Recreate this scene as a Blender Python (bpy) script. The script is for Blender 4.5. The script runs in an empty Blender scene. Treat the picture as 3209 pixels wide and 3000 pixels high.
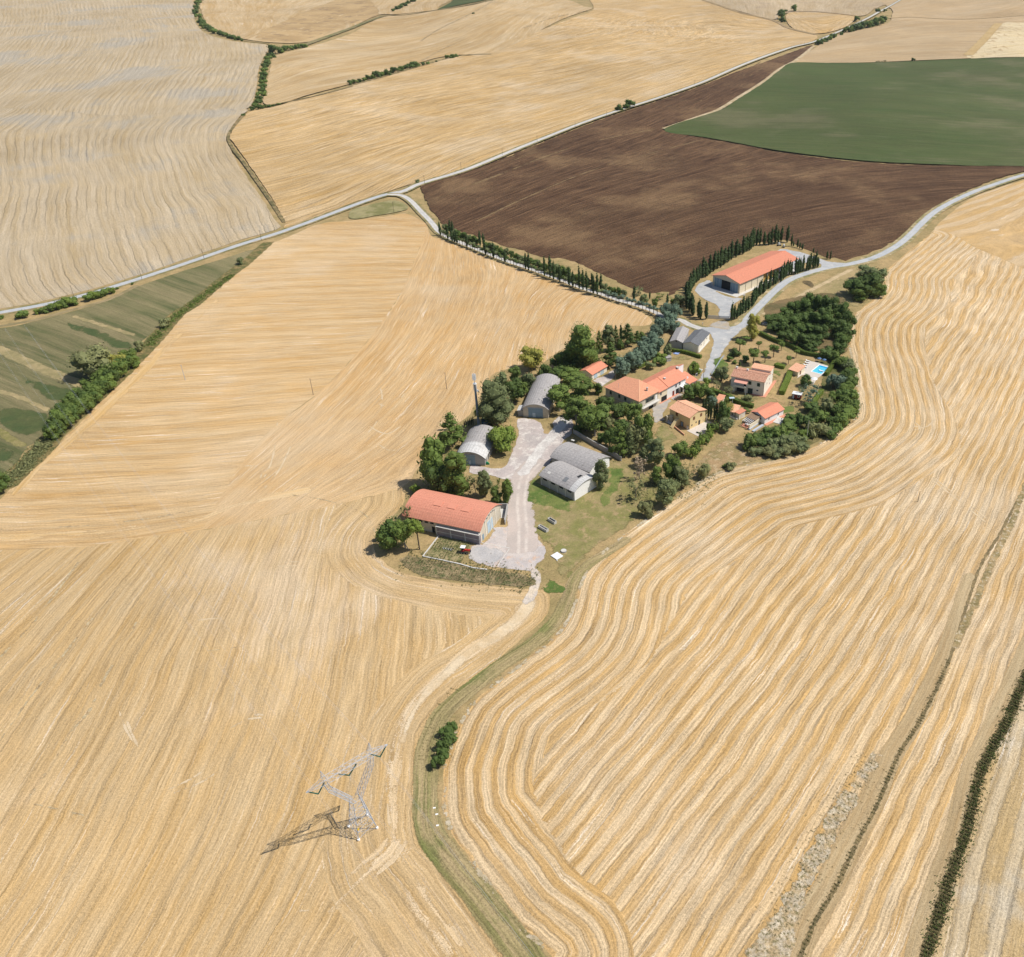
import bpy, math, random
import numpy as np
from mathutils import Vector, Matrix, geometry

# ---------------------------------------------------------------- camera, sky, sun, exposure
F, PX, PY, TH, H = 2773.0, 1950.0, 1500.0, math.radians(33.0), 180.0
SW, SH = 3209.0, 3000.0
scene = bpy.context.scene
col = scene.collection
cam_d = bpy.data.cameras.new("camera")
cam_d.sensor_fit = 'HORIZONTAL'
cam_d.sensor_width = 36.0
cam_d.lens = 36.0 * F / SW
cam_d.shift_x = -(PX - SW / 2) / SW
cam_d.clip_start, cam_d.clip_end = 1.0, 20000.0
cam = bpy.data.objects.new("camera", cam_d)
col.objects.link(cam)
cam.location = (0, 0, H)
cam.rotation_euler = (math.pi / 2 - TH, 0, 0)
scene.camera = cam

SUN_EL = math.radians(56.0)
SUN_DIR = Vector((0.999 * math.cos(SUN_EL), 0.035 * math.cos(SUN_EL), math.sin(SUN_EL))).normalized()
world = bpy.data.worlds.new("World")
scene.world = world
world.use_nodes = True
wn = world.node_tree
sky = wn.nodes.new('ShaderNodeTexSky')
sky.sky_type = 'NISHITA'
sky.sun_disc = False
sky.sun_elevation = SUN_EL
sky.sun_rotation = math.atan2(SUN_DIR.x, SUN_DIR.y)
bg = [n for n in wn.nodes if n.type == 'BACKGROUND'][0]
wn.links.new(sky.outputs[0], bg.inputs[0])
bg.inputs[1].default_value = 0.095
sun_d = bpy.data.lights.new("sun", 'SUN')
sun_d.energy = 4.9
sun_d.angle = math.radians(0.5)
sun_d.color = (1.0, 0.955, 0.88)
sun = bpy.data.objects.new("sun", sun_d)
col.objects.link(sun)
sun.location = (200, 100, 400)
sun.rotation_euler = SUN_DIR.to_track_quat('Z', 'Y').to_euler()
scene.view_settings.view_transform = 'Standard'
scene.view_settings.look = 'None'
scene.view_settings.exposure = 0.0
scene.view_settings.gamma = 1.0
scene.cycles.max_bounces = 6
scene.cycles.transparent_max_bounces = 12
rng = random.Random(7)

# ---------------------------------------------------------------- terrain and photo-to-ground helper
def zt(x, y):
    x = np.asarray(x, float); y = np.asarray(y, float)
    s = np.clip((y - 560.0) / 350.0, 0, 1); s = s * s * (3 - 2 * s)
    z = 5.0 * np.sin(x / 150.0 + 0.8) * np.sin(y / 175.0 + x / 600.0)
    z += 3.5 * np.sin(x / 95.0 + y / 210.0 + 1.3)
    z += 1.6 * np.sin(x / 47.0 - y / 90.0)
    t = np.clip((y - 2300.0) / 1500.0, 0, 1)
    return s * z + t * t * 60.0

def _ray(x, y):
    u = (x - PX) / F; v = (y - PY) / F
    c, s = math.cos(TH), math.sin(TH)
    return np.array([u, c - v * s, -s - v * c])

def P(x, y, h=0.0):
    r = _ray(x, y); z = h
    for _ in range(25):
        t = (z - H) / r[2]
        p = np.array([0, 0, H]) + r * t
        zn = float(zt(p[0], p[1])) + h
        if abs(zn - z) < 1e-3: break
        z = 0.5 * z + 0.5 * zn
    p[2] = float(zt(p[0], p[1])) + h
    return p

def proj(p):
    d = np.asarray(p, float) - np.array([0, 0, H]); c, s = math.cos(TH), math.sin(TH)
    z = d[1] * c - d[2] * s; yd = -d[1] * s - d[2] * c
    return PX + F * d[0] / z, PY + F * yd / z, F / z       # x, y, pixels per metre

def crop(ox, oy, s):
    return lambda pts: [(ox + a / s, oy + b / s) for a, b in pts]
cA = crop(1150, 1150, 2.655); cB = crop(1600, 1050, 3.098); cC = crop(2100, 680, 3.313)
cD = crop(2050, 950, 3.058); cE = crop(1350, 680, 2.485)
c1 = crop(0, 1300, 2); c2 = crop(0, 0, 1.807); c3 = crop(1100, 0, 1.807); c4 = crop(2200, 0, 1.970)
c5 = crop(0, 650, 2.0656); c6 = crop(1500, 1500, 2); c7 = crop(2215, 500, 2); c8 = crop(2215, 1142, 2)
c9 = crop(994, 2071, 2); c10 = crop(1988, 2071, 2); c11 = crop(0, 2071, 2); cV = crop(0, 0, 0.6195)

def smooth(pts, closed=False, n=6):
    """Catmull-Rom through the points"""
    pts = [np.asarray(p, float) for p in pts]; m = len(pts); out = []
    rngi = range(m) if closed else range(m - 1)
    for i in rngi:
        if closed: a, b, c, d = pts[i - 1], pts[i], pts[(i + 1) % m], pts[(i + 2) % m]
        else: a, b, c, d = pts[max(i - 1, 0)], pts[i], pts[i + 1], pts[min(i + 2, m - 1)]
        for k in range(n):
            t = k / n
            out.append(0.5 * ((2 * b) + (c - a) * t + (2 * a - 5 * b + 4 * c - d) * t * t + (3 * b - a - 3 * c + d) * t ** 3))
    if not closed: out.append(pts[-1])
    return np.array(out)

def G(pts, sm=False, closed=False):
    q = smooth(pts, closed) if sm else pts
    return np.array([P(a[0], a[1])[:2] for a in q])

def resample(q, step, closed=False):
    q = np.asarray(q)
    if closed: q = np.vstack([q, q[:1]])
    L = np.r_[0, np.cumsum(np.linalg.norm(np.diff(q, axis=0), axis=1))]
    n = max(2, int(L[-1] / step))
    s = np.linspace(0, L[-1], n + 1)
    out = np.c_[np.interp(s, L, q[:, 0]), np.interp(s, L, q[:, 1])]
    return out[:-1] if closed else out

def dist_poly(pts, line, closed=False):
    line = np.asarray(line)
    if closed: line = np.vstack([line, line[:1]])
    best = np.full(len(pts), 1e9)
    for a, b in zip(line[:-1], line[1:]):
        ab = b - a; L2 = max(ab @ ab, 1e-9)
        t = np.clip(((pts - a) @ ab) / L2, 0, 1)
        d = np.hypot(*(pts - (a + t[:, None] * ab)).T)
        best = np.minimum(best, d)
    return best

def inside(pts, poly):
    x, y = pts[:, 0], pts[:, 1]; c = np.zeros(len(pts), bool); n = len(poly)
    for i in range(n):
        x1, y1 = poly[i]; x2, y2 = poly[i - 1]
        m = (y1 > y) != (y2 > y)
        with np.errstate(divide='ignore', invalid='ignore'):
            xi = (x2 - x1) * (y - y1) / (y2 - y1 + 1e-12) + x1
        c ^= m & (x < xi)
    return c

class RowField:
    """smooth scalar whose level lines follow the traced rows, gradient about 1 per metre"""
    def __init__(self, strokes, deg):
        A = []; B = []
        segs = []
        for s in strokes:
            q = resample(G(s, True), 6 if deg < 5 else 12)
            for a, b in zip(q[:-1], q[1:]):
                segs.append(((a + b) / 2, (b - a) / max(np.linalg.norm(b - a), 1e-9)))
        c = np.array([s[0] for s in segs]); self.c = c.mean(0); self.L = max(np.ptp(c[:, 0]), np.ptp(c[:, 1])) / 2 + 1
        self.ex = [(i, j) for i in range(deg + 1) for j in range(deg + 1 - i) if i + j > 0]
        for m, t in segs:
            X, Y = (m - self.c) / self.L
            gx = np.array([i * X ** (i - 1) * Y ** j if i else 0.0 for i, j in self.ex]) / self.L
            gy = np.array([j * Y ** (j - 1) * X ** i if j else 0.0 for i, j in self.ex]) / self.L
            A.append((gx * t[0] + gy * t[1])); B.append(0)
            A.append(0.25 * (-gx * t[1] + gy * t[0])); B.append(0.25)
        lam = 0.02 * math.sqrt(len(segs)) / self.L
        for k, (i, j) in enumerate(self.ex):
            r = np.zeros(len(self.ex)); r[k] = lam * (i + j - 1) * 0.3; A.append(r); B.append(0)
        self.w = np.linalg.lstsq(np.array(A), np.array(B), rcond=None)[0]
    def __call__(self, p):
        X, Y = ((p - self.c) / self.L).T
        return sum(w * X ** i * Y ** j for w, (i, j) in zip(self.w, self.ex))

def tag(o, label=None, cat=None, group=None, kind=None):
    if label: o['label'] = label
    if cat: o['category'] = cat
    if group: o['group'] = group
    if kind: o['kind'] = kind
    return o

def mesh_obj(name, verts, faces, m=None, parent=None, attrs=None, shade=False):
    me = bpy.data.meshes.new(name)
    me.from_pydata([tuple(v) for v in verts], [], [tuple(int(i) for i in f) for f in faces])
    if attrs:
        for k, a in attrs.items():
            at = me.attributes.new(k, 'FLOAT', 'POINT'); at.data.foreach_set('value', np.asarray(a, np.float32))
    if m: me.materials.append(m)
    if shade: me.polygons.foreach_set('use_smooth', [True] * len(me.polygons))
    o = bpy.data.objects.new(name, me); col.objects.link(o)
    if parent is not None: o.parent = parent
    return o

LAY = [0.0]
def lift(y): return 1.0 + 22.0 * np.clip((np.asarray(y) - 520.0) / 300.0, 0, 1)      # layers lie further apart where the land rolls
def sheet(name, poly, m, cell=6.0, strokes=None, deg=3, sm=True, edge=None, jit=0.4, off=None, world=False, label=None, turn=None):
    """a draped ground patch; attributes: row (distance across the rows), edge (distance from a line)"""
    q = np.asarray(poly) if world else G(poly, sm, True)
    q = resample(q, min(cell, 4.0) if cell < 8 else cell * 0.6, True)
    r = np.random.RandomState(len(q) + 3)
    if jit: q = q + r.uniform(-jit, jit, q.shape)
    lo, hi = q.min(0), q.max(0)
    gx, gy = np.meshgrid(np.arange(lo[0], hi[0], cell), np.arange(lo[1], hi[1], cell))
    g = np.c_[gx.ravel(), gy.ravel()] + r.uniform(-.15, .15, (gx.size, 2)) * cell
    g = g[inside(g, q)]
    if len(g): g = g[dist_poly(g, q, True) > cell * 0.35]
    n = len(q); allp = np.vstack([q, g]) if len(g) else q
    res = geometry.delaunay_2d_cdt([Vector(p) for p in allp], [(i, (i + 1) % n) for i in range(n)], [list(range(n))], 1, 1e-5)
    v = np.array([(p.x, p.y) for p in res[0]])
    if off is None:
        LAY[0] += 0.0006; off = 0.01 + LAY[0]
    z = zt(v[:, 0], v[:, 1]) + off * lift(v[:, 1])
    at = {'row': RowField(strokes, deg)(v) if strokes else v[:, 0]}
    if edge is None: at['edge'] = dist_poly(v, q, True)
    else:
        at['edge'] = dist_poly(v, edge)
        at['turn'] = at['edge'] - (np.interp(v[:, 1], turn[0], turn[1]) if turn else 22)
    fs = []
    for f in res[2]:
        a, b, c = (v[i] for i in f[:3])
        cr = (b[0] - a[0]) * (c[1] - a[1]) - (b[1] - a[1]) * (c[0] - a[0])
        fs.append(f if cr > 0 else f[::-1])
    o = mesh_obj(name, np.c_[v, z], fs, m, attrs=at, shade=True)
    tag(o, label=label, kind='structure')
    return o

def strip(name, pts, w, m, off=None, world=False, label=None, w1=None, step=3.0, feather_pts=None):
    """road or track ribbon: row runs across (0 at the centre), edge is the distance from its side"""
    q = np.asarray(pts) if world else G(pts, True)
    q = resample(q, step); t = np.gradient(q, axis=0); t /= np.linalg.norm(t, axis=1)[:, None] + 1e-9
    nrm = np.c_[-t[:, 1], t[:, 0]]
    if off is None:
        LAY[0] += 0.0006; off = 0.01 + LAY[0]
    K = 6; V = []; row = []; ed = []
    r = np.random.RandomState(len(q))
    for i, (p, nn) in enumerate(zip(q, nrm)):
        ww = w if w1 is None else w + (w1 - w) * i / (len(q) - 1)
        e = min(i, len(q) - 1 - i) * step
        for k in range(K + 1):
            s = (k / K - .5) * ww
            pp = p + nn * (s + (r.uniform(-.15, .15) if k in (0, K) else 0)); V.append((pp[0], pp[1], float(zt(*pp)) + off * float(lift(pp[1])))); row.append(s)
            ed.append(min(ww / 2 - abs(s), e))
    Fc = []
    for i in range(len(q) - 1):
        for k in range(K):
            a = i * (K + 1) + k; Fc.append((a, a + K + 1, a + K + 2, a + 1)[::-1])
    o = mesh_obj(name, V, Fc, m, attrs={'row': row, 'edge': ed}, shade=True)
    tag(o, label=label, kind='structure'); return o

# ---------------------------------------------------------------- material helper
class Mat:
    def __init__(s, name, rough=0.9, spec=0.15):
        s.m = bpy.data.materials.new(name); s.m.use_nodes = True; s.nt = s.m.node_tree; s.N = s.nt.nodes; s.L = s.nt.links
        s.b = [n for n in s.N if n.type == 'BSDF_PRINCIPLED'][0]; s.out = [n for n in s.N if n.type == 'OUTPUT_MATERIAL'][0]
        s.b.inputs['Roughness'].default_value = rough; s.b.inputs['Specular IOR Level'].default_value = spec
        s._pos = None
    def put(s, sock, v):
        if isinstance(v, bpy.types.NodeSocket): s.L.new(v, sock)
        elif isinstance(v, (tuple, list)):
            sock.default_value = tuple(v) + ((1.0,) if len(v) == 3 and sock.type == 'RGBA' else ())
        else: sock.default_value = v
    def mth(s, op, a, b=0.0, c=0.0, clamp=False):
        n = s.N.new('ShaderNodeMath'); n.operation = op; n.use_clamp = clamp
        s.put(n.inputs[0], a); s.put(n.inputs[1], b); s.put(n.inputs[2], c); return n.outputs[0]
    def add(s, a, b): return s.mth('ADD', a, b)
    def mul(s, a, b): return s.mth('MULTIPLY', a, b)
    def attr(s, name):
        n = s.N.new('ShaderNodeAttribute'); n.attribute_name = name; return n.outputs['Fac']
    @property
    def pos(s):
        if s._pos is None: s._pos = s.N.new('ShaderNodeNewGeometry').outputs['Position']
        return s._pos
    def obj(s): return s.N.new('ShaderNodeTexCoord').outputs['Object']
    def sep(s, v):
        n = s.N.new('ShaderNodeSeparateXYZ'); s.L.new(v, n.inputs[0]); return n.outputs
    def comb(s, x, y, z=0.0):
        n = s.N.new('ShaderNodeCombineXYZ'); s.put(n.inputs[0], x); s.put(n.inputs[1], y); s.put(n.inputs[2], z); return n.outputs[0]
    def noise(s, vec, scale, det=2.0, rough=0.5):
        n = s.N.new('ShaderNodeTexNoise'); s.L.new(vec, n.inputs['Vector']); n.inputs['Scale'].default_value = scale
        n.inputs['Detail'].default_value = det; n.inputs['Roughness'].default_value = rough; return n.outputs[0]
    def cnoise(s, vec, scale, amp, det=2.0):          # centred: 0 on average, about +-amp
        return s.mul(s.add(s.noise(vec, scale, det), -0.5), 2.6 * amp)
    def smooth(s, x, a, b):
        n = s.N.new('ShaderNodeMapRange'); n.interpolation_type = 'SMOOTHSTEP'; s.put(n.inputs['Value'], x)
        n.inputs['From Min'].default_value = a; n.inputs['From Max'].default_value = b; return n.outputs[0]
    def mix(s, f, a, b):
        n = s.N.new('ShaderNodeMix'); n.data_type = 'RGBA'; s.put(n.inputs[0], f); s.put(n.inputs[6], a); s.put(n.inputs[7], b); return n.outputs[2]
    def fmix(s, f, a, b):
        n = s.N.new('ShaderNodeMix'); n.data_type = 'FLOAT'; s.put(n.inputs[0], f); s.put(n.inputs[2], a); s.put(n.inputs[3], b); return n.outputs[0]
    def scale(s, c, f):
        n = s.N.new('ShaderNodeVectorMath'); n.operation = 'SCALE'; s.L.new(c, n.inputs[0]); s.put(n.inputs['Scale'], f); return n.outputs[0]
    def bump(s, h, dist=1.0, st=1.0):
        n = s.N.new('ShaderNodeBump'); s.L.new(h, n.inputs['Height']); n.inputs['Distance'].default_value = dist
        n.inputs['Strength'].default_value = st; s.L.new(n.outputs[0], s.b.inputs['Normal'])
    def color(s, c): s.put(s.b.inputs['Base Color'], c); return s
    def fade(s, width, raggy=1.0, sc=0.25, gate=None):
        """the patch thins out raggedly towards its own border"""
        e = s.add(s.attr('edge'), s.cnoise(s.pos, sc, width * 0.45 * raggy, 4.0))
        a = s.smooth(e, 0.02, width * 0.85)
        if gate is not None: a = s.mul(a, gate)
        # ragged, tufty border: the soft mask is broken up by fine noise
        a = s.smooth(s.add(a, s.mul(s.add(s.noise(s.pos, 1.8, 4.0, 0.85), -0.5), 1.5)), 0.42, 0.58)
        t = s.N.new('ShaderNodeBsdfTransparent'); x = s.N.new('ShaderNodeMixShader')
        s.L.new(a, x.inputs[0]); s.L.new(t.outputs[0], x.inputs[1]); s.L.new(s.b.outputs[0], x.inputs[2])
        s.L.new(x.outputs[0], s.out.inputs[0]); return s

def field_mat(name, gold, pale, period=0, band=0.0, edgeD=0, streak=0.6, fine=0.35, mott=0.3, patch=None, patch_amt=0.5, bump=0.25,
              fade=0, psc=0.012, broad=0.6, far=1.0, duty=0.5, dirt=None, gate=0.0, gatew=0.0, straw=0.0, grain=1.25):
    s = Mat(name); x, y, _ = s.sep(s.pos)
    phi = s.attr('row')
    if edgeD:
        e = s.attr('edge'); sel = s.mth('GREATER_THAN', s.add(s.add(s.attr('turn'), s.cnoise(s.pos, 0.015, 6)), s.cnoise(s.pos, 0.5, 1.0)), 0.0)
        phi = s.fmix(sel, e, phi)
    phi = s.add(phi, s.add(s.cnoise(s.pos, 0.03 / far, 1.3 * far), s.cnoise(s.pos, 0.35 / far, 0.28 * far)))
    st = lambda f, g: s.noise(s.comb(s.mul(phi, f / far), s.mul(x, g / far), s.mul(y, g / far)), 1.0, 3.0, 0.6)
    s0 = s.add(st(0.13, 0.006), -0.5); s1 = s.add(st(0.75, 0.022), -0.5); s2 = s.add(st(2.6, 0.07), -0.5)
    m1 = s.add(s.noise(s.pos, 1.5 / far, 5.0, 0.78), -0.5); m2 = s.add(s.noise(s.pos, 0.06 / far, 3.0, 0.6), -0.5)
    f = s.add(s.add(s.mul(s0, broad * 2.4), s.mul(s1, streak * 2.6)), s.add(s.mul(m2, 1.0), 0.5))
    if period:
        w = s.mth('ABSOLUTE', s.add(s.mth('FRACT', s.mul(phi, 1.0 / period)), -0.5))
        w = s.add(s.add(s.mul(w, 2.0), s.cnoise(s.pos, 0.045 / far, 0.16)), s.add(s.mul(m1, 0.6), s.mul(s1, 0.55)))
        w = s.smooth(w, 0.95 - duty - 0.12, 0.95 - duty + 0.16)
        if gatew: w = s.fmix(s.mul(s.smooth(s.noise(s.pos, 0.009, 3.0), 0.42, 0.6), gatew), w, 0.45)
        f = s.add(s.mul(f, 1 - band), s.mul(w, band))
    f = s.mth('ADD', f, 0.0, clamp=True)
    c = s.mix(f, pale, gold)
    if patch:
        c = s.mix(s.mul(s.smooth(s.add(s.noise(s.pos, psc, 4.0, 0.6), s.mul(s1, 0.35)), 0.5, 0.66), patch_amt), c, patch)
    if straw:
        ln = s.smooth(s.add(st(1.5, 0.035), s.mul(m1, 0.25)), 0.60, 0.70); c = s.mix(s.mul(ln, s.mul(s.smooth(s.noise(s.pos, 0.03 / far, 3.0), 0.36, 0.62), straw)), c, (0.66, 0.57, 0.45))
        dk = s.smooth(s.add(st(0.9, 0.02), s.mul(m1, 0.3)), 0.42, 0.30); c = s.mix(s.mul(dk, straw * 0.35), c, (0.36, 0.22, 0.085))
    big = s.add(s.noise(s.pos, 0.007, 3.0, 0.6), -0.5)
    v = s.add(s.add(s.add(1.0, s.mul(big, 0.5)), s.mul(s2, fine * 1.6)), s.add(s.mul(m1, mott * 1.8), s.mul(m2, 0.25)))
    m3 = s.add(s.noise(s.pos, 3.6 / far, 2.0, 0.9), -0.5); v = s.add(v, s.mul(m3, grain))
    if period and far < 1.3:      # clumps and hollows in the straw rows
        cl = s.smooth(s.noise(s.pos, 0.75, 3.0, 0.7), 0.54, 0.70); v = s.add(v, s.mul(s.mul(cl, w), -0.30 * band))
    c = s.scale(c, v)
    if dirt:      # dark clods and weeds scattered over the rows
        d = s.smooth(s.noise(s.pos, 0.9, 2.0), 0.62, 0.7); c = s.mix(s.mul(d, 0.6), c, dirt)
    s.color(c)
    hgt = s.add(s.mul(m1, 0.5), s.mul(s2, 0.25))
    if period: hgt = s.add(hgt, s.mul(w, 0.35))
    s.bump(hgt, bump * far)
    if fade: s.fade(fade, 0.5, 0.12, s.smooth(s.add(st(0.35, 0.012), s.mul(m2, 0.5)), 0.5 - 0.14 / max(gate, .01), 0.5 + 0.10) if gate else None)
    return s.m

def patchy(name, c1, c2, c3=None, sc=0.08, fade=0, mott=0.4, bump=0.12, t3=0.6, raggy=1.0, fsc=0.25, rough=0.9, gate=0.0):
    s = Mat(name, rough)
    a = s.smooth(s.noise(s.pos, sc, 5.0, 0.65), 0.38, 0.62); c = s.mix(a, c1, c2)
    if c3: c = s.mix(s.smooth(s.noise(s.pos, sc * 2.3, 5.0, 0.7), t3 - 0.1, t3 + 0.06), c, c3)
    m1 = s.add(s.noise(s.pos, 1.6, 5.0, 0.8), -0.5); m2 = s.add(s.noise(s.pos, 0.35, 3.0, 0.6), -0.5)
    c = s.scale(c, s.add(1.0, s.add(s.mul(m1, mott * 2.6), s.mul(m2, mott * 1.2))))
    s.color(c); s.bump(s.add(m1, m2), bump)
    if fade: s.fade(fade, raggy, fsc, s.smooth(s.noise(s.pos, gate, 4.0, 0.7), 0.42, 0.60) if gate else None)
    return s.m

def road_mat(name, c1, c2, rut, fade=0.5, rutw=0.8):
    s = Mat(name); r = s.attr('row')
    a = s.smooth(s.noise(s.pos, 0.12, 5.0, 0.6), 0.35, 0.65); c = s.mix(a, c1, c2)
    w = s.mth('ABSOLUTE', s.add(s.mth('ABSOLUTE', s.add(r, s.cnoise(s.pos, 0.1, 0.25))), -rutw))
    c = s.mix(s.mul(s.mth('SUBTRACT', 1.0, s.smooth(w, 0.1, 0.9)), s.mul(s.smooth(s.noise(s.pos, 0.25, 4.0), 0.3, 0.65), 0.7)), c, rut)
    m = s.add(s.noise(s.pos, 1.5, 4.0, 0.7), -0.5); c = s.scale(c, s.add(1.0, s.mul(m, 0.4)))
    s.color(c); s.bump(m, 0.08)
    if fade: s.fade(fade, 0.8, 0.5)
    return s.m
# ---------------------------------------------------------------- colours (real albedo)
GOLD = (0.50, 0.30, 0.115); GOLD2 = (0.56, 0.35, 0.155); PALE = (0.62, 0.49, 0.33); CHALK = (0.68, 0.60, 0.49)
m_ground = patchy('dry_verge', (0.38, 0.27, 0.13), (0.28, 0.215, 0.095), (0.15, 0.16, 0.05), 0.06, mott=0.6, t3=0.68)
# the whole country as one sheet, to beyond the horizon of the picture
ys = np.r_[np.arange(-60, 620, 20), np.arange(620, 2600, 25), np.arange(2600, 4100, 250)]
us = np.linspace(-1, 1, 121); V = []; Fc = []
for yy in ys:
    for u in us: V.append((u * (400 + max(yy, 0) * 1.1), yy, float(zt(u * (400 + max(yy, 0) * 1.1), yy)) ))
nu = len(us)
for i in range(len(ys) - 1):
    for k in range(nu - 1): a = i * nu + k; Fc.append((a, a + 1, a + nu + 1, a + nu))
tag(mesh_obj('ground', V, Fc, m_ground, shade=True), kind='structure')

# ---- field outlines, traced on the photograph
R_edge = c9([(1480, 1858), (1300, 1700), (1225, 1640), (1080, 1420), (1000, 1320), (920, 1180), (830, 1060), (790, 930), (783, 780), (800, 640), (850, 500), (900, 380), (990, 250), (1150, 115)]) \
    + c6([(130, 1265), (330, 1115), (480, 990), (560, 880), (600, 780), (640, 650), (720, 520), (850, 400), (1000, 290), (1150, 190), (1300, 80)]) \
    + c8([(0, 712), (150, 655), (400, 605), (580, 562), (700, 500), (850, 400), (925, 345), (945, 290), (945, 200)]) \
    + c7([(935, 1400), (925, 1330), (905, 1250), (885, 1160), (900, 1050), (940, 960), (1040, 880), (1105, 800), (1115, 740), (1135, 690), (1250, 590), (1400, 470)])
R_edge_w = G(R_edge, True)
road3_pts = cD([(600, 270), (800, 235), (900, 170)]) + c7([(250, 1005), (330, 920), (420, 830), (500, 765), (600, 722), (750, 680), (900, 655), (1050, 615), (1180, 550), (1270, 480), (1340, 410), (1420, 340), (1520, 280), (1660, 215), (1800, 165), (1988, 105), (2300, 20)])

# rows: right-hand field
s_int = [c10([(50, 1680), (560, 940), (970, 400)]), c10([(0, 1200), (480, 620), (1000, 0)]), c10([(660, 1700), (1130, 900), (1600, 120)]), c10([(0, 300), (250, 0)]),
         c8([(400, 1858), (1000, 1000), (1400, 380)]), c8([(1000, 1750), (1500, 900), (1988, 100)]), c8([(1480, 1858), (1720, 1200), (1988, 620)]),
         c8([(100, 1858), (480, 1250), (900, 950)]), c7([(1370, 1350), (1540, 880), (1570, 850)]), c7([(1560, 1380), (1800, 900), (1980, 620)]), c7([(1530, 1858), (1720, 1350), (1980, 900)]),
         c9([(1300, 940), (1600, 500), (1988, 60)]), c9([(1600, 1250), (1988, 780)]), c6([(1000, 1858), (1500, 1150), (1988, 600)]),
         c10([(1280, 1858), (1560, 1250), (1860, 600)]), c10([(1500, 1858), (1800, 1200)])]
mR = field_mat('windrow_stubble', (0.445, 0.27, 0.095), (0.56, 0.43, 0.27), period=4.1, band=0.52, straw=0.9, edgeD=34, streak=0.55, fine=1.1, mott=0.85, patch=(0.58, 0.48, 0.35), patch_amt=0.35, bump=0.2, broad=0.4, duty=0.44)
line_up = c7([(1400, 470), (1450, 440), (1560, 480), (1700, 560), (1850, 620), (2000, 690), (2500, 900)])
R_poly = R_edge + line_up[1:] + [(3900, 1500), (3700, 2600), (3300, 3400), (2500, 3400), (1780, 3060)]
sheet('stubble_field', R_poly, mR, cell=3.5, strokes=s_int, deg=3, edge=R_edge_w, turn=([80, 130, 200, 290, 350, 480], [17, 19, 32, 46, 36, 38]))
mR2 = field_mat('cross_windrow_stubble', straw=0.7, gold=(0.47, 0.30, 0.12), pale=(0.53, 0.40, 0.25), period=6.0, band=0.55, streak=0.5, fine=0.45, mott=0.35, bump=0.35)
sheet('stubble_field', line_up + [(4200, 700), (4200, 100)] + c7([(2500, -20), (1988, 130), (1800, 190), (1650, 250), (1500, 360), (1430, 430)]), mR2, cell=5,
      strokes=[c7([(1530, 400), (1750, 280), (1988, 190)]), c7([(1600, 470), (1800, 400), (1988, 350)]), c7([(1560, 440), (1800, 520), (1988, 600)][::1])], deg=2)

# left field, three ways of driving
L_track = c6([(430, 712), (440, 800), (400, 890), (250, 1020), (0, 1225)]) + c9([(880, 170), (740, 330), (660, 480), (640, 700), (612, 940), (635, 1140), (700, 1200), (850, 1390), (1000, 1580), (1150, 1790), (1200, 1860)]) + [(1640, 3060)]
L_barn = cA([(620, 560), (500, 700), (420, 850), (310, 1000), (300, 1130), (235, 1220), (110, 1340), (60, 1420), (60, 1530), (150, 1640), (260, 1700), (400, 1745), (800, 1805), (1100, 1835), (1310, 1852)])
L_rightU = cE([(15, 160), (60, 165), (200, 222), (350, 280), (500, 345), (700, 415), (900, 485), (1100, 565), (1300, 625), (1500, 690), (1650, 745), (1730, 825), (1640, 850), (1560, 850), (1480, 870), (1300, 900), (1200, 1000), (1050, 1020), (950, 1080), (850, 1150), (700, 1150), (600, 1185), (480, 1230)]) + cA([(930, 270), (830, 420)])
L_div = c1([(-600, 900), (0, 850), (300, 842), (700, 810), (900, 770), (1200, 735), (1500, 680), (1988, 590)]) + cA([(180, 1040), (300, 1000)])
L_left = c1([(-900, 1300), (-300, 880), (0, 530), (130, 400), (300, 262), (400, 150), (540, 12)]) + c5([(880, 1035), (955, 950), (1100, 795), (1250, 645), (1400, 505), (1550, 402), (1700, 265), (1859, 195)]) + [(1000, 703), (1100, 692), (1211, 678), (1266, 669), (1310, 686), (1340, 712)]
mL = field_mat('stubble_level_rows', straw=0.85, gold=(0.45, 0.27, 0.10), pale=(0.56, 0.41, 0.235), streak=0.65, fine=0.7, mott=0.5, broad=0.5, patch=(0.60, 0.49, 0.35), patch_amt=0.35, bump=0.25, period=11, band=0.18, duty=0.3)
tram = [(625, 1668), (807, 1388), (1033, 1200), (1227, 968), (1323, 758)]
sheet('stubble_field', L_left + tram[::-1] + L_div[:6], mL, cell=5, deg=4, strokes=[
    c5([(1330, 640), (1859, 590)]), c5([(1200, 740), (1859, 700)]), c5([(1100, 900), (1859, 860)]), c5([(950, 1100), (1400, 1090), (1859, 1060)]), c5([(750, 1340), (1300, 1300), (1859, 1270)]),
    c5([(480, 1560), (1000, 1530), (1400, 1490), (1859, 1420)]), c1([(250, 440), (900, 420), (1500, 380), (1800, 310)]), c1([(60, 700), (600, 680), (1000, 640), (1300, 600)]), [(900, 860), (1250, 850)], [(850, 1000), (1150, 1000)], [(800, 1200), (1000, 1180)], [(1000, 740), (1300, 745)]])
mL1b = field_mat('stubble_slanting_rows', straw=0.85, gold=(0.46, 0.275, 0.105), pale=(0.56, 0.41, 0.24), streak=0.6, fine=0.65, mott=0.5, broad=0.5, patch=(0.60, 0.49, 0.35), patch_amt=0.3, bump=0.25)
barn_top = cA([(620, 560), (500, 700), (420, 850), (310, 1000)])
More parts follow.
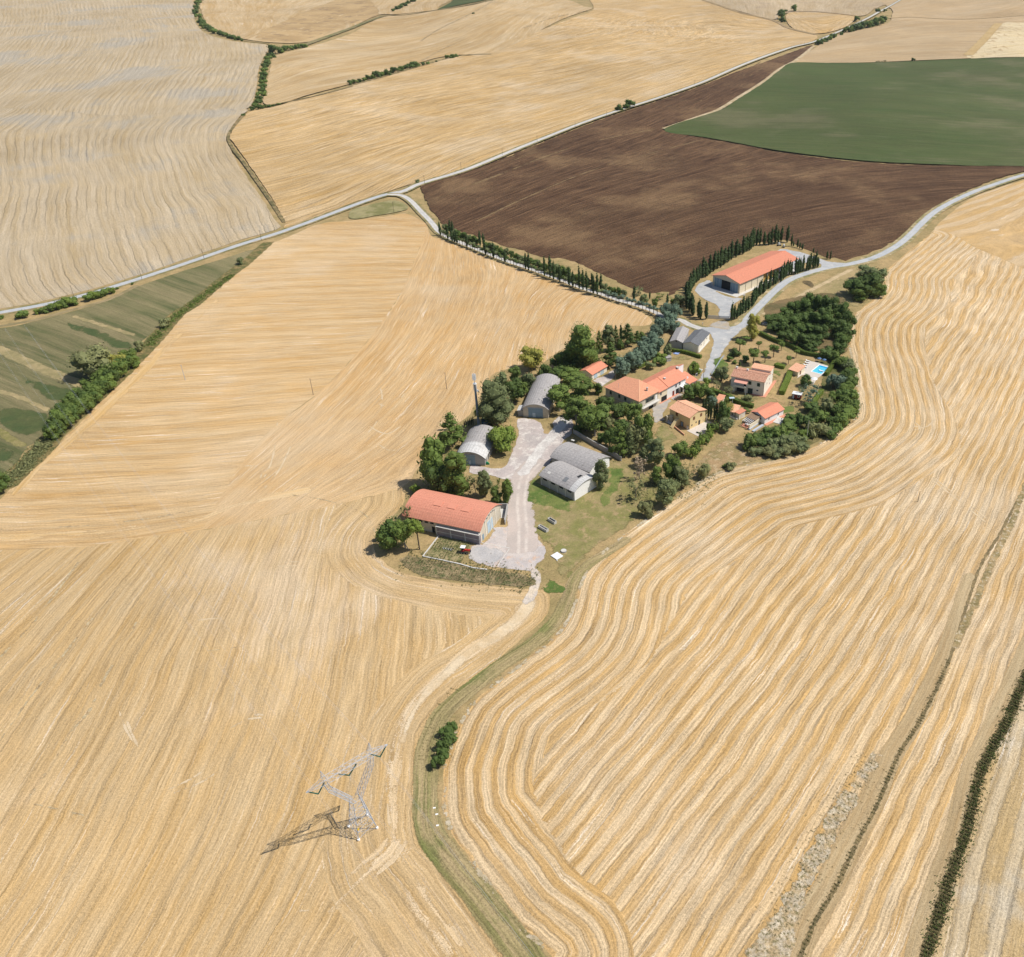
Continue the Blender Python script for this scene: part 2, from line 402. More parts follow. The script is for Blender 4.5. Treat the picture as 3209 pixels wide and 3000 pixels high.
sheet('stubble_field', tram + [(1335, 716)] + L_rightU + barn_top + L_div[5:][::-1][1:], mL1b, cell=5, deg=4, strokes=[
    cE([(150, 560), (20, 900)]), cE([(480, 620), (330, 900)]), cE([(700, 730), (540, 1100)]), cE([(1050, 720), (850, 1050)]), cE([(1300, 720), (1200, 900)]), cE([(250, 900), (130, 1150)]),
    cA([(420, 150), (150, 480)]), cA([(600, 300), (330, 600)]), cA([(250, 60), (0, 330)]), c1([(1988, 250), (1500, 640)]), cA([(330, 760), (0, 860)]), cA([(300, 900), (0, 1000)])])
mL2 = field_mat('stubble_long_rows', straw=0.7, gold=(0.44, 0.275, 0.105), pale=(0.54, 0.40, 0.23), streak=0.6, fine=0.7, mott=0.6, broad=0.35, edgeD=22, patch=(0.66, 0.55, 0.42), patch_amt=0.4, bump=0.25, period=9, band=0.15, duty=0.3)
track_w = G(L_barn[3:] + L_track, True)
sheet('stubble_field', L_div[:-1] + L_barn[3:] + L_track + [(700, 3500), (-800, 3300), (-1100, 2300)], mL2, cell=3.8, deg=3, edge=track_w, turn=([80, 150, 190, 210, 225, 260], [20, 20, 15, 12, 16, 24]), strokes=[
    c1([(0, 1330), (560, 850)]), c1([(200, 1858), (950, 860)]), c1([(560, 1858), (850, 1290), (1230, 760)]), c1([(1050, 1858), (1320, 1200), (1550, 760)]), c1([(1560, 1858), (1740, 1100), (1850, 700)]),
    c11([(0, 1250), (700, 100)]), c11([(240, 1640), (760, 820), (1090, 120)]), c11([(600, 1858), (1000, 1100), (1300, 560)]), c11([(1000, 1858), (1400, 1100), (1720, 330)]), c11([(1500, 1858), (1800, 1200)]), c11([(0, 700), (380, 20)]), cA([(0, 1500), (60, 1230)])])
# pale driven-over headland beside the grass track
mHead = field_mat('driven_headland', (0.54, 0.38, 0.20), (0.62, 0.49, 0.33), streak=0.8, fine=0.5, mott=0.4, broad=0.6, fade=5.0, bump=0.12, gate=0.6)
strip('headland', c6([(330, 730), (250, 880), (100, 990), (-60, 1090)]) + c9([(750, 120), (600, 290), (520, 480), (480, 700), (470, 900), (480, 1100)]) + [(1215, 2700)], 10, mHead, w1=6)
strip('headland', c9([(520, 1050), (470, 1190), (300, 1330), (150, 1480), (0, 1640)]), 13, mHead, w1=7)
strip('headland', c9([(560, 1300), (650, 1500), (800, 1700), (930, 1880)]), 9, mHead)
for k, dx in enumerate((-7, 7)):
    strip('tractor_track', [(a + dx, b) for a, b in [(600, 1690), (700, 1560), (807, 1400), (930, 1290), (1033, 1205), (1130, 1090), (1227, 972), (1290, 840), (1330, 745)]], 2.4, mHead)
strip('headland', [(a + 10, b + 12) for a, b in c5([(60, 1859), (250, 1640), (440, 1480), (640, 1290), (880, 1060), (1100, 830), (1400, 540)])], 9, field_mat('turned_headland', (0.50, 0.32, 0.13), (0.62, 0.46, 0.27), streak=0.7, mott=0.5, fade=4.5, gate=1.0))
strip('headland', c1([(-100, 770), (300, 760), (700, 735), (1000, 690), (1250, 650), (1500, 560), (1988, 470)]), 9, field_mat('turned_headland_pale', (0.52, 0.34, 0.15), (0.66, 0.51, 0.32), streak=0.8, mott=0.5, fade=4.5, gate=1.0))
# pale drive along the headland, and turning and crossing tractor marks
mDrive = patchy('pale_drive', (0.62, 0.50, 0.34), (0.54, 0.40, 0.235), None, 0.08, fade=3.4, mott=0.4, raggy=0.7, fsc=0.1)
strip('headland', c6([(330, 740), (290, 830), (190, 930), (60, 1020), (-60, 1090)]) + c9([(780, 110), (640, 260), (560, 420), (520, 560)]), 7, mDrive, w1=4)
mMark = patchy('tractor_marks', (0.62, 0.50, 0.34), (0.56, 0.43, 0.27), None, 0.1, fade=0.7, mott=0.3, gate=0.05)
marks = [c1([(1250, 860), (1300, 925)]), c1([(1290, 850), (1330, 900)]), c1([(1340, 905), (1600, 930), (1910, 918)]), c1([(1340, 930), (1600, 950), (1910, 945)]), c1([(1080, 1300), (1420, 1270)]), c1([(1100, 1280), (1440, 1250)]),
         c1([(1740, 40), (1700, 300), (1560, 560)]), c1([(1900, 0), (1760, 330), (1600, 520)]), c1([(1500, 330), (1600, 320), (1640, 380), (1560, 480)]), c11([(1000, 830), (1200, 740), (1400, 600), (1440, 590)]), c11([(1020, 850), (1250, 770), (1430, 640)]), c11([(1380, 440), (1550, 340), (1700, 350)]), c11([(1390, 460), (1560, 360), (1710, 370)]),
         c11([(1480, 1500), (1750, 1540), (1988, 1520)]), c11([(1500, 1530), (1750, 1570), (1988, 1560)]), c11([(780, 340), (830, 470), (880, 560)]), c11([(740, 300), (790, 430), (850, 530)]), c9([(430, 700), (440, 900), (460, 1080)]), cA([(0, 60), (120, 200), (100, 420), (0, 560)]), cA([(30, 280), (200, 330), (330, 200)]), cA([(0, 480), (160, 560), (300, 480)]), cA([(60, 620), (200, 700), (330, 640)]),
         c8([(1380, 700), (1560, 840), (1760, 1000)]), c8([(1395, 690), (1575, 830), (1780, 985)]), c8([(1270, 340), (1340, 400), (1240, 420)]), c7([(1560, 830), (1640, 960), (1650, 1050)]), c7([(1260, 1660), (1370, 1680), (1450, 1600)]), c3([(1260, 400), (1300, 480), (1440, 580), (1490, 605)]), c3([(1250, 410), (1290, 490), (1430, 590)]), c3([(90, 720), (150, 860), (130, 960), (200, 1080)]), c3([(330, 600), (180, 850), (140, 960)]), c3([(600, 620), (300, 760), (150, 860)]), c3([(790, 640), (830, 800)]), c3([(980, 350), (1000, 410)])]
for k, mk_ in enumerate(marks): strip('tractor_track', mk_, 1.3 if P(*mk_[0])[1] < 500 else 2.4, mMark)
# dark rain-cut gullies
m_gully = patchy('dry_gully', (0.27, 0.19, 0.10), (0.36, 0.25, 0.13), (0.45, 0.36, 0.22), 0.3, fade=0.5, mott=0.6, t3=0.5, raggy=1.6, fsc=0.8, gate=0.12)
strip('gully', c1([(-100, 722), (0, 718), (300, 708), (600, 690), (800, 668), (950, 648), (1100, 620), (1250, 595)]), 1.3, m_gully)
strip('gully', c1([(560, 830), (400, 1050), (220, 1290), (60, 1460), (-40, 1560)]), 1.3, m_gully)
strip('gully', c1([(760, 1060), (560, 1300), (380, 1530), (200, 1760)]) + c11([(0, 500)]), 1.1, m_gully)
strip('gully', c1([(860, 1290), (760, 1480), (640, 1680), (560, 1858)]) + c11([(440, 450), (300, 680), (170, 880)]), 1.4, m_gully)
strip('gully', c11([(170, 890), (450, 950), (740, 1030)]), 0.8, m_gully)
strip('gully', c1([(1050, 1530), (1200, 1490), (1450, 1465), (1580, 1430)]), 0.7, m_gully)
strip('gully', [(900, 1550), (1020, 1568), (1140, 1610), (1180, 1680), (1200, 1740)], 1.0, m_gully)

# ditch, chalk bank and far strip of the right-hand field
m_weed = patchy('ditch_weeds', (0.17, 0.135, 0.07), (0.25, 0.185, 0.09), (0.30, 0.22, 0.12), 0.25, fade=0.8, mott=0.7, bump=0.4, raggy=1.4, fsc=0.5)
ditch = [(3230, 1500), (3195, 1557), (3130, 1680), (3065, 1792), (2973, 2071), (2880, 2265), (2813, 2371), (2750, 2520), (2688, 2636), (2620, 2780), (2553, 2891), (2490, 3040)]
m_bank = field_mat('bank_soil', (0.33, 0.225, 0.11), (0.44, 0.34, 0.20), streak=0.8, fine=0.5, mott=0.5, fade=1.5)
strip('ditch', [(a - 22, b) for a, b in ditch[3:]], 5, m_bank, w1=8)
m_chalk = patchy('chalk_bank', (0.58, 0.49, 0.36), (0.46, 0.34, 0.19), (0.20, 0.17, 0.08), 0.5, fade=2.6, mott=0.8, bump=0.4, t3=0.58, raggy=1.2, fsc=0.3)
sheet('chalk_bank', c10([(1600, 480), (1440, 590), (1350, 750), (1230, 880), (1070, 1170), (900, 1480), (760, 1690), (640, 1900), (960, 1900), (1100, 1500), (1230, 1250), (1330, 1040), (1500, 760), (1570, 640)]), m_chalk, cell=3)
strip('ditch', ditch, 1.6, m_weed)
strip('ditch', [(3290, 1380), (3240, 1470), (3205, 1545), (3170, 1640), (3110, 1760), (3050, 1900), (2985, 2040)], 3.5, patchy('ditch_bank', (0.20, 0.16, 0.07), (0.36, 0.26, 0.13), (0.50, 0.42, 0.30), 0.3, fade=1.8, mott=0.6, raggy=1.3))
hed = cV([(2030, 1230), (1985, 1330), (1945, 1420), (1905, 1500), (1875, 1620), (1840, 1720), (1800, 1859), (1785, 1950)])
strip('ditch_bank', [(a - 42, b) for a, b in hed], 5, m_bank)
strip('ditch_bank', hed, 4.0, patchy('dark_ditch', (0.15, 0.12, 0.06), (0.25, 0.19, 0.095), None, 0.3, fade=1.6, mott=0.7, bump=0.4))
mChalk2 = field_mat('stony_stubble', (0.42, 0.29, 0.13), (0.52, 0.42, 0.28), period=7, band=0.6, streak=0.8, fine=0.6, mott=0.9, bump=0.4, straw=1.0, patch=(0.50, 0.45, 0.36), patch_amt=0.5, psc=0.05)
sheet('stony_field', [(a + 14, b) for a, b in hed] + [(3200, 3300), (3800, 2900), (3800, 1900)], mChalk2, cell=4, strokes=[cV([(1870, 1859), (1985, 1450)]), cV([(1930, 1859), (1988, 1600)])], deg=1)

# far fields
Z1 = c2([(1109, 0), (1095, 60), (1120, 150), (1180, 200), (1300, 235), (1380, 245), (1520, 262), (1500, 320), (1465, 400), (1450, 520), (1400, 620), (1355, 670), (1285, 780), (1310, 860), (1380, 980), (1470, 1110), (1560, 1250)]) \
    + c5([(1800, 140), (1550, 215), (1300, 300), (1000, 405), (780, 475), (570, 535), (300, 600), (0, 655), (-1500, 900)]) + [(-2600, 500), (-2200, -90), (-800, -110), (600, -100)]
zu = c2([(-300, 640), (0, 620), (300, 630), (600, 660), (900, 650), (1200, 620), (1400, 625)])
mZ1 = field_mat('pale_stubble_wavy_rows', (0.395, 0.295, 0.165), (0.475, 0.385, 0.265), period=6.5, band=0.24, duty=0.4, streak=0.9, fine=0.4, mott=0.16, broad=0.7, gatew=0.8, patch=(0.345, 0.305, 0.245), patch_amt=0.85, psc=0.007, bump=0.3, far=2.6)
i1 = 11
Z1low = Z1[10:] 
sheet('stubble_field', zu[::-1] + [(-900, 330)] + [(-2400, 900)] + [(-900, 1090)] + c5([(0, 655), (300, 600), (570, 535), (780, 475), (1000, 405), (1300, 300), (1550, 215), (1800, 140)]) + c2([(1560, 1250), (1470, 1110), (1380, 980), (1310, 860), (1285, 780), (1355, 670)]), mZ1, cell=10, deg=6, strokes=[
    c2([(30, 1200), (85, 1050), (20, 900), (30, 760)]), c2([(270, 1230), (300, 1050), (240, 870), (250, 740), (300, 690)]), c2([(590, 1260), (560, 1050), (520, 900), (500, 800), (560, 710)]), c2([(780, 1260), (690, 1000), (630, 850), (680, 720)]),
    c2([(980, 1265), (900, 1050), (850, 860), (900, 700)]), c2([(1250, 1265), (1080, 950), (1050, 820), (1120, 690)]), c2([(1500, 1230), (1350, 1000), (1210, 820), (1330, 670)]), c5([(270, 480), (210, 300), (220, 100)]), c5([(560, 420), (480, 250), (420, 60)]), c5([(0, 500), (-60, 300), (0, 150)])])
sheet('stubble_field', c2([(1109, -60), (1095, 60), (1120, 150), (1180, 200), (1300, 235), (1380, 245), (1520, 262), (1500, 320), (1465, 400), (1450, 520), (1400, 622)]) + zu[::-1][1:] + [(-900, 330), (-2600, 100), (-1800, -140), (-800, -140), (600, -120)], mZ1, cell=14, deg=6, strokes=[
    c2([(30, 600), (130, 480), (330, 330), (420, 200)]), c2([(180, 600), (330, 480), (500, 330)]), c2([(420, 600), (560, 450), (690, 300), (720, 200), (700, 0)]), c2([(700, 610), (860, 450), (950, 300), (960, 150), (900, 0)]),
    c2([(1000, 620), (1100, 450), (1160, 300), (1080, 180), (1000, 60), (1010, 0)]), c2([(1330, 600), (1420, 400), (1460, 290)]), c2([(330, 200), (350, 90), (320, 0)]), c2([(60, 300), (130, 150), (110, 0)]), c2([(1180, 600), (1290, 400), (1340, 270)])])
Z2 = c2([(1300, 790), (1350, 690), (1420, 640), (1560, 610), (1760, 550), (1988, 500)]) + c3([(0, 495), (250, 425), (500, 352), (620, 322), (800, 310)]) + [(1640, 120), (1790, 60), (1860, 30), (1850, -40), (2150, -30), (2230, 12), (2320, 40), (2428, 66), (2479, 90), (2560, 114), (2530, 140), (2475, 155), (2300, 220), (2200, 260)] \
    + c3([(1750, 552), (1500, 630), (1300, 700), (1100, 780), (900, 858), (650, 958), (400, 1030), (200, 1092), (0, 1155)]) + c5([(1859, 135)]) + c2([(1615, 1265), (1545, 1130), (1475, 1030), (1385, 900), (1312, 800)])
mZ2 = field_mat('golden_stubble_far', straw=0.6, gold=(0.44, 0.28, 0.11), pale=(0.52, 0.375, 0.205), period=10, band=0.35, duty=0.4, gatew=0.9, streak=1.3, fine=0.9, mott=0.2, broad=0.7, patch=(0.57, 0.46, 0.32), patch_amt=0.4, bump=0.5, far=2.2)
sheet('stubble_field', Z2, mZ2, cell=9, deg=6, strokes=[
    c3([(50, 1100), (300, 980), (600, 850), (900, 740), (1200, 650), (1500, 560), (1900, 420)]), c3([(0, 720), (250, 610), (500, 555), (900, 480), (1300, 430), (1650, 380), (1988, 270)]), c3([(0, 900), (300, 800), (700, 650), (1100, 570), (1600, 460)]),
    c3([(100, 500), (500, 400), (900, 340), (1300, 260), (1600, 240), (1988, 180)]), c3([(800, 310), (1100, 180), (1400, 90)]), c2([(1420, 690), (1700, 650), (1988, 600)]), c2([(1480, 850), (1750, 800), (1988, 740)]), c2([(1600, 1080), (1988, 950)]), c4([(0, 420), (300, 330), (600, 250)]), c4([(0, 300), (250, 270), (500, 240), (700, 230)]), c4([(0, 120), (250, 130), (450, 180)])])
Z3 = c2([(1500, 595), (1500, 520), (1530, 400), (1545, 335), (1600, 308), (1760, 268), (1988, 195)]) + c3([(100, 135), (215, 95), (500, 62), (700, 30), (880, -10), (1200, 0), (1320, 40), (1360, 55), (1180, 120), (820, 305), (620, 315), (500, 330), (350, 372), (250, 405), (0, 480)]) + c2([(1760, 540), (1600, 590)])
mZ3 = field_mat('striped_stubble_far', straw=0.6, gold=(0.41, 0.275, 0.125), pale=(0.51, 0.385, 0.23), streak=0.9, fine=0.4, mott=0.2, broad=0.8, bump=0.4, far=3.0)
sheet('stubble_field', Z3, mZ3, cell=11, deg=4, strokes=[c3([(0, 440), (250, 380), (500, 300), (700, 290)]), c3([(0, 330), (400, 290), (620, 220), (900, 60), (1000, 10)]), c3([(0, 210), (350, 200), (700, 90), (840, 20)]), c3([(800, 280), (1050, 100), (1250, 30)]), c2([(1560, 540), (1800, 470), (1988, 440)]), c2([(1560, 360), (1750, 330), (1988, 300)])])
Z4 = c2([(1150, -60), (1140, 60), (1190, 160), (1280, 195), (1380, 225), (1530, 245), (1720, 245), (1850, 210), (1988, 160)]) + c3([(150, 90), (260, 85), (480, 60), (500, 40), (600, -40)])
sheet('stubble_field', Z4 + [(1200, -60)], mZ3, cell=12, deg=5, strokes=[c2([(1390, 205), (1260, 120), (1180, 0)]), c2([(1390, 195), (1330, 90), (1330, 0)]), c2([(1420, 205), (1600, 110), (1830, 0)]), c2([(1500, 225), (1700, 200), (1900, 130)]), c3([(0, 60), (150, -10)])])
mBare = patchy('bare_hill', (0.37, 0.25, 0.12), (0.46, 0.32, 0.16), (0.26, 0.18, 0.10), 0.012, mott=0.2, fade=10, fsc=0.02)
sheet('bare_field', c2([(1430, 215), (1560, 140), (1700, 80), (1850, 20), (1960, -40)]) + c3([(60, -40), (170, 75), (60, 120)]) + c2([(1860, 190), (1700, 240), (1550, 240)]), mBare, cell=12)
m_green = field_mat('green_field', (0.052, 0.080, 0.022), (0.088, 0.098, 0.036), streak=0.6, fine=0.5, mott=0.35, broad=0.4, patch=(0.155, 0.135, 0.075), patch_amt=0.55, psc=0.006, bump=0.2, far=2.5)
sheet('green_field', c3([(490, 60), (560, 20), (640, -30), (900, -30), (740, 8), (600, 35)]), m_green, cell=14, strokes=[c3([(500, 50), (850, 0)])], deg=1)
# beyond the far road
Z5 = [(2150, -30), (2232, 10), (2320, 38), (2428, 64), (2445, 45), (2530, 42), (2620, 45), (2700, 52), (2740, 30), (2800, -25)]
mZ5 = field_mat('greyish_stubble_far', (0.37, 0.27, 0.15), (0.46, 0.36, 0.235), streak=0.9, fine=0.4, mott=0.2, broad=0.9, patch=(0.34, 0.26, 0.18), patch_amt=0.5, bump=0.5, far=3.0)
sheet('stubble_field', Z5, mZ5, cell=14, deg=2, strokes=[c4([(300, 100), (280, 30)]), c4([(840, 50), (880, 0)]), c4([(600, 40), (620, 0)])])
sheet('stubble_field', c4([(535, 85), (700, 82), (860, 92), (955, 102), (940, 130), (870, 178), (730, 212), (600, 195), (530, 150)]), mZ2, cell=11, deg=2, strokes=[c4([(560, 110), (650, 160), (740, 205)]), c4([(760, 200), (860, 150), (930, 115)])])
Z7 = c4([(560, 392), (700, 300), (820, 225), (900, 205), (1140, 150), (1180, 80), (1270, -60), (3400, -60), (3600, 340), (1988, 358), (1600, 368), (1300, 380), (1000, 392), (800, 394)])
mZ7 = field_mat('pale_stubble_far', (0.40, 0.28, 0.15), (0.46, 0.345, 0.21), streak=0.7, fine=0.4, mott=0.2, broad=0.7, bump=0.5, far=3.0)
sheet('stubble_field', Z7, mZ7, cell=14, deg=3, strokes=[c4([(800, 300), (1200, 250), (1700, 290)]), c4([(800, 370), (1300, 340), (1700, 325)]), c4([(1200, 100), (1500, 40), (1800, 0)]), c4([(1250, 115), (1600, 125), (1988, 100)]), c4([(1000, 210), (1400, 150), (1988, 130)])])
sheet('stubble_field', c4([(1640, 362), (1740, 260), (1850, 152), (2100, 145), (3600, 130), (3600, 345), (1988, 356)]), field_mat('light_stubble_far', (0.52, 0.40, 0.22), (0.60, 0.50, 0.33), streak=0.8, fine=0.4, mott=0.2, broad=0.7, bump=0.4, far=3.0), cell=14, deg=1, strokes=[c4([(1720, 340), (1988, 320)]), c4([(1800, 250), (1988, 235)])])
# brown ploughed field and the green field
brown = c3([(395, 1060), (450, 1035), (650, 985), (900, 890), (1100, 808), (1300, 728), (1500, 655), (1750, 575), (1988, 492)]) + c4([(200, 455), (400, 385), (560, 325), (680, 285), (640, 330), (580, 375), (480, 430), (370, 515), (220, 610), (100, 680), (0, 722)]) \
    + c3([(1760, 738)]) + c4([(30, 865), (250, 905), (500, 952), (1000, 1010), (1500, 1030), (1900, 1035), (2100, 1040), (1900, 1085), (1700, 1155), (1500, 1262), (1400, 1345)]) + c7([(1325, 395), (1200, 495), (1050, 575), (950, 610), (860, 636), (800, 610)]) \
    + cC([(1660, 440), (1480, 365), (1350, 315), (1200, 240), (1000, 270), (900, 270), (700, 370), (500, 510), (250, 620), (160, 710), (30, 800), (-60, 850)]) + cE([(1850, 580), (1700, 600), (1640, 575), (1500, 530), (1300, 430), (1050, 330), (900, 320), (700, 260), (550, 220), (400, 165), (130, 80), (60, 20), (0, -60)])
m_brown = field_mat('ploughed_soil', (0.056, 0.028, 0.014), (0.145, 0.082, 0.042), streak=1.0, fine=1.6, mott=1.9, broad=0.35, patch=(0.24, 0.15, 0.075), patch_amt=0.55, psc=0.012, bump=1.0, far=1.3)
sheet('ploughed_field', brown, m_brown, cell=7, deg=3, strokes=[c3([(450, 1150), (900, 980), (1300, 810), (1700, 690)]), c3([(700, 1260), (1200, 1060), (1988, 800)]), c4([(0, 640), (400, 440)]), c4([(300, 1200), (900, 1100), (1400, 1060)]), c3([(500, 1050), (1000, 850), (1600, 640)])], jit=1.0)
m_pstrip = field_mat('weedy_plough_margin', (0.24, 0.16, 0.08), (0.13, 0.085, 0.043), streak=0.8, fine=0.6, mott=0.9, fade=5, far=1.5, gate=0.7)
strip('weedy_strip', c3([(430, 1150), (800, 1010), (1200, 860), (1500, 780), (1750, 735)]), 7, m_pstrip)
strip('weedy_strip', c3([(700, 1262), (1000, 1120), (1400, 960), (1988, 800)]), 6, m_pstrip)
for a, b in ((0, -28), (0, -52), (0, -75)):
    strip('weedy_strip', [(x, y + b * 0.5) for x, y in c3([(700, 1020), (1200, 840), (1700, 660)]) + c4([(0, 655), (300, 500), (400, 430)])], 5, m_pstrip)
strip('field_margin', c4([(690, 290), (580, 378), (480, 433), (370, 518), (220, 612), (100, 685), (0, 722)]) + c3([(1765, 738)]), 6, patchy('chalky_margin', (0.50, 0.40, 0.26), (0.36, 0.27, 0.15), None, 0.1, fade=1.5, mott=0.5))
sheet('green_field', c4([(560, 394), (800, 396), (1000, 394), (1300, 384), (1600, 371), (1988, 360), (2600, 350), (2700, 1060), (1988, 1034), (1700, 1032), (1500, 1025), (1000, 1000), (500, 942), (250, 898), (30, 858)]) + c3([(1770, 742)]) + c4([(100, 692), (220, 620), (370, 525), (480, 440)]), m_green, cell=10, deg=3, strokes=[
    c4([(100, 760), (600, 720), (1300, 740), (1988, 780)]), c4([(400, 590), (900, 600), (1500, 640)]), c4([(500, 450), (1000, 470), (1600, 430), (1988, 400)]), c4([(300, 860), (900, 920), (1500, 960), (1988, 980)])])
# left olive-green field below the road
gl = c5([(-600, 860), (0, 785), (200, 745), (450, 680), (700, 605), (900, 510), (1300, 378), (1600, 285), (1700, 262), (1640, 330), (1530, 395), (1400, 480), (1250, 610), (1100, 710), (1010, 800), (900, 890), (850, 1000), (700, 1130), (500, 1270), (360, 1400), (310, 1490), (180, 1545), (120, 1640), (60, 1740), (-60, 1800), (-600, 1900)])
mGl = field_mat('sparse_green_field', (0.088, 0.098, 0.038), (0.22, 0.185, 0.095), streak=0.7, fine=0.5, mott=0.45, broad=1.3, patch=(0.27, 0.22, 0.115), patch_amt=0.5, psc=0.012, bump=0.2, far=1.5)
sheet('green_field', gl, mGl, cell=6, deg=2, strokes=[c5([(0, 905), (280, 1000), (560, 1140)]), c5([(0, 1200), (350, 1330)]), c5([(400, 720), (780, 860)]), c5([(580, 670), (880, 800)]), c5([(700, 620), (1030, 730)])])
m_dg = patchy('lush_green', (0.060, 0.085, 0.030), (0.085, 0.098, 0.037), (0.14, 0.13, 0.055), 0.06, fade=6, mott=0.4, t3=0.68, fsc=0.08)
sheet('green_patch', c5([(-60, 1340), (60, 1280), (300, 1310), (350, 1400), (240, 1500), (150, 1515), (0, 1440)]), m_dg, cell=5)
sheet('green_patch', c5([(-60, 1500), (60, 1540), (140, 1600), (90, 1680), (-60, 1660)]), m_dg, cell=5)
sheet('green_patch', c5([(100, 1080), (250, 1120), (520, 1180), (480, 1260), (300, 1260), (150, 1160)]), m_dg, cell=5)
sheet('green_patch', c5([(420, 730), (700, 800), (870, 880), (820, 940), (640, 880), (430, 790)]), m_dg, cell=5)
m_str = patchy('dry_strip', (0.36, 0.28, 0.145), (0.25, 0.21, 0.10), None, 0.1, fade=1.8, mott=0.5, raggy=1.3)
strip('dry_strip', c5([(-40, 900), (150, 990), (330, 1070), (560, 1160)]), 7, m_str)
strip('dry_strip', c5([(460, 700), (650, 760), (880, 830)]), 4, m_str)
strip('dry_strip', c5([(-30, 1180), (150, 1240), (330, 1320)]), 4, m_str)
strip('dry_strip', c5([(-40, 775), (200, 735), (450, 668), (700, 598), (900, 500)]), 4, patchy('trodden_strip', (0.30, 0.23, 0.125), (0.22, 0.18, 0.09), None, 0.1, fade=1.2))
strip('dry_strip', c5([(-30, 1430), (120, 1530), (200, 1540)]), 5, patchy('rough_grass', (0.17, 0.16, 0.05), (0.25, 0.21, 0.09), None, 0.2, fade=2))
m_hb = patchy('hedge_bottom', (0.12, 0.12, 0.04), (0.26, 0.19, 0.08), (0.07, 0.08, 0.03), 0.2, fade=1.2, mott=0.7, bump=0.4, raggy=1.3)
strip('hedge_bank', c5([(1740, 225), (1600, 350), (1480, 440), (1380, 520), (1250, 630), (1150, 690), (1050, 800), (980, 880), (900, 960), (760, 1100), (560, 1280), (380, 1440), (280, 1560), (200, 1640), (100, 1730), (0, 1830)]), 8, m_hb, w1=11)
sheet('verge', c3([(0, 1195), (100, 1165), (230, 1140), (290, 1150), (330, 1180), (290, 1200), (150, 1225), (0, 1245)]), patchy('verge_grass', (0.30, 0.26, 0.13), (0.18, 0.17, 0.065), None, 0.08, fade=1), cell=5)
# far ditches and margins
m_dm = patchy('weedy_margin', (0.12, 0.105, 0.045), (0.27, 0.20, 0.10), None, 0.15, fade=0.8, mott=0.6, raggy=1.4)
strip('ditch', c2([(1390, 655), (1340, 710), (1295, 780), (1320, 850), (1375, 920), (1450, 1025), (1530, 1140), (1610, 1262)]), 3.2, m_dm)
strip('ditch', c2([(1480, 612), (1600, 592), (1800, 548), (1988, 498)]) + c3([(0, 492), (300, 408), (600, 325), (800, 312)]), 4, m_dm)
strip('ditch', c2([(1370, 232), (1530, 252)]), 5, m_dm)
strip('field_margin', c2([(1720, 262), (1850, 215), (1988, 165)]) + c3([(60, 140), (180, 95)]), 12, patchy('green_margin', (0.16, 0.155, 0.065), (0.25, 0.20, 0.10), None, 0.05, fade=3))
strip('field_margin', c3([(170, 92), (300, 90), (500, 60), (700, 25), (900, -15)]), 7, m_dm)
strip('field_margin', [(2200, 2), (2250, 18), (2320, 42), (2420, 66), (2475, 92), (2560, 112)], 9, patchy('brown_margin', (0.28, 0.20, 0.11), (0.36, 0.26, 0.14), None, 0.05, fade=3))
strip('field_margin', c4([(500, 78), (700, 78), (940, 102)]), 9, patchy('dark_margin', (0.23, 0.16, 0.09), (0.30, 0.2, 0.11), None, 0.05, fade=3))
strip('field_margin', c4([(1150, 118), (1300, 112), (1600, 125), (1988, 100)]), 10, patchy('tan_margin', (0.36, 0.26, 0.14), (0.42, 0.30, 0.16), None, 0.05, fade=3))
strip('field_margin', c4([(1640, 350), (1740, 250), (1830, 150)]), 16, patchy('ochre_margin', (0.42, 0.29, 0.13), (0.46, 0.33, 0.16), None, 0.05, fade=4))
strip('gully', c3([(400, 235), (500, 170), (693, 75), (800, 15)]), 4, m_gully)
strip('gully', c3([(400, 350), (560, 265), (640, 250)]), 3, m_gully)
strip('gully', c3([(980, 165), (1130, 110), (1350, 62)]), 4, m_gully)

# ---------------------------------------------------------------- roads, yards, track
m_vg = patchy('road_verge', (0.20, 0.18, 0.075), (0.33, 0.25, 0.13), (0.12, 0.13, 0.045), 0.12, fade=0.8, mott=0.5)
m_road = road_mat('gravel_road', (0.50, 0.47, 0.43), (0.42, 0.41, 0.40), (0.60, 0.57, 0.53), fade=0.35, rutw=0.9)
m_roadb = road_mat('bluish_gravel_road', (0.36, 0.38, 0.40), (0.43, 0.43, 0.43), (0.50, 0.50, 0.49), fade=0.35, rutw=0.9)
road1 = c5([(-700, 800), (0, 682), (300, 627), (570, 562), (780, 500), (1000, 430), (1300, 330), (1550, 245), (1859, 150)]) + c3([(60, 1152), (200, 1108), (320, 1085)])
road1b = c3([(250, 1105), (320, 1080), (400, 1045), (650, 970), (900, 870), (1100, 790), (1300, 710), (1500, 640), (1750, 560), (1988, 475)]) + c4([(200, 430), (350, 370), (550, 300), (690, 265), (860, 195), (1000, 130), (1100, 75), (1230, 0), (1330, -80)])
strip('verge', road1, 9, m_vg); strip('verge', road1b, 9, m_vg)
strip('road', road1, 4.6, m_roadb, label='grey gravel road from the left edge to the junction')
strip('road', road1b, 4.6, m_road, label='whitish gravel road running away to the top right')
road2 = c3([(200, 1108), (280, 1112), (335, 1140), (390, 1195), (455, 1262)]) + cE([(60, 112), (150, 168), (330, 240), (470, 295), (600, 345), (720, 385), (850, 430), (1010, 490), (1150, 545), (1340, 605), (1450, 645), (1540, 668), (1650, 705), (1760, 752), (1870, 800)]) + cD([(250, 160), (330, 205), (450, 245), (600, 265)])
strip('verge', road2, 8, m_vg)
strip('road', road2, 4.0, m_road, label='pale gravel lane inside the avenue of trees')
m_avenue = patchy('avenue_verge', (0.36, 0.26, 0.13), (0.26, 0.20, 0.09), None, 0.1, fade=1.5, mott=0.5)
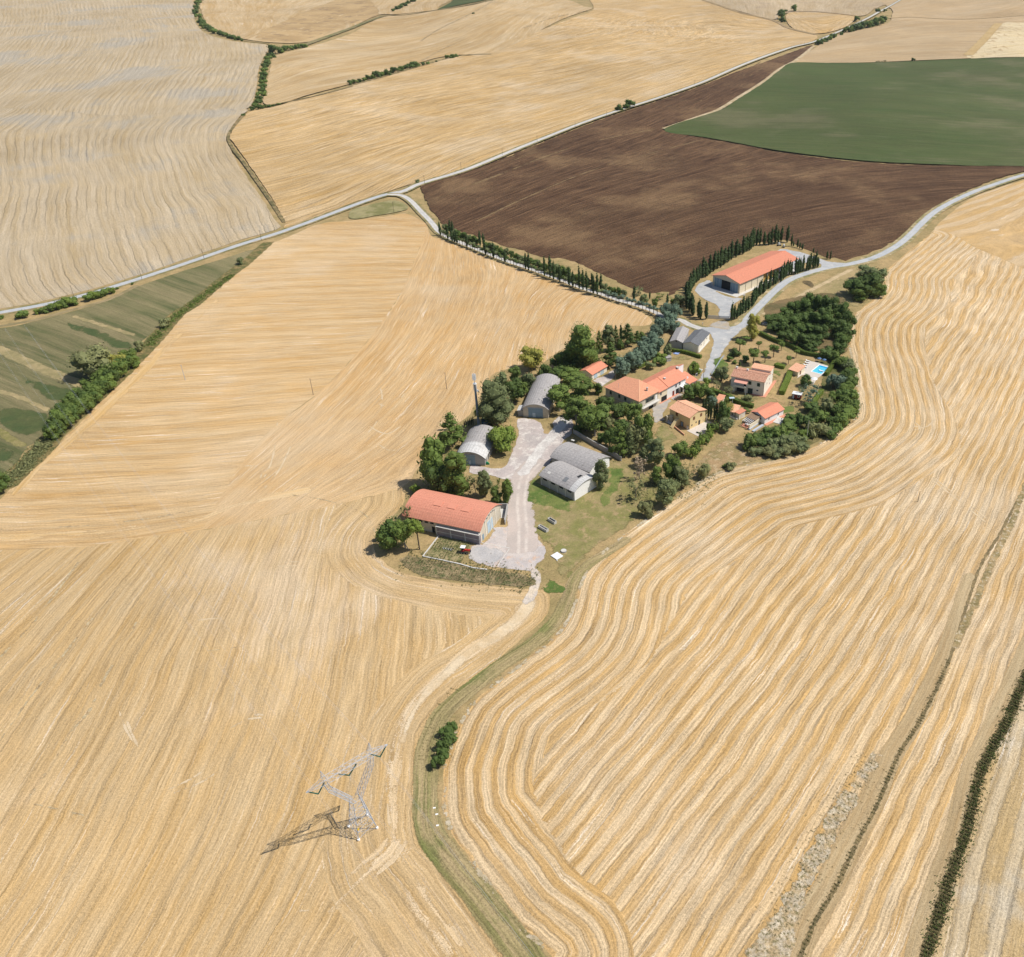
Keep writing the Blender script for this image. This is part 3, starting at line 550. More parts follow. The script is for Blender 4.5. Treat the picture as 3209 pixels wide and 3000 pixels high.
strip('verge', [(a, b + 10) for a, b in road2[9:-5]], 5, m_avenue)
strip('verge', road3_pts, 10, patchy('road_bank', (0.34, 0.27, 0.14), (0.22, 0.20, 0.085), (0.48, 0.38, 0.24), 0.1, fade=1, mott=0.5, t3=0.6))
strip('road', road3_pts, 4.8, m_roadb, label='bluish gravel road curving past the large barn')
m_grav = patchy('loose_gravel', (0.42, 0.42, 0.415), (0.36, 0.365, 0.37), (0.48, 0.465, 0.44), 0.1, fade=1.4, mott=0.28, t3=0.6)
sheet('gravel_yard', cD([(470, 215), (620, 235), (780, 215), (860, 190), (900, 215), (770, 330), (690, 440), (630, 540), (590, 640), (560, 720), (545, 760), (440, 760), (450, 680), (500, 560), (545, 440), (560, 360), (520, 290), (440, 262)]), m_grav, cell=3, label='gravel fork and drive beside the grey sheds')
sheet('gravel_yard', cC([(250, 760), (285, 700), (350, 670), (430, 610), (470, 760), (690, 840), (800, 740), (830, 770), (760, 850), (680, 900), (640, 960), (630, 1050), (500, 1050), (500, 960), (440, 900), (370, 870), (290, 820)]), m_grav, cell=3, label='grey gravel forecourt of the large barn')
sheet('gravel_yard', cC([(1100, 350), (1300, 355), (1500, 410), (1640, 460), (1800, 475), (1900, 480), (1700, 520), (1560, 540), (1560, 490), (1440, 470), (1300, 540), (1180, 560), (1050, 600)]), m_grav, cell=3, label='grey gravel area behind the large barn')
sheet('gravel_yard', cC([(500, 1075), (610, 1080), (640, 1150), (600, 1180), (480, 1160), (400, 1130)]), patchy('gate_gravel', (0.36, 0.34, 0.31), (0.40, 0.33, 0.24), None, 0.2, fade=1.5), cell=3, label='gravel apron outside the metal gate')
m_pink = patchy('pinkish_gravel', (0.47, 0.40, 0.37), (0.40, 0.355, 0.335), (0.60, 0.55, 0.50), 0.09, fade=1.3, mott=0.3, t3=0.58)
yard = cA([(1250, 430), (1420, 440), (1460, 480), (1500, 560), (1560, 540)]) + cB([(400, 870), (450, 790), (560, 785), (620, 850), (600, 960), (500, 1060), (440, 1140), (400, 1230), (330, 1330), (200, 1345)]) + cA([(1390, 880), (1300, 900), (1180, 950), (1050, 910), (900, 905), (840, 880), (850, 815), (1000, 835), (1130, 830), (1200, 700), (1250, 560)])
sheet('gravel_yard', yard, m_pink, cell=3, label='pinkish gravel yard between the three arched sheds')
m_track = road_mat('dirt_track', (0.50, 0.42, 0.37), (0.43, 0.37, 0.33), (0.64, 0.57, 0.50), fade=1.6, rutw=1.3)
sheet('gravel_yard', cA([(1235, 1300), (1170, 1325), (1060, 1325), (1010, 1400), (965, 1470), (860, 1460), (850, 1600), (960, 1650), (1080, 1685), (1300, 1700), (1400, 1710), (1440, 1640), (1505, 1560), (1480, 1470), (1400, 1400), (1360, 1300)]), patchy('barn_yard', (0.55, 0.48, 0.43), (0.44, 0.40, 0.385), (0.56, 0.40, 0.30), 0.1, fade=1.6, mott=0.3, t3=0.62), cell=3, label='pale dusty yard in front of the red barn')
sheet('gravel_yard', cA([(850, 1470), (1190, 1512), (1080, 1665), (930, 1640), (820, 1600)]), patchy('grey_concrete_yard', (0.40, 0.385, 0.38), (0.46, 0.43, 0.405), None, 0.12, fade=2.2, mott=0.3), cell=3, sm=False, label='grey hardstanding where the tractor is parked')
strip('dirt_track', cA([(1460, 760), (1370, 840), (1310, 930), (1285, 1050), (1285, 1200), (1295, 1330), (1290, 1560)]), 10.5, m_track, label='two-rut dirt track from the yard to the red barn', w1=12)
strip('dirt_track', cB([(560, 800), (420, 960), (300, 1100), (180, 1260), (100, 1380)]), 6, patchy('light_ruts', (0.62, 0.59, 0.55), (0.50, 0.46, 0.43), None, 0.15, fade=2), label='light vehicle track across the pinkish yard')
strip('dirt_track', c6([(340, 560), (360, 640), (330, 730), (290, 800)]), 4, patchy('track_end', (0.50, 0.44, 0.38), (0.60, 0.50, 0.38), None, 0.2, fade=1.2, mott=0.5))
m_gp = field_mat('mown_grass_track', (0.185, 0.165, 0.062), (0.36, 0.275, 0.145), streak=1.0, fine=0.9, mott=0.9, broad=0.9, patch=(0.12, 0.145, 0.04), patch_amt=0.65, psc=0.05, bump=0.15, fade=2.0)
gpath = c6([(960, 360), (860, 430), (700, 530), (600, 640), (545, 780), (480, 900), (330, 1040), (100, 1200), (0, 1280)]) + c9([(870, 250), (760, 370), (690, 550), (680, 750), (680, 950), (720, 1100), (850, 1280), (1000, 1450), (1150, 1650), (1300, 1850)]) + [(1700, 3090)]
strip('grass_track', gpath, 5.0, m_gp, w1=9.0, label='mown grass track winding between the two stubble fields')
m_chedge = patchy('chalky_edge', (0.50, 0.43, 0.32), (0.40, 0.32, 0.20), (0.30, 0.24, 0.12), 0.4, fade=0.6, mott=0.6, raggy=1.8, fsc=0.6, gate=0.15)
strip('field_margin', [(a + 3, b) for a, b in R_edge[:-8]], 1.7, m_chedge)
# lawns and rough ground of the hamlet
m_lawn = patchy('watered_grass', (0.085, 0.135, 0.030), (0.15, 0.175, 0.05), (0.22, 0.21, 0.075), 0.12, fade=3.2, mott=0.5, raggy=1.9, fsc=0.2)
m_lawn2 = patchy('tired_grass', (0.20, 0.19, 0.065), (0.27, 0.22, 0.10), (0.34, 0.25, 0.13), 0.12, fade=4.0, mott=0.45)
m_dry = patchy('parched_ground', (0.40, 0.28, 0.14), (0.34, 0.235, 0.115), (0.26, 0.21, 0.09), 0.1, fade=3.5, mott=0.4)
sheet('lawn', c6([(310, 0), (300, 120), (320, 300), (350, 380), (430, 420), (470, 600), (560, 640), (700, 480), (860, 370), (1050, 230), (1180, 130), (1100, 0), (900, -120), (500, -120)]), m_lawn2, cell=4)
sheet('lawn', cB([(960, 1280), (1100, 1270), (1130, 1350), (1060, 1480), (1000, 1620), (900, 1720), (800, 1858), (740, 1858), (830, 1700), (850, 1560), (930, 1420)]), m_lawn, cell=3)
sheet('lawn', cB([(150, 1470), (240, 1400), (420, 1520), (620, 1630), (560, 1720), (400, 1700), (170, 1640)]), m_lawn, cell=3)
sheet('lawn', c6([(390, 590), (480, 620), (545, 660), (540, 720), (440, 720), (390, 690)]), m_lawn, cell=2.5)
sheet('lawn', cD([(0, 1150), (80, 1120), (200, 1230), (290, 1290), (430, 1290), (380, 1350), (150, 1330), (0, 1400)]), m_lawn2, cell=3)
sheet('lawn', cD([(560, 540), (660, 480), (720, 560), (700, 640), (560, 720)]), m_lawn, cell=2.5)
sheet('lawn', cD([(1130, 640), (1250, 660), (1220, 740), (1160, 830), (1080, 930), (1050, 900), (1130, 760)]), m_lawn, cell=2.5)
sheet('lawn', cD([(1190, 980), (1330, 980), (1400, 1030), (1290, 1080), (1180, 1130), (1130, 1150), (1170, 1050)]), m_lawn, cell=2.5)
sheet('lawn', cD([(780, 860), (1020, 900), (960, 960), (800, 940), (640, 850)]), m_lawn2, cell=2.5)
sheet('lawn', cD([(180, 500), (300, 500), (400, 540), (300, 560), (120, 540)]), m_lawn2, cell=2.5)
sheet('dry_ground', cD([(820, 320), (960, 330), (1120, 370), (1340, 480), (1560, 520), (1700, 550), (1600, 600), (1430, 560), (1280, 620), (1130, 560), (900, 590), (700, 560), (720, 430)]), m_dry, cell=3)
sheet('dry_ground', cD([(1140, 640), (1240, 700), (1200, 880), (1320, 960), (1250, 1040), (1150, 940), (1000, 960), (1080, 900)]), m_dry, cell=3)
sheet('dry_ground', cC([(980, 940), (1150, 860), (1300, 800), (1500, 700), (1800, 560), (1988, 520), (1988, 900), (1900, 940), (1700, 850), (1100, 900), (980, 1060), (1080, 1200), (980, 1150)]), patchy('tan_hillside', (0.36, 0.27, 0.135), (0.27, 0.22, 0.10), (0.42, 0.31, 0.17), 0.07, fade=2, mott=0.4), cell=4)
strip('dirt_track', cC([(1900, 540), (1700, 640), (1450, 770), (1280, 860), (1100, 960), (950, 1020)]), 3.4, patchy('pale_path', (0.50, 0.38, 0.23), (0.42, 0.32, 0.18), None, 0.2, fade=0.8), label='pale footpath slanting across the dry slope')
sheet('bare_earth', cC([(1380, 660), (1460, 670), (1500, 710), (1480, 745), (1420, 715), (1370, 685)]), patchy('dark_earth', (0.11, 0.085, 0.045), (0.19, 0.14, 0.07), None, 0.3, fade=1, mott=0.6, bump=0.5), cell=2)
sheet('dry_ground', cD([(560, 1380), (800, 1280), (860, 1400), (1000, 1450), (1200, 1470), (900, 1540), (600, 1640), (380, 1720), (360, 1600)]), patchy('dry_scrub_ground', (0.34, 0.23, 0.12), (0.24, 0.19, 0.085), (0.44, 0.33, 0.2), 0.15, fade=1.6, mott=0.6), cell=3)
sheet('dry_ground', cA([(760, 1180), (1080, 1130), (1240, 1200), (1230, 1310), (1100, 1320), (1180, 1200)]), m_dry, cell=3)
m_scrub = patchy('weedy_bank', (0.21, 0.165, 0.085), (0.33, 0.25, 0.14), (0.10, 0.12, 0.045), 0.2, fade=1.6, mott=0.7, bump=0.5, t3=0.58)
sheet('weedy_ground', cA([(260, 1560), (460, 1580), (780, 1640), (1080, 1690), (1380, 1740), (1400, 1840), (1100, 1830), (800, 1800), (420, 1740), (280, 1650)]), m_scrub, cell=3, label='weedy bank below the barn yard')
sheet('weedy_ground', cA([(620, 1400), (860, 1440), (860, 1560), (780, 1600), (1000, 1650), (900, 1660), (480, 1575), (560, 1480)]), patchy('weedy_yard', (0.20, 0.18, 0.08), (0.33, 0.26, 0.14), (0.10, 0.12, 0.04), 0.25, fade=1.2, mott=0.6), cell=3, label='weedy corner around the plough')
sheet('weedy_ground', cD([(1560, 560), (1780, 500), (1900, 620), (1930, 850), (1900, 1080), (1680, 1260), (1450, 1400), (1100, 1470), (850, 1400), (900, 1260), (1200, 1150), (1500, 950), (1600, 760)]), patchy('scrub_floor', (0.10, 0.11, 0.035), (0.20, 0.165, 0.07), (0.36, 0.25, 0.13), 0.12, fade=1.5, mott=0.6, bump=0.5, t3=0.66), cell=4, label='scrubby slope below the villas')
sheet('woodland_floor', cD([(1100, 0), (1700, -100), (1900, 100), (1880, 400), (1780, 500), (1400, 400), (1150, 240), (1060, 130)]), patchy('wood_floor', (0.20, 0.14, 0.07), (0.12, 0.10, 0.045), None, 0.1, fade=2, mott=0.5), cell=4)
# farm road and forecourt by the main house
m_court = patchy('house_gravel', (0.42, 0.385, 0.34), (0.36, 0.33, 0.30), (0.46, 0.38, 0.27), 0.15, fade=0.8, mott=0.3)
sheet('gravel_yard', cD([(-20, 1010), (90, 940), (230, 860), (330, 800), (420, 730), (470, 690), (480, 740), (380, 820), (260, 900), (150, 960), (90, 1070), (130, 1130), (60, 1130), (0, 1160)]), m_court, cell=2.5, label='gravel court between the farmhouse and the yellow house')
sheet('gravel_yard', cB([(770, 440), (900, 400), (1000, 330), (1060, 320), (1020, 390), (1000, 440), (920, 500), (910, 600), (880, 620), (850, 480)]), m_pink, cell=2.5, label='pinkish drive between the garage and the farmhouse')
# ---------------------------------------------------------------- object materials
def plain(name, c, rough=0.8, var=0.12, sc=1.2, spec=0.2, metal=0.0, stain=None, ssc=0.35, samt=0.5):
    s = Mat(name, rough, spec); s.b.inputs['Metallic'].default_value = metal
    o = s.pos
    cc = s.scale(s.mix(0.0, c, c), s.add(1.0, s.add(s.cnoise(o, sc, var), s.cnoise(o, sc * 4, var * 0.6))))
    if stain: cc = s.mix(s.mul(s.smooth(s.noise(o, ssc, 5.0, 0.7), 0.52, 0.68), samt), cc, stain)
    s.color(cc); return s.m

def tile_mat(name, c1, c2, pitch=0.55, contrast=0.35, stain=(0.25, 0.12, 0.07), samt=0.35, axis=0, speck=0.25, bump=0.06, course=0.0):
    """roof tiles: ribs run along the slope; 'u' attribute is metres along the eave, 'v' metres up the slope"""
    s = Mat(name, 0.85, 0.1); u, v = s.attr('u'), s.attr('v')
    vec = s.comb(s.mul(u, 1.3), s.mul(v, 0.7))
    c = s.mix(s.smooth(s.noise(vec, 1.6, 3.0, 0.7), 0.4, 0.6), c1, c2)
    rib = s.mth('ABSOLUTE', s.add(s.mth('FRACT', s.mul(u, 1.0 / pitch)), -0.5))
    f = s.add(1.0 - contrast * 0.5, s.mul(rib, contrast * 2))
    if course:
        cr = s.mth('ABSOLUTE', s.add(s.mth('FRACT', s.mul(v, 1.0 / course)), -0.5)); f = s.mth('MULTIPLY', f, s.add(0.87, s.mul(s.smooth(cr, 0.0, 0.16), 0.13)))
    c = s.scale(c, s.add(f, s.cnoise(vec, 5.0, speck)))
    c = s.mix(s.mul(s.smooth(s.noise(s.pos, 0.4, 5.0, 0.7), 0.52, 0.7), samt), c, stain)
    s.color(c); s.bump(rib, bump); return s.m

def leaf_mat(name, c1, c2, var=0.5):
    s = Mat(name, 0.65, 0.2); t = s.attr('tone')
    n = s.N.new('ShaderNodeObjectInfo'); r = n.outputs['Random']
    c = s.mix(t, c1, c2)
    c = s.scale(c, s.add(1.0 - var * 0.35, s.mul(r, var * 0.7)))
    s.color(c)
    tr = s.N.new('ShaderNodeBsdfTranslucent'); s.L.new(c, tr.inputs[0])
    x = s.N.new('ShaderNodeMixShader'); x.inputs[0].default_value = 0.25
    s.L.new(s.b.outputs[0], x.inputs[1]); s.L.new(tr.outputs[0], x.inputs[2]); s.L.new(x.outputs[0], s.out.inputs[0])
    return s.m

M = dict(
    red_tile=tile_mat('red_corrugated_roof', (0.64, 0.275, 0.185), (0.57, 0.23, 0.155), 0.9, 0.10, (0.42, 0.20, 0.13), samt=0.4, course=1.1, bump=0.02),
    orange_tile=tile_mat('orange_sheet_roof', (0.62, 0.25, 0.16), (0.55, 0.215, 0.135), 0.6, 0.12, (0.40, 0.20, 0.13), samt=0.4),
    clay=tile_mat('clay_tile', (0.68, 0.33, 0.20), (0.60, 0.27, 0.165), 0.5, 0.22, (0.40, 0.24, 0.12), 0.3),
    clay_red=tile_mat('red_clay_tile', (0.68, 0.275, 0.175), (0.61, 0.24, 0.15), 0.5, 0.2, (0.36, 0.15, 0.09), 0.2),
    clay_light=tile_mat('light_clay_tile', (0.74, 0.42, 0.27), (0.66, 0.34, 0.21), 0.5, 0.25, (0.45, 0.26, 0.15), 0.3),
    clay_old=tile_mat('old_mixed_tile', (0.56, 0.32, 0.22), (0.40, 0.19, 0.125), 0.45, 0.45, (0.30, 0.19, 0.13), 0.5, speck=0.5),
    cement=tile_mat('weathered_cement_sheet', (0.40, 0.375, 0.36), (0.31, 0.295, 0.29), 1.1, 0.12, (0.21, 0.19, 0.175), 0.5, course=1.6),
    cement_light=tile_mat('light_cement_sheet', (0.58, 0.57, 0.55), (0.50, 0.49, 0.475), 1.1, 0.12, (0.28, 0.26, 0.24), 0.4, course=1.6),
    cement_dark=tile_mat('dark_ribbed_sheet', (0.17, 0.175, 0.185), (0.12, 0.125, 0.13), 1.25, 0.55, (0.09, 0.09, 0.09), 0.3),
    reed=plain('brown_canopy', (0.26, 0.17, 0.11), var=0.3),
    white=plain('white_render', (0.86, 0.85, 0.83), stain=(0.55, 0.52, 0.47), samt=0.3, var=0.05),
    cream=plain('cream_render', (0.80, 0.70, 0.52), stain=(0.55, 0.46, 0.32), samt=0.3, var=0.06),
    pale_cream=plain('pale_cream_render', (0.83, 0.77, 0.65), stain=(0.56, 0.50, 0.40), samt=0.25, var=0.05),
    yellow=plain('yellow_render', (0.80, 0.61, 0.32), stain=(0.55, 0.40, 0.20), samt=0.25, var=0.06),
    beige=plain('beige_plaster', (0.56, 0.50, 0.40), stain=(0.40, 0.34, 0.26), samt=0.5, var=0.1),
    block=plain('concrete_block', (0.38, 0.37, 0.35), stain=(0.26, 0.25, 0.23), samt=0.5, var=0.15),
    brick=plain('grey_brick', (0.27, 0.225, 0.235), stain=(0.18, 0.15, 0.15), samt=0.5, var=0.2),
    concrete=plain('pale_concrete', (0.56, 0.54, 0.50), stain=(0.38, 0.36, 0.33), samt=0.5, var=0.1),
    terra=plain('terracotta_paving', (0.58, 0.26, 0.17), var=0.15),
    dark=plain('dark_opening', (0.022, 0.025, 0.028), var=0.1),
    glass=plain('window_glass', (0.035, 0.045, 0.055), rough=0.15, spec=0.6, var=0.1),
    shutter=plain('dark_green_shutter', (0.035, 0.06, 0.045), var=0.15),
    brownwood=plain('brown_shutter', (0.22, 0.10, 0.05), var=0.15),
    reddoor=plain('red_brown_door', (0.22, 0.05, 0.035), var=0.15),
    bluedoor=plain('blue_grey_door', (0.22, 0.31, 0.38), var=0.12, stain=(0.13, 0.19, 0.24), samt=0.5),
    bluepale=plain('pale_blue_door', (0.45, 0.55, 0.62), var=0.08),
    greendoor=plain('green_door', (0.05, 0.22, 0.17), var=0.1),
    hay=plain('stacked_straw', (0.52, 0.34, 0.10), var=0.35, sc=2.5),
    steel=plain('galvanised_steel', (0.42, 0.46, 0.52), rough=0.5, metal=0.0, var=0.1),
    mastgrey=plain('blue_grey_mast', (0.15, 0.21, 0.28), rough=0.45, spec=0.4, var=0.05),
    bluemetal=plain('dark_blue_cabin', (0.03, 0.085, 0.15), var=0.2),
    whitemetal=plain('white_metal', (0.75, 0.76, 0.76), rough=0.4, var=0.05),
    greenglass=plain('green_glass_insulator', (0.015, 0.10, 0.075), rough=0.25, spec=0.5, var=0.1),
    yellowp=plain('yellow_plate', (0.80, 0.55, 0.05), var=0.05),
    black=plain('black_rubber', (0.02, 0.02, 0.022), var=0.2),
    redpaint=plain('red_paint', (0.45, 0.04, 0.03), rough=0.4, var=0.15),
    orangepaint=plain('orange_paint', (0.60, 0.12, 0.04), rough=0.5, var=0.1),
    rust=plain('worn_steel', (0.32, 0.30, 0.24), var=0.3),
    carwhite=plain('white_car_paint', (0.80, 0.80, 0.80), rough=0.25, spec=0.5, var=0.02),
    cargrey=plain('grey_car_paint', (0.36, 0.40, 0.44), rough=0.3, spec=0.5, var=0.03),
    wood=plain('weathered_wood', (0.17, 0.13, 0.10), var=0.25),
    water=plain('pool_water', (0.10, 0.55, 0.80), rough=0.08, spec=0.5, var=0.04),
    waterdeep=plain('deep_pool_water', (0.01, 0.33, 0.62), rough=0.08, spec=0.5, var=0.04),
    paving=plain('pale_paving', (0.56, 0.50, 0.44), var=0.08),
    bluecloth=plain('blue_fabric', (0.10, 0.18, 0.32), var=0.1),
    bark=plain('bark', (0.13, 0.10, 0.075), var=0.3),
    barkpale=plain('pale_bark', (0.32, 0.28, 0.23), var=0.3),
    pink=plain('salmon_awning', (0.72, 0.36, 0.27), var=0.05),
    purple=plain('purple_cloth', (0.16, 0.10, 0.26), var=0.1),
    greenp=plain('green_tarpaulin', (0.03, 0.30, 0.14), var=0.1),
    tarp=plain('lilac_blue_tarpaulin', (0.30, 0.40, 0.68), var=0.25),
)

# ---------------------------------------------------------------- mesh builder
class MB:
    def __init__(s): s.v = []; s.f = []; s.u = []; s.w = []
    def quad(s, pts, uv=None):
        n = len(s.v); s.v += [tuple(p) for p in pts]; s.f.append(tuple(range(n, n + len(pts))))
        uv = uv or [(0, 0)] * len(pts); s.u += [a[0] for a in uv]; s.w += [a[1] for a in uv]; return s
    def box(s, x0, y0, z0, x1, y1, z1):
        c = [(x, y, z) for z in (z0, z1) for y in (y0, y1) for x in (x0, x1)]
        for a in ((0, 2, 3, 1), (4, 5, 7, 6), (0, 1, 5, 4), (2, 6, 7, 3), (0, 4, 6, 2), (1, 3, 7, 5)): s.quad([c[i] for i in a])
        return s
    def prism(s, prof, a, b, axis='x'):
        """profile of (across, z) points swept along axis from a to b"""
        f = (lambda t, p: (t, p[0], p[1])) if axis == 'x' else (lambda t, p: (p[0], t, p[1]))
        n = len(prof)
        s.quad([f(a, p) for p in prof]); s.quad([f(b, p) for p in prof[::-1]])
        for i in range(n):
            p, q = prof[i], prof[(i + 1) % n]; s.quad([f(a, p), f(b, p), f(b, q), f(a, q)])
        return s
    def slab(s, p0, p1, p2, p3, th=0.15):
        """roof pane: p0-p1 along the eave, p3-p2 along the ridge; carries tile coordinates"""
        P_ = [np.array(p, float) for p in (p0, p1, p2, p3)]
        L = np.linalg.norm(P_[1] - P_[0]); e = (P_[1] - P_[0]) / L
        uv = [(float((p - P_[0]) @ e), float(np.linalg.norm((p - P_[0]) - ((p - P_[0]) @ e) * e))) for p in P_]
        s.quad(P_, uv); D = np.array([0, 0, th])
        s.quad([p - D for p in P_[::-1]])
        for i in range(4):
            a, b = P_[i], P_[(i + 1) % 4]; s.quad([a, a - D, b - D, b])
        return s
    def tube(s, a, b, r, r2=None, n=6):
        a = np.array(a, float); b = np.array(b, float); d = b - a; L = np.linalg.norm(d)
        if L < 1e-6: return s
        d /= L; h = np.array([0, 0, 1.0]) if abs(d[2]) < .9 else np.array([1.0, 0, 0])
        x = np.cross(d, h); x /= np.linalg.norm(x); y = np.cross(d, x); r2 = r if r2 is None else r2
        A = [a + r * (math.cos(t) * x + math.sin(t) * y) for t in np.arange(n) * 2 * math.pi / n]
        B = [b + r2 * (math.cos(t) * x + math.sin(t) * y) for t in np.arange(n) * 2 * math.pi / n]
        for i in range(n): j = (i + 1) % n; s.quad([A[i], A[j], B[j], B[i]])
        s.quad(A[::-1]); s.quad(B); return s
    def disc(s, c, r, z0, z1, n=14): return s.tube((c[0], c[1], z0), (c[0], c[1], z1), r, n=n)
    def build(s, name, m, parent=None, shade=False):
        return mesh_obj(name, s.v, s.f, m if not isinstance(m, str) else M[m], parent, attrs={'u': s.u, 'v': s.w} if any(s.u) else None, shade=shade)

def empty(name, loc, rz=0.0, label=None, cat=None, group=None):
    o = bpy.data.objects.new(name, None); col.objects.link(o); o.location = loc; o.rotation_euler = (0, 0, rz)
    o.empty_display_size = 0.5
    return tag(o, label, cat, group)

def BX(x0, y0, z0, x1, y1, z1): return MB().box(x0, y0, z0, x1, y1, z1)

def frame(A, B, C):
    """local frame from three traced corners: x from A to B, y towards C. returns origin, angle, width, depth"""
    a, b, c = (P(*p)[:2] for p in (A, B, C))
    W = np.linalg.norm(b - a); u = (b - a) / W; v = np.array([-u[1], u[0]]); D = float((c - a) @ v)
    return a, math.atan2(u[1], u[0]), W, D

class Bld:
    """a building standing on the ground; x runs along the front (y=0), y goes back"""
    def __init__(s, name, label, cat, A, B, C, group=None):
        a, ang, s.W, s.D = frame(A, B, C)
        if s.D < 0:                                       # keep y pointing to the back
            raise ValueError(label)
        s.o = empty(name, (a[0], a[1], float(zt(*a)) + 0.0), ang, label, cat, group)
    def part(s, name, mb, m, parent=None): return mb.build(name, m, parent if parent is not None else s.o)
    def on(s, face, pos, z, w, h, d0, d1, off=0.0):
        """box on a face, from d0 to d1 metres outside the wall plane"""
        W, D = s.W, s.D
        if face == 'f': return (pos - w / 2, -off - d1, z, pos + w / 2, -off - d0, z + h)
        if face == 'b': return (pos - w / 2, D + off + d0, z, pos + w / 2, D + off + d1, z + h)
        if face == 'l': return (-off - d1, pos - w / 2, z, -off - d0, pos + w / 2, z + h)
        return (W + off + d0, pos - w / 2, z, W + off + d1, pos + w / 2, z + h)
    def window(s, face, pos, z, w=1.0, h=1.3, glass='glass', frame_m='white', sh=None):
        wn_ = s.part('window', BX(*s.on(face, pos, z, w + 0.24, h + 0.24, 0.004, 0.06)), frame_m)
        s.part('pane', BX(*s.on(face, pos, z + 0.12, w, h, 0.05, 0.075)), glass, wn_)
        if sh:
            for k in (-1, 1): s.part('shutter', BX(*s.on(face, pos + k * (w * 0.76 + .1), z + 0.1, w * 0.5, h + .04, 0.01, 0.09)), sh, wn_)
        return wn_
    def door(s, face, pos, w=1.0, h=2.2, m='brownwood', z=0.02, handle=True):
        d = s.part('door', BX(*s.on(face, pos, z, w, h, 0.004, 0.07)), m)
        if handle: s.part('handle', BX(*s.on(face, pos + w * .36, z + h * .45, .12, .12, 0.06, 0.13)), 'steel', d)
        return d
    def walls(s, m, he, hr=None, ridge='x', name='wall', inset=0.0):
        W, D = s.W, s.D
        if hr is None: return s.part(name, BX(0, 0, -.3, W, D, he), m)
        if ridge == 'x': return s.part(name, MB().prism([(0, -.3), (D, -.3), (D, he), (D / 2, hr - .02), (0, he)], 0, W, 'x'), m)
        return s.part(name, MB().prism([(0, -.3), (W, -.3), (W, he), (W / 2, hr - .02), (0, he)], 0, D, 'y'), m)
    def gable_roof(s, m, he, hr, ridge='x', ov=0.45, og=0.35, th=0.16, x0=0, x1=None, y0=0, y1=None):
        x1 = s.W if x1 is None else x1; y1 = s.D if y1 is None else y1; mb = MB(); t = th + .01
        if ridge == 'x':
            c = (y0 + y1) / 2; k = (hr - he) / (c - y0) * ov
            mb.slab((x0 - og, y0 - ov, he - k + t), (x1 + og, y0 - ov, he - k + t), (x1 + og, c, hr + t), (x0 - og, c, hr + t), th)
            mb.slab((x1 + og, y1 + ov, he - k + t), (x0 - og, y1 + ov, he - k + t), (x0 - og, c + .004, hr + t), (x1 + og, c + .004, hr + t), th)
            rp = ((x0 - og, c, hr + t), (x1 + og, c, hr + t))
        else:
            c = (x0 + x1) / 2; k = (hr - he) / (c - x0) * ov
            mb.slab((x0 - ov, y1 + og, he - k + t), (x0 - ov, y0 - og, he - k + t), (c, y0 - og, hr + t), (c, y1 + og, hr + t), th)
            mb.slab((x1 + ov, y0 - og, he - k + t), (x1 + ov, y1 + og, he - k + t), (c + .004, y1 + og, hr + t), (c + .004, y0 - og, hr + t), th)
            rp = ((c, y0 - og, hr + t), (c, y1 + og, hr + t))
        r = s.part('roof', mb, m)
        s.part('ridge_cap', MB().tube(rp[0], rp[1], 0.13), m, r)
        return r
    def chimney(s, x, y, z, h=1.3, w=0.6, m='block', parent=None):
        c = s.part('chimney', BX(x - w / 2, y - w / 2, z - .6, x + w / 2, y + w / 2, z + h), m, parent)
        s.part('chimney_cap', BX(x - w * .7, y - w * .7, z + h + .003, x + w * .7, y + w * .7, z + h + .16), 'concrete', c) if parent is None else None
        return c

def arc_prof(W, he, rise, n=14):
    """segmental arch from (0,he) to (W,he)"""
    R = (W * W / 4 + rise * rise) / (2 * rise); a0 = math.asin(W / 2 / R)
    return [(W / 2 + R * math.sin(t), he + rise - R + R * math.cos(t)) for t in np.linspace(-a0, a0, n)]

def arch_shell(b, m, he, rise, ov=0.5, og=0.3, along='y', th=0.12, y0=None, y1=None, name='roof', lift_=0.0, light=None):
    """curved sheet roof; along 'y': arch spans x, else spans y"""
    S = b.W if along == 'y' else b.D; L = b.D if along == 'y' else b.W
    pr = arc_prof(S + 2 * ov, he + .06 + lift_, rise * (1 + ov / S)); pr = [(p[0] - ov, p[1] + .0) for p in pr]
    y0 = -og if y0 is None else y0; y1 = L + og if y1 is None else y1
    g = (lambda t, p, dz: (p[0], t, p[1] + dz)) if along == 'y' else (lambda t, p, dz: (t, p[0], p[1] + dz))
    mb = MB(); acc = 0
    for p, q in zip(pr[:-1], pr[1:]):
        d = math.hypot(q[0] - p[0], q[1] - p[1])
        mb.quad([g(y0, p, 0), g(y1, p, 0), g(y1, q, 0), g(y0, q, 0)], [(acc, y0), (acc, y1), (acc + d, y1), (acc + d, y0)] if along == 'y' else [(y0, acc), (y1, acc), (y1, acc + d), (y0, acc + d)])
        mb.quad([g(y0, p, -th), g(y0, q, -th), g(y1, q, -th), g(y1, p, -th)])
        for t in (y0, y1): mb.quad([g(t, p, 0), g(t, q, 0), g(t, q, -th), g(t, p, -th)])
        acc += d
    for p in (pr[0], pr[-1]): mb.quad([g(y0, p, 0), g(y1, p, 0), g(y1, p, -th), g(y0, p, -th)])
    return b.part(name, mb, m)

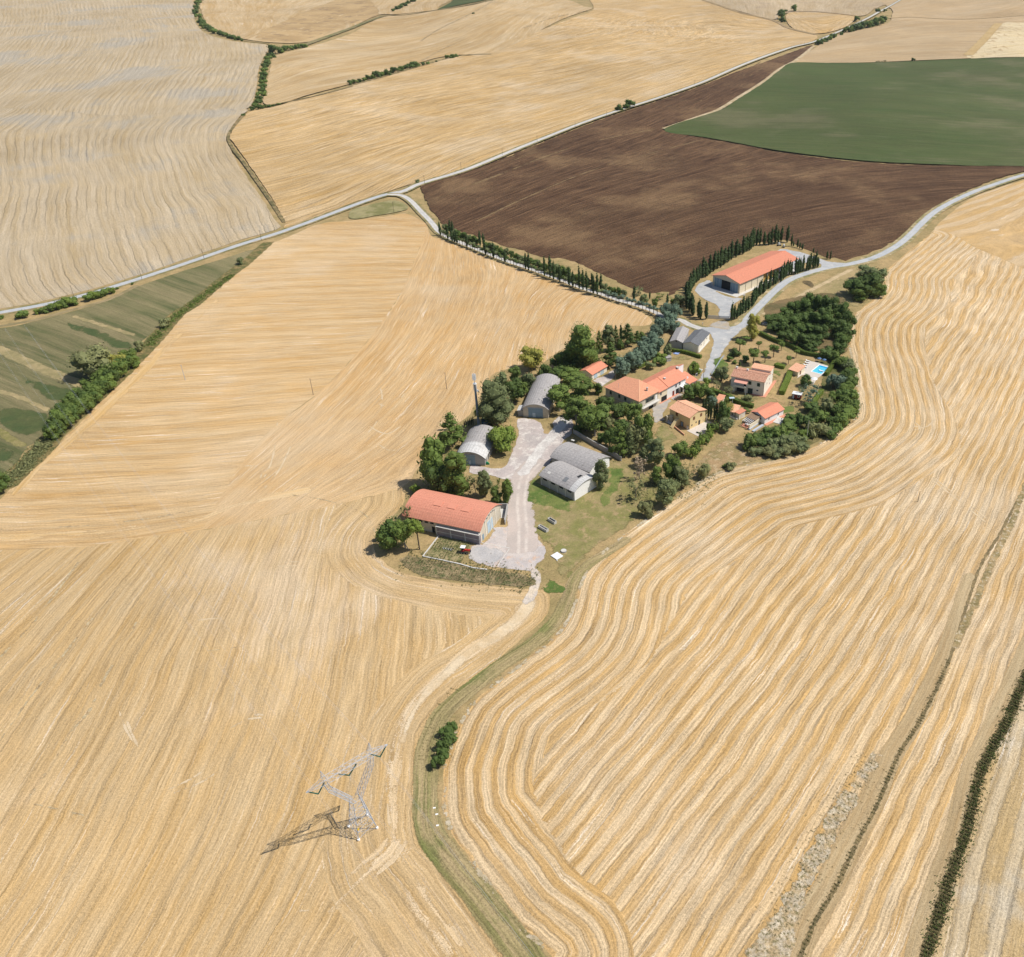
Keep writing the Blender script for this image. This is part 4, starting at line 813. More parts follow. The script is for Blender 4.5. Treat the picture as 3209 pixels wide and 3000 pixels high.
# ---------------------------------------------------------------- red-roofed barn in the foreground
b = Bld('barn', 'long barn with a curved red roof and a dark brick lean-to, nearest the camera', 'barn', (1272, 1650.5), (1508, 1701), (1567, 1621))
W, D = b.W, b.D; he = 5.0; rise = 3.1
pr = arc_prof(D, he, rise)
b.part('wall', MB().prism([(0, -.3), (D, -.3)] + pr[::-1], 0, W, 'x'), 'beige')
rf = arch_shell(b, M['red_tile'], he, rise, ov=0.7, og=0.5, along='x', th=.18)
# raised upper sheet and three low roof lights
for k in range(3):
    x = W * (0.31 + 0.185 * k)
    b.part('roof_light', MB().prism([(D * .30, he + 2.95), (D * .30, he + 3.10), (D * .46, he + 3.5), (D * .46, he + 3.2)], x, x + 3.0, 'x'), 'red_tile', rf)
b.part('ridge_sheet', MB().prism([(D * .42, he + 3.02), (D * .42, he + 3.26), (D * .46, he + 3.32), (D * .46, he + 3.05)], -.4, W + .4, 'x'), 'red_tile', rf)
lt = b.part('lean_to', BX(W * .44, -1.15, -.3, W + .05, -.012, 3.7), 'brick')
b.part('coping', BX(W * .44 - .1, -1.35, 3.705, W + .15, -.02, 3.9), 'concrete', lt)
for k in range(4): b.part('pier', BX(W * (.44 + .187 * k) - .05, -1.24, -.2, W * (.44 + .187 * k) + .25, -1.153, 3.7), 'concrete', lt)
b.part('band', BX(W * .44, -1.20, 1.75, W, -1.153, 1.95), 'concrete', lt)
for k in range(5): b.window('f', W * (.07 + .075 * k), 3.4, 1.3, .7, 'dark', 'concrete')
b.door('f', W * .38, 1.1, 2.4, 'dark'); b.door('f', W * .43, .5, 2.2, 'bluedoor', handle=False)
dr = b.door('r', D * .47, 3.9, 4.6, 'bluepale')
for k in (1, 2, 3): b.part('door_rib', BX(*b.on('r', D * .47 - 1.95 + k * .97, .1, .08, 4.5, .074, .11)), 'bluedoor', dr)
b.door('r', D * .11, 1.1, 2.3, 'bluedoor')
for k in range(5): b.part('pilaster', BX(*b.on('r', D * (.0 + .25 * k) if 0 < k < 4 else (.15 if k == 0 else D - .15), -.2, .3, 5.2 + (0, 1.6, 2.7, 1.6, 0)[k], .004, .14)), 'pale_cream')
for k in range(6): b.window('r', D * (.25 + .1 * k), 5.6 + (.0, .5, .8, .8, .5, 0)[k], .8, .45, 'dark', 'concrete')
w = Bld('yard_wall', 'grey block wall making an open pen behind the red barn', 'wall', (1581, 1645), (1590, 1594), (1570, 1590))
w.part('side_wall', BX(0, -.3, -.1, w.W, 0, 2.2), 'block'); w.part('back_wall', BX(w.W - .3, .005, -.1, w.W, max(w.D, 4.5), 2.2), 'block'); w.part('slab', BX(w.W * .4, .01, -.1, w.W - .31, max(w.D, 4.2) - .1, .14), 'concrete')

# ---------------------------------------------------------------- arched sheds
def arched_shed(label, A, B, C, he, rise, wall, roof, doorm, dw, extra=None, ov=.45, group='curved-roof sheds round the gravel yard'):
    b = Bld('arched_shed', label, 'shed', A, B, C, group)
    b.part('wall', MB().prism([(0, -.3), (b.W, -.3)] + arc_prof(b.W, he, rise)[::-1], 0, b.D, 'y'), wall)
    rf = arch_shell(b, M[roof], he, rise, ov=ov, og=.5, along='y', th=.14)
    if dw:
        d = b.door('f', b.W / 2, dw, min(4.4, he + rise * .45), doorm, handle=False)
        b.part('door_rail', BX(*b.on('f', b.W / 2, min(4.4, he + rise * .45) + .05, dw * 1.15, .18, .004, .16)), 'steel', d)
        b.part('door_leaf', BX(*b.on('f', b.W / 2 - dw * .12, .05, dw * .2, 2.1, .074, .12)), 'bluepale' if doorm == 'bluedoor' else 'block', d)
    return b, rf
b, rf = arched_shed('grey arched shed beside the telecom mast with a pale front strip of roof', (1432, 1454), (1521, 1460), (1540, 1375), 3.2, 2.6, 'block', 'cement', 'bluedoor', 3.6)
pr = [(p[0] - .47, p[1] + .10) for p in arc_prof(b.W + .94, 3.2 + .06, 2.6 * (1 + .45 / b.W))]
mb = MB(); acc = 0
for p, q in zip(pr[:-1], pr[1:]):
    mb.quad([(p[0], -.52, p[1]), (p[0], b.D * .36, p[1]), (q[0], b.D * .36, q[1]), (q[0], -.52, q[1])], [(acc, 0.01), (acc, 6), (acc + 1, 6), (acc + 1, 0.01)]); acc += 1
mb.build('light_sheets', M['cement_light'], rf)
for k in range(5): b.part('buttress', BX(b.W + .003, 1 + k * b.D / 5.5, -.2, b.W + .35, 1.35 + k * b.D / 5.5, 3.1), 'block')
t = tag(BX(0, 0, 0, .9, .5, 1.1).box(.95, .05, 0, 1.2, .45, .6).build('tarpaulin_bundle', 'greenp'), 'green tarpaulin bundle at the front corner of the shed by the mast', 'tarpaulin'); t.location = P(1524, 1457)
b, rf = arched_shed('grey arched shed with a big blue-grey door, half hidden by pines above the yard', (1640.3, 1306.6), (1719, 1311), (1748, 1215), 4.0, 2.3, 'beige', 'cement', 'bluedoor', 6.2)
b.part('lean_to', BX(-2.4, .5, -.2, -.004, 4.8, 2.6), 'block'); b.part('lean_to_roof', MB().slab((-2.7, 5, 2.65), (-2.7, .3, 2.65), (-.01, .3, 3.1), (-.01, 5, 3.1), .12), 'cement_light')
b, rf = arched_shed('front shed of the twin pair, grey patched arched roof and white gable on the lawn', (1800.8, 1570.3), (1869.5, 1526), (1706.5, 1511.6), 4.0, 1.9, 'block', 'cement', None, 0)
b.part('gable_face', MB().prism([(0.02, .05), (b.W - .02, .05)] + [(p[0], p[1] - .04) for p in arc_prof(b.W, 4.0, 1.9)[::-1]], -.06, -.004, 'y'), 'white')
pr = [(p[0] - .47, p[1] + .07) for p in arc_prof(b.W + .94, 4.06, 1.9 * (1 + .45 / b.W))]
mb = MB()
for i, (p, q) in enumerate(zip(pr[:-1], pr[1:])): mb.quad([(p[0], -.52, p[1]), (p[0], b.D * .13, p[1]), (q[0], b.D * .13, q[1]), (q[0], -.52, q[1])], [(i, 0.01), (i, 3), (i + 1, 3), (i + 1, .01)])
mb.build('light_sheets', M['cement_light'], rf)
p, q = pr[6], pr[8]
MB().quad([(p[0], b.D * .16, p[1] + .02), (p[0], b.D * .22, p[1] + .02), (q[0], b.D * .22, q[1] + .02), (q[0], b.D * .16, q[1] + .02)]).build('roof_hole', M['dark'], rf)
p, q = pr[2], pr[3]
MB().quad([(p[0], b.D * .80, p[1] + .02), (p[0], b.D * .88, p[1] + .02), (q[0], b.D * .88, q[1] + .02), (q[0], b.D * .80, q[1] + .02)]).build('roof_patch', M['concrete'], rf)
p, q = pr[2], pr[4]
MB().quad([(p[0], b.D * .32, p[1] + .02), (p[0], b.D * .42, p[1] + .02), (q[0], b.D * .42, q[1] + .02), (q[0], b.D * .32, q[1] + .02)]).build('roof_patch', M['cement_dark'], rf)
for k in range(5): b.part('pilaster', BX(*b.on('l', b.D * (.02 + .24 * k), -.2, .35, 4.1, .004, .13)), 'concrete')
for k in range(4): b.window('l', b.D * (.14 + .24 * k), 2.6, 2.0, .8, 'dark', 'concrete')
b, rf = arched_shed('rear shed of the twin pair, plain grey arched roof and white gable', (1848, 1507), (1909.5, 1461.6), (1749, 1447), 4.0, 2.1, 'block', 'cement', None, 0)
b.part('gable_face', MB().prism([(0.02, .05), (b.W - .02, .05)] + [(p[0], p[1] - .04) for p in arc_prof(b.W, 4.0, 2.1)[::-1]], -.06, -.004, 'y'), 'white')
b.part('vent', BX(b.W - 1, b.D * .9, 6.0, b.W - .2, b.D * .98, 6.1), 'concrete')

# ---------------------------------------------------------------- large barn behind the cypresses
b = Bld('large_barn', 'large barn with a long orange gabled roof ringed by cypresses', 'barn', cC([(437, 712)])[0], cC([(715, 800)])[0], cC([(1200, 505)])[0])
W, D = b.W, b.D; he, hr = 6.0, 8.3
b.o['label'] = 'large cream barn under a long orange gabled roof, ringed by cypresses'
xw = .45
mb = MB().prism([(0, -.3), (W, -.3), (W, he), (W / 2, hr - .02), (0, he)], .35, D * .40, 'y'); b.part('wall', mb, 'cream')
# front frame with an open doorway: dark interior shown behind sliding doors
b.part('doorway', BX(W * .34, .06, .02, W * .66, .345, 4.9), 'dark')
for x in (.02, .95): b.part('front_pier', BX(W * x, 0, -.2, W * x + .45, .345, he - .1), 'beige')
b.part('front_gable', MB().prism([(0.02, 5.2), (W - .02, 5.2), (W - .02, he - .05), (W / 2, hr - .06), (.02, he - .05)], .05, .345, 'y'), 'beige')
d1 = b.part('sliding_door', BX(W * .07, .12, .05, W * .335, .342, 5.15), 'bluedoor'); d2 = b.part('sliding_door', BX(W * .665, .12, .05, W * .945, .342, 5.15), 'bluedoor')
for d, x in ((d1, .15), (d1, .25), (d2, .75), (d2, .85)): b.part('door_rib', BX(W * x, .06, .1, W * x + .12, .118, 5.1), 'steel', d)
rf = b.gable_roof('orange_tile', he, hr, 'y', ov=.7, og=.6)
for k in range(1, 9): # open-sided bays
    y = D * (.40 + .075 * k)
    for x in (0.25, W - .55): b.part('post', BX(x, y - .2, -.1, x + .4, y + .2, he + .02), 'steel')
    b.part('rafter', MB().prism([(.2, he - .35), (.2, he), (W / 2, hr - .1), (W - .2, he), (W - .2, he - .35), (W / 2, hr - .5)], y - .12, y + .12, 'y'), 'steel')
for k in range(1, 4): b.part('wall_post', BX(W + .004, D * .1 * k, -.1, W + .16, D * .1 * k + .3, he), 'beige')
b.part('floor', BX(-3.0, -5.0, -.1, W + 2.2, D + 1.5, .07), 'concrete')
b.part('rear_wall', BX(0, D * .41, -.1, .2, D * .8, 5.4), 'cream')
hb = tag(MB().build('x', 'hay') if False else BX(0, 0, 0, 8.0, 6.0, 4.6).box(.2, 6.02, 0, 7.6, 12.2, 4.2).box(.4, 12.24, 0, 7.2, 15.5, 3.5).build('straw_stack', 'hay'), 'golden straw bales stacked in the open side of the large barn', 'straw bales')
mw = Matrix.Translation(b.o.location) @ Matrix.Rotation(b.o.rotation_euler.z, 4, 'Z')
hb.location = mw @ Vector((W - 8.9, D * .415, .08)); hb.rotation_euler = b.o.rotation_euler
tm = empty('farm_trailer', mw @ Vector((W - 4.2, D * .80, .08)), b.o.rotation_euler.z, 'orange farm trailer parked under the open end of the large barn', 'trailer')
BX(0, 0, .8, 2.2, 5.5, 1.0).box(0, 0, 1.003, .1, 5.5, 1.5).box(2.1, 0, 1.003, 2.2, 5.5, 1.5).box(.1, 0, 1.003, 2.1, .1, 1.5).build('bed', 'orangepaint', tm)
for x in (-.05, 2.25):
    for y in (1.2, 4.2): MB().tube((x - .12, y, .42), (x + .12, y, .42), .42, n=12).build('wheel', 'black', tm)
BX(1.0, -1.5, .7, 1.2, 0, .85).build('drawbar', 'orangepaint', tm)

# ---------------------------------------------------------------- twin grey sheds at the road fork
cF = crop(2060, 1010, 9.94); cG = crop(2060, 1220, 8.283); cH = crop(1880, 1110, 6.2125); cI = crop(2240, 1110, 7.15); cJ = crop(2440, 1100, 9.785)
b = Bld('gable_shed', 'dark block shed with a plain grey gabled roof, left of the fork pair', 'shed', cF([(395, 830)])[0], cF([(770, 870)])[0], cF([(1110, 470)])[0], 'twin grey sheds at the fork')
b.walls('block', 3.9, 5.1, 'y'); b.gable_roof('cement', 3.9, 5.1, 'y', ov=.3, og=.35)
b.part('vent', BX(b.W * .45, -.1, 4.0, b.W * .55, -.004, 4.5), 'dark')
b = Bld('gable_shed', 'cream shed with a dark ribbed gabled roof, right of the fork pair', 'shed', cF([(800, 880)])[0], cF([(1265, 965)])[0], cF([(1625, 570)])[0], 'twin grey sheds at the fork')
b.walls('pale_cream', 3.9, 5.1, 'y'); b.gable_roof('cement_dark', 3.9, 5.1, 'y', ov=.3, og=.35)
for y in (.03, .5): b.part('downpipe', MB().tube((b.W + .08, b.D * y + .2, 0), (b.W + .08, b.D * y + .2, 3.9), .09), 'steel')
b.part('plinth', BX(b.W + .003, .5, -.1, b.W + .5, b.D, .35), 'concrete')
b.window('r', b.D * .25, 2.3, 1.2, .7); b.window('r', b.D * .75, 2.3, 1.2, .7)

# ---------------------------------------------------------------- main farmhouse
z0 = 6.6
b = Bld('farmhouse', 'large hip-roofed farmhouse wing', 'house', cH([(110, 640)])[0] + (z0,), cH([(760, 915)])[0] + (z0,), cH([(1140, 715)])[0] + (z0,))
b.o.location.z = 0.0
b.o['label'] = 'long farmhouse with a clay hipped roof and a white far end, the largest house'
W, D = b.W, b.D
b.part('wall', BX(0, 0, -.3, W, D, z0), 'beige')
# hipped roof with its apex set towards the back
ap = (W * .53, D * .80, z0 + 3.3); o = .55; t = .17
cs = [(-o, -o, z0 + .1), (W + o, -o, z0 + .1), (W + o, D + o, z0 + .1), (-o, D + o, z0 + .1)]
mb = MB()
for i in range(4):
    a_, b_ = np.array(cs[i], float), np.array(cs[(i + 1) % 4], float); q = np.array(ap, float); L = np.linalg.norm(b_ - a_); e = (b_ - a_) / L
    mb.quad([a_, b_, q], [(0.01, 0.01), (L, 0.01), (float((q - a_) @ e), float(np.linalg.norm(q - a_ - ((q - a_) @ e) * e)))])
mb.quad([(c[0], c[1], c[2] - .14) for c in cs[::-1]])
for i in range(4):
    a_, b_ = cs[i], cs[(i + 1) % 4]; mb.quad([a_, (a_[0], a_[1], a_[2] - .14), (b_[0], b_[1], b_[2] - .14), b_])
rf = b.part('roof', mb, 'clay')
b.part('hip_ridge', MB().tube(cs[1], ap, .13), 'clay_light', rf)
for pos, z in ((.16, 4.0), (.42, 4.0), (.60, 4.0)): b.window('f', W * pos, z, 1.2, 1.6, 'shutter', 'beige')
b.door('f', W * .17, 2.6, 2.6, 'greendoor'); b.window('f', W * .44, 1.0, .8, .9, 'dark', 'beige'); b.window('f', W * .62, .7, .8, 1.2, 'dark', 'beige')
b.part('string_course', BX(-.05, -.09, 3.1, W, -.004, 3.3), 'concrete')
b.part('string_course', BX(W + .004, 0, 3.1, W + .09, D, 3.3), 'concrete')
for pos in (.45, .68): b.window('r', D * pos, 3.7, 1.2, 1.7, 'dark', 'beige', sh='shutter')
b.part('balcony', BX(W + .01, D * .05, 2.75, W + 1.5, D * .98, 2.95), 'concrete'); b.door('r', D * .62, 2.8, 2.4, 'dark', handle=False)
b.part('balcony_door', BX(*b.on('r', D * .88, 3.0, 1.0, 2.2, .005, .07)), 'white')
b.chimney(W * .88, D * .62, z0 + 1.0, 1.5, .5, 'block'); b.part('antenna', MB().tube((W * .3, D * .15, z0 + .8), (W * .3, D * .15, z0 + 3), .04).tube((W * .3 - .5, D * .15, z0 + 2.8), (W * .3 + .5, D * .15, z0 + 2.8), .03), 'steel')
# long wing running back, in the same local frame: x across, y along
x1 = W + .0; L1 = .5 * D; L2 = 1.5 * D; yA = D + .02; xr, zr = .69 * W, 8.6
b.part('wing_wall', MB().prism([(xr, -.3), (x1 - .3, -.3), (x1 - .3, 5.75), (xr, zr - .12)], yA, yA + L1, 'y'), 'cream')
b.part('white_wing_wall', MB().prism([(xr, -.3), (x1 - .3, -.3), (x1 - .3, 5.85), (xr, zr - .1)], yA + L1 + .01, yA + L2, 'y'), 'white')
rf2 = b.part('wing_roof', MB().slab((x1 + .3, yA - .5, 5.85), (x1 + .3, yA + L1 + .1, 5.85), (xr, yA + L1 + .1, zr), (xr, yA - 3.5, zr), .15)
             .slab((x1 + .3, yA + L1 + .12, 5.97), (x1 + .3, yA + L2 + .4, 5.97), (xr, yA + L2 + .4, zr + .12), (xr, yA + L1 + .12, zr + .12), .15), 'clay_red')
b.part('verge_tiles', MB().tube((x1 + .3, yA + L1 + .1, 6.0), (xr, yA + L1 + .1, zr + .14), .12), 'clay', rf2)
b.part('rear_wing_roof', MB().slab((.33 * W - .4, yA + L2 + .43 * D, 5.3), (.33 * W - .4, yA - 3.0, 5.3), (xr - .01, yA - 3.0, zr + .08), (xr - .01, yA + L2 + .43 * D, zr + .08), .15), 'clay_red')
b.part('rear_wing_wall', MB().prism([(.34 * W, -.3), (xr - .02, -.3), (xr - .02, zr - .1), (.34 * W, 5.3)], yA + .1, yA + L2 + .42 * D, 'y'), 'white')
b.part('end_annex', BX(W * .70, yA + L2 + .02, -.3, W + 1.2, yA + L2 + .45 * D, 3.2), 'white')
b.part('annex_roof', MB().slab((W + 1.7, yA + L2 + .01, 3.2), (W + 1.7, yA + L2 + .5 * D, 3.2), (W * .70, yA + L2 + .5 * D, 4.9), (W * .70, yA + L2 + .01, 4.9), .14), 'clay_red')
b.chimney(W * .80, yA + 8.5, 6.7, 1.5, .7, 'block'); b.chimney(W * .72, yA + 19, 7.2, 1.9, .85, 'block')
off = -.3
def wing(face_y, z, w, h, m, name='window', fr=None):
    p = b.part(name, BX(x1 - .3 + .004, face_y - w / 2, z, x1 - .3 + .07, face_y + w / 2, z + h), fr or m)
    if fr: b.part('pane', BX(x1 - .3 + .072, face_y - w / 2 + .12, z + .12, x1 - .3 + .1, face_y + w / 2 - .12, z + h - .12), m, p)
for y, z in ((2, 3.6), (12.2, 3.6), (14.8, 3.7), (26.5, 3.6)): wing(yA + y, z, 1.1, 1.5, 'glass', 'window', 'white')
wing(yA + 4.2, .05, 3.6, 2.4, 'dark', 'garage_door'); wing(yA + 10.5, .05, 1.3, 2.4, 'reddoor', 'door'); wing(yA + 13.2, .05, 2.0, 2.5, 'dark', 'archway')
wing(yA + 16.7, .05, 1.8, 2.3, 'dark', 'archway'); wing(yA + 25.5, .05, 2.6, 2.2, 'dark', 'garage_door')
st = b.part('staircase', MB().prism([(yA + 17.2, .02), (yA + 23.5, .02), (yA + 23.5, .4), (yA + 18.4, 3.0), (yA + 17.2, 3.0)][::1], x1 - .28, x1 + 1.6, 'x'), 'white')
b.part('landing', BX(x1 - .28, yA + 15.0, 2.8, x1 + 1.7, yA + 17.19, 3.0), 'white', st)
for y in (15.1, 17.0): b.part('landing_post', BX(x1 + 1.3, yA + y - .2, 0, x1 + 1.6, yA + y + .2, 2.79), 'pale_cream', st)
for y, w_, m_ in ((1.8, 1.0, 'brownwood'), (4.6, 1.1, 'reddoor')):
    b.part('annex_door', BX(W + 1.204, yA + L2 + y - w_ / 2, .05, W + 1.27, yA + L2 + y + w_ / 2, 2.2), m_)
b.part('terrace', BX(W - .28, yA + 24.5, -.1, W + 4.0, yA + L2 + 9, .22), 'terra')
b.part('kerb', BX(W - .28, yA + 1.2, -.1, W + .5, yA + 14, .15), 'terra')
b.part('satellite_dish', MB().tube((W * .98, yA + L2 + 1.2, 5.4), (W * .98 + .2, yA + L2 + 1.1, 5.5), .5, .5, 12), 'whitemetal')

# ---------------------------------------------------------------- garage
b = Bld('garage', 'small cream garage with an orange tiled roof among the pines', 'garage', cB([(790, 440)])[0], cB([(935, 355)])[0], cB([(715, 395)])[0])
b.D = 6.5; b.walls('pale_cream', 2.9, 4.1, 'x'); rf = b.gable_roof('clay_red', 2.9, 4.1, 'x', ov=.5, og=.3)
b.door('f', b.W * .25, 2.4, 2.3, 'bluepale'); b.door('f', b.W * .68, 2.4, 2.3, 'bluepale'); b.window('f', b.W * .47, 1.4, .6, .8)

# ---------------------------------------------------------------- yellow house
b = Bld('yellow_house', 'square yellow house with a light clay gabled roof', 'house', cG([(325, 490)])[0] + (5.6,), cG([(845, 738)])[0] + (5.6,), cG([(1175, 500)])[0] + (5.6,))
b.o.location.z = 0; W, D = b.W, b.D
b.walls('yellow', 5.6, 6.9, 'x'); rf = b.gable_roof('clay_light', 5.6, 6.9, 'x', ov=.5, og=.35)
b.part('roof_step', BX(0 - .3, D * .50, 6.95, W + .3, D * .54, 7.22), 'clay_light', rf)
b.window('f', W * .36, 3.5, 1.0, 1.3, 'brownwood', 'brownwood')
for x, z, w_, h_, m_ in ((.27, 3.6, .9, 1.2, 'brownwood'), (.72, 3.6, .9, 1.2, 'brownwood'), (.15, 1.2, .4, .4, 'glass'), (.42, 1.6, .4, .4, 'glass')): b.window('r', D * x, z, w_, h_, m_, m_)
b.door('r', D * .62, .9, 2.1, 'dark'); b.part('drain', MB().tube((W + .06, -.06, 0), (W + .06, -.06, 5.6), .07), 'brownwood')
po = b.part('porch', BX(W * .0, -2.6, -.1, W * .30, -.01, .25), 'concrete'); b.part('porch_wall', BX(W * .02, -2.5, .255, W * .10, -2.1, 3.0), 'beige', po)
b.part('porch_column', BX(W * .08, -1.2, .255, W * .22, -.5, 3.1), 'beige', po)
stc = b.part('outside_stair', MB().prism([(-4.4, .0), (-4.4, .3), (-1.6, 2.9), (-.01, 2.9), (-.01, .0)], W * .40, W * .52, 'x'), 'yellow')
b.part('lower_arch', BX(W * .56, -.09, .03, W * .70, -.004, 2.1), 'dark')
b.part('cellar_door', BX(W * .58, -.14, .05, W * .68, -.095, 2.0), 'bluedoor')
b.part('electric_box', BX(W * .90, -.65, -.1, W * .97, -.15, 1.5), 'concrete')
b.part('patio', BX(W + .01, -1.5, -.1, W + 6.5, D + 1.5, .09), 'paving')
b.part('rear_column', BX(W - .5, D + 1.0, -.1, W - .1, D + 1.4, 2.6), 'pale_cream')
o = tag(BX(0, 0, 0, .22, 9.4, .75).build('low_wall', 'clay_light'), 'low tiled garden wall running downhill from the yellow house stairs', 'wall')
p0, p1 = P(*cG([(360, 920)])[0]), P(*cG([(705, 1205)])[0]); d = p1 - p0; o.location = p0; o.rotation_euler = (0, 0, math.atan2(d[1], d[0]) - math.pi / 2); o.scale = (1, np.linalg.norm(d[:2]) / 9.4, 1)

# ---------------------------------------------------------------- villa
b = Bld('villa', 'two-storey cream villa with old mottled roof tiles and a salmon awning', 'house', cI([(350, 800)])[0], cI([(1085, 945)])[0], cI([(1270, 590)])[0])
W, D = b.W, b.D; he, hr = 6.9, 8.1
D1 = D * .56
b.part('wall', MB().prism([(0, -.3), (D1, -.3), (D1, he - .02), (D1 / 2, hr - .02), (0, he)], 0, W, 'x'), 'pale_cream')
rf = b.gable_roof('clay_old', he, hr, 'x', ov=.5, og=.3, y1=D1)
D2 = D * .84; b.part('rear_block', BX(W * .42, D1 + .01, -.3, W - .003, D2, 8.0), 'pale_cream')
b.part('rear_roof', MB().slab((W * .42 - .3, D1 - .2, 8.15), (W + .25, D1 - .2, 8.15), (W + .25, D2 + .3, 8.2), (W * .42 - .3, D2 + .3, 8.2), .15), 'clay_light')
b.part('rear_wing', BX(.003, D1 + .01, -.3, W * .42 - .01, D * .72, 5.5), 'pale_cream')
b.chimney(W * .04, D1 * .62, 7.4, 1.3, .7, 'white'); b.chimney(W * .38, D1 * .55, 7.7, 1.2, .7, 'white')
b.window('f', W * .57, 4.3, 1.1, 1.4, 'shutter', 'shutter'); b.window('f', W * .83, 4.2, 1.1, 1.4, 'shutter', 'shutter'); b.window('f', W * .81, 1.8, .9, .6, 'dark', 'white')
b.door('f', W * .60, 2.1, 2.6, 'shutter'); b.part('terrace_opening', BX(*b.on('f', W * .30, .1, 3.4, 2.0, .004, .08)), 'dark')
b.part('balcony', BX(W * .15, -1.8, 2.75, W * .50, -.005, 2.95), 'concrete'); b.part('balcony_wall', BX(W * .15, -1.8, 2.955, W * .50, -1.65, 3.7), 'pale_cream')
b.part('stair', MB().prism([(W * -.02, .02), (W * .15, .02), (W * .15, 3.7), (W * .14, 3.7), (W * -.02, .9)], -1.8, -1.0, 'y'), 'pale_cream')
b.part('balcony_post', BX(W * .485, -1.78, .0, W * .505, -1.5, 2.745), 'white'); b.part('balcony_door', BX(*b.on('f', W * .43, 3.0, 1.0, 2.1, .004, .07)), 'dark')
b.part('awning', MB().slab((W * .13, -2.3, 5.3), (W * .52, -2.3, 5.3), (W * .52, -.02, 6.1), (W * .13, -.02, 6.1), .08), 'pink')
for x, z in ((.25, 4.0), (.5, 4.2), (.8, 4.2), (.55, 1.7)): b.window('r', D * x, z, .5, .8, 'brownwood', 'white')
b.part('terracotta_path', BX(W + .01, -.9, -.1, W + 1.3, D + .5, .12), 'terra'); b.part('terracotta_path', BX(W * .62, -1.0, -.1, W + .005, -.01, .12), 'terra')
b.part('downpipe', MB().tube((W - .1, -.08, 0), (W - .1, -.08, 6.8), .06), 'brownwood')

# ---------------------------------------------------------------- guest cottage, pergola and annexes
b = Bld('cottage', 'single-storey white cottage with a salmon gabled roof beside a pergola', 'house', cI([(965, 1505)])[0], cI([(1110, 1575)])[0], cI([(1365, 1290)])[0])
b.o.location = (b.o.location.x, b.o.location.y, 0)
u = b.W; b.W = 7.4
dx = (u - 7.4); mw = Matrix.Rotation(b.o.rotation_euler.z, 4, 'Z') @ Vector((dx, 0, 0)); b.o.location += mw
b.walls('white', 2.9, 4.2, 'y'); b.gable_roof('clay_red', 2.9, 4.2, 'y', ov=.4, og=.35)
for y in (.22, .72): b.window('r', b.D * y, 1.2, .7, 1.0)
b.part('terracotta_path', BX(b.W + .01, -.2, -.1, b.W + 1.5, b.D + .6, .14), 'terra')
b.window('f', b.W * .7, 1.3, .8, .8)
pe = Bld('pergola', 'pergola with brown canvas top and white beams over tables, beside the cottage', 'pergola', cI([(600, 1610)])[0], cI([(775, 1680)])[0], cI([(960, 1530)])[0])
W, D = pe.W, max(pe.D, 6.0)
pe.part('wall', BX(W, 0, -.1, W + .25, D, 2.2), 'cream'); pe.part('corner_pillar', BX(W - .35, -.5, -.1, W + .3, -.01, 2.3), 'cream')
for k in range(5): pe.part('beam', BX(W * .22 * k, .1, 2.45, W * .22 * k + .16, D * .5, 2.6), 'whitemetal')
pe.part('cross_beam', BX(-.1, .1, 2.3, W + .1, .3, 2.44), 'wood'); pe.part('cross_beam', BX(-.1, D * .5, 2.3, W + .1, D * .52, 2.44), 'wood')
pe.part('canopy', MB().slab((-.4, D * .5, 2.7), (W + .3, D * .5, 2.7), (W + .3, D + 1.6, 3.1), (-.4, D + 1.6, 3.1), .08), 'reed')
for x in (0, W * .5): pe.part('post', BX(x, .1, 0, x + .18, .28, 2.3), 'wood')
pe.part('terrace', BX(-.6, -.2, -.1, W - .36, D + 1, .1), 'terra')
mwp = Matrix.Translation(pe.o.location) @ Matrix.Rotation(pe.o.rotation_euler.z, 4, 'Z')
tb = empty('table', mwp @ Vector((W * .45, D * .22, .1)), pe.o.rotation_euler.z, 'white table under the pergola beams', 'table')
BX(-1, -.5, .72, 1, .5, .78).build('table_top', 'whitemetal', tb)
for x in (-.85, .85):
    for y in (-.4, .4): BX(x - .04, y - .04, 0, x + .04, y + .04, .715).build('leg', 'whitemetal', tb)
b = Bld('outhouse', 'small cream outhouse with a red tiled roof, left of the pergola', 'outhouse', cI([(460, 1430)])[0], cI([(540, 1470)])[0], cI([(640, 1390)])[0])
b.part('wall', BX(0, 0, -.2, b.W, b.D, 2.7), 'pale_cream'); b.part('roof', MB().slab((-.3, -.3, 2.8), (b.W + .3, -.3, 2.8), (b.W + .3, b.D + .3, 3.2), (-.3, b.D + .3, 3.2), .12), 'clay_red'); b.door('r', b.D * .4, .8, 2.0, 'cream'); b.part('drain', MB().tube((-.05, -.06, 0), (-.05, -.06, 2.7), .06), 'brownwood')
b = Bld('outhouse', 'low annex with a faded pink tiled roof running between the hedge and the cypresses', 'outhouse', cI([(330, 1400)])[0], cI([(450, 1425)])[0], cI([(640, 1330)])[0])
b.D = 6; b.part('wall', BX(0, 0, -.2, b.W, b.D, 2.4), 'beige'); b.part('roof', MB().slab((-.2, -.2, 2.5), (b.W + .5, -.2, 2.5), (b.W + .5, b.D, 3.0), (-.2, b.D, 3.0), .12), 'clay_light'); b.window('f', b.W * .5, 1.0, .8, .8)
b = Bld('outhouse', 'small orange-roofed store half hidden behind the dark cypresses', 'outhouse', cG([(1480, 470)])[0], cG([(1620, 500)])[0], cG([(1700, 360)])[0])
b.D = 6; b.part('wall', BX(0, 0, -.2, b.W, b.D, 2.6), 'cream'); b.part('roof', MB().slab((-.3, -.3, 2.7), (b.W + .3, -.3, 2.7), (b.W + .3, b.D + .3, 3.4), (-.3, b.D + .3, 3.4), .12), 'clay'); b.door('f', b.W * .3, .9, 2.0, 'brownwood')
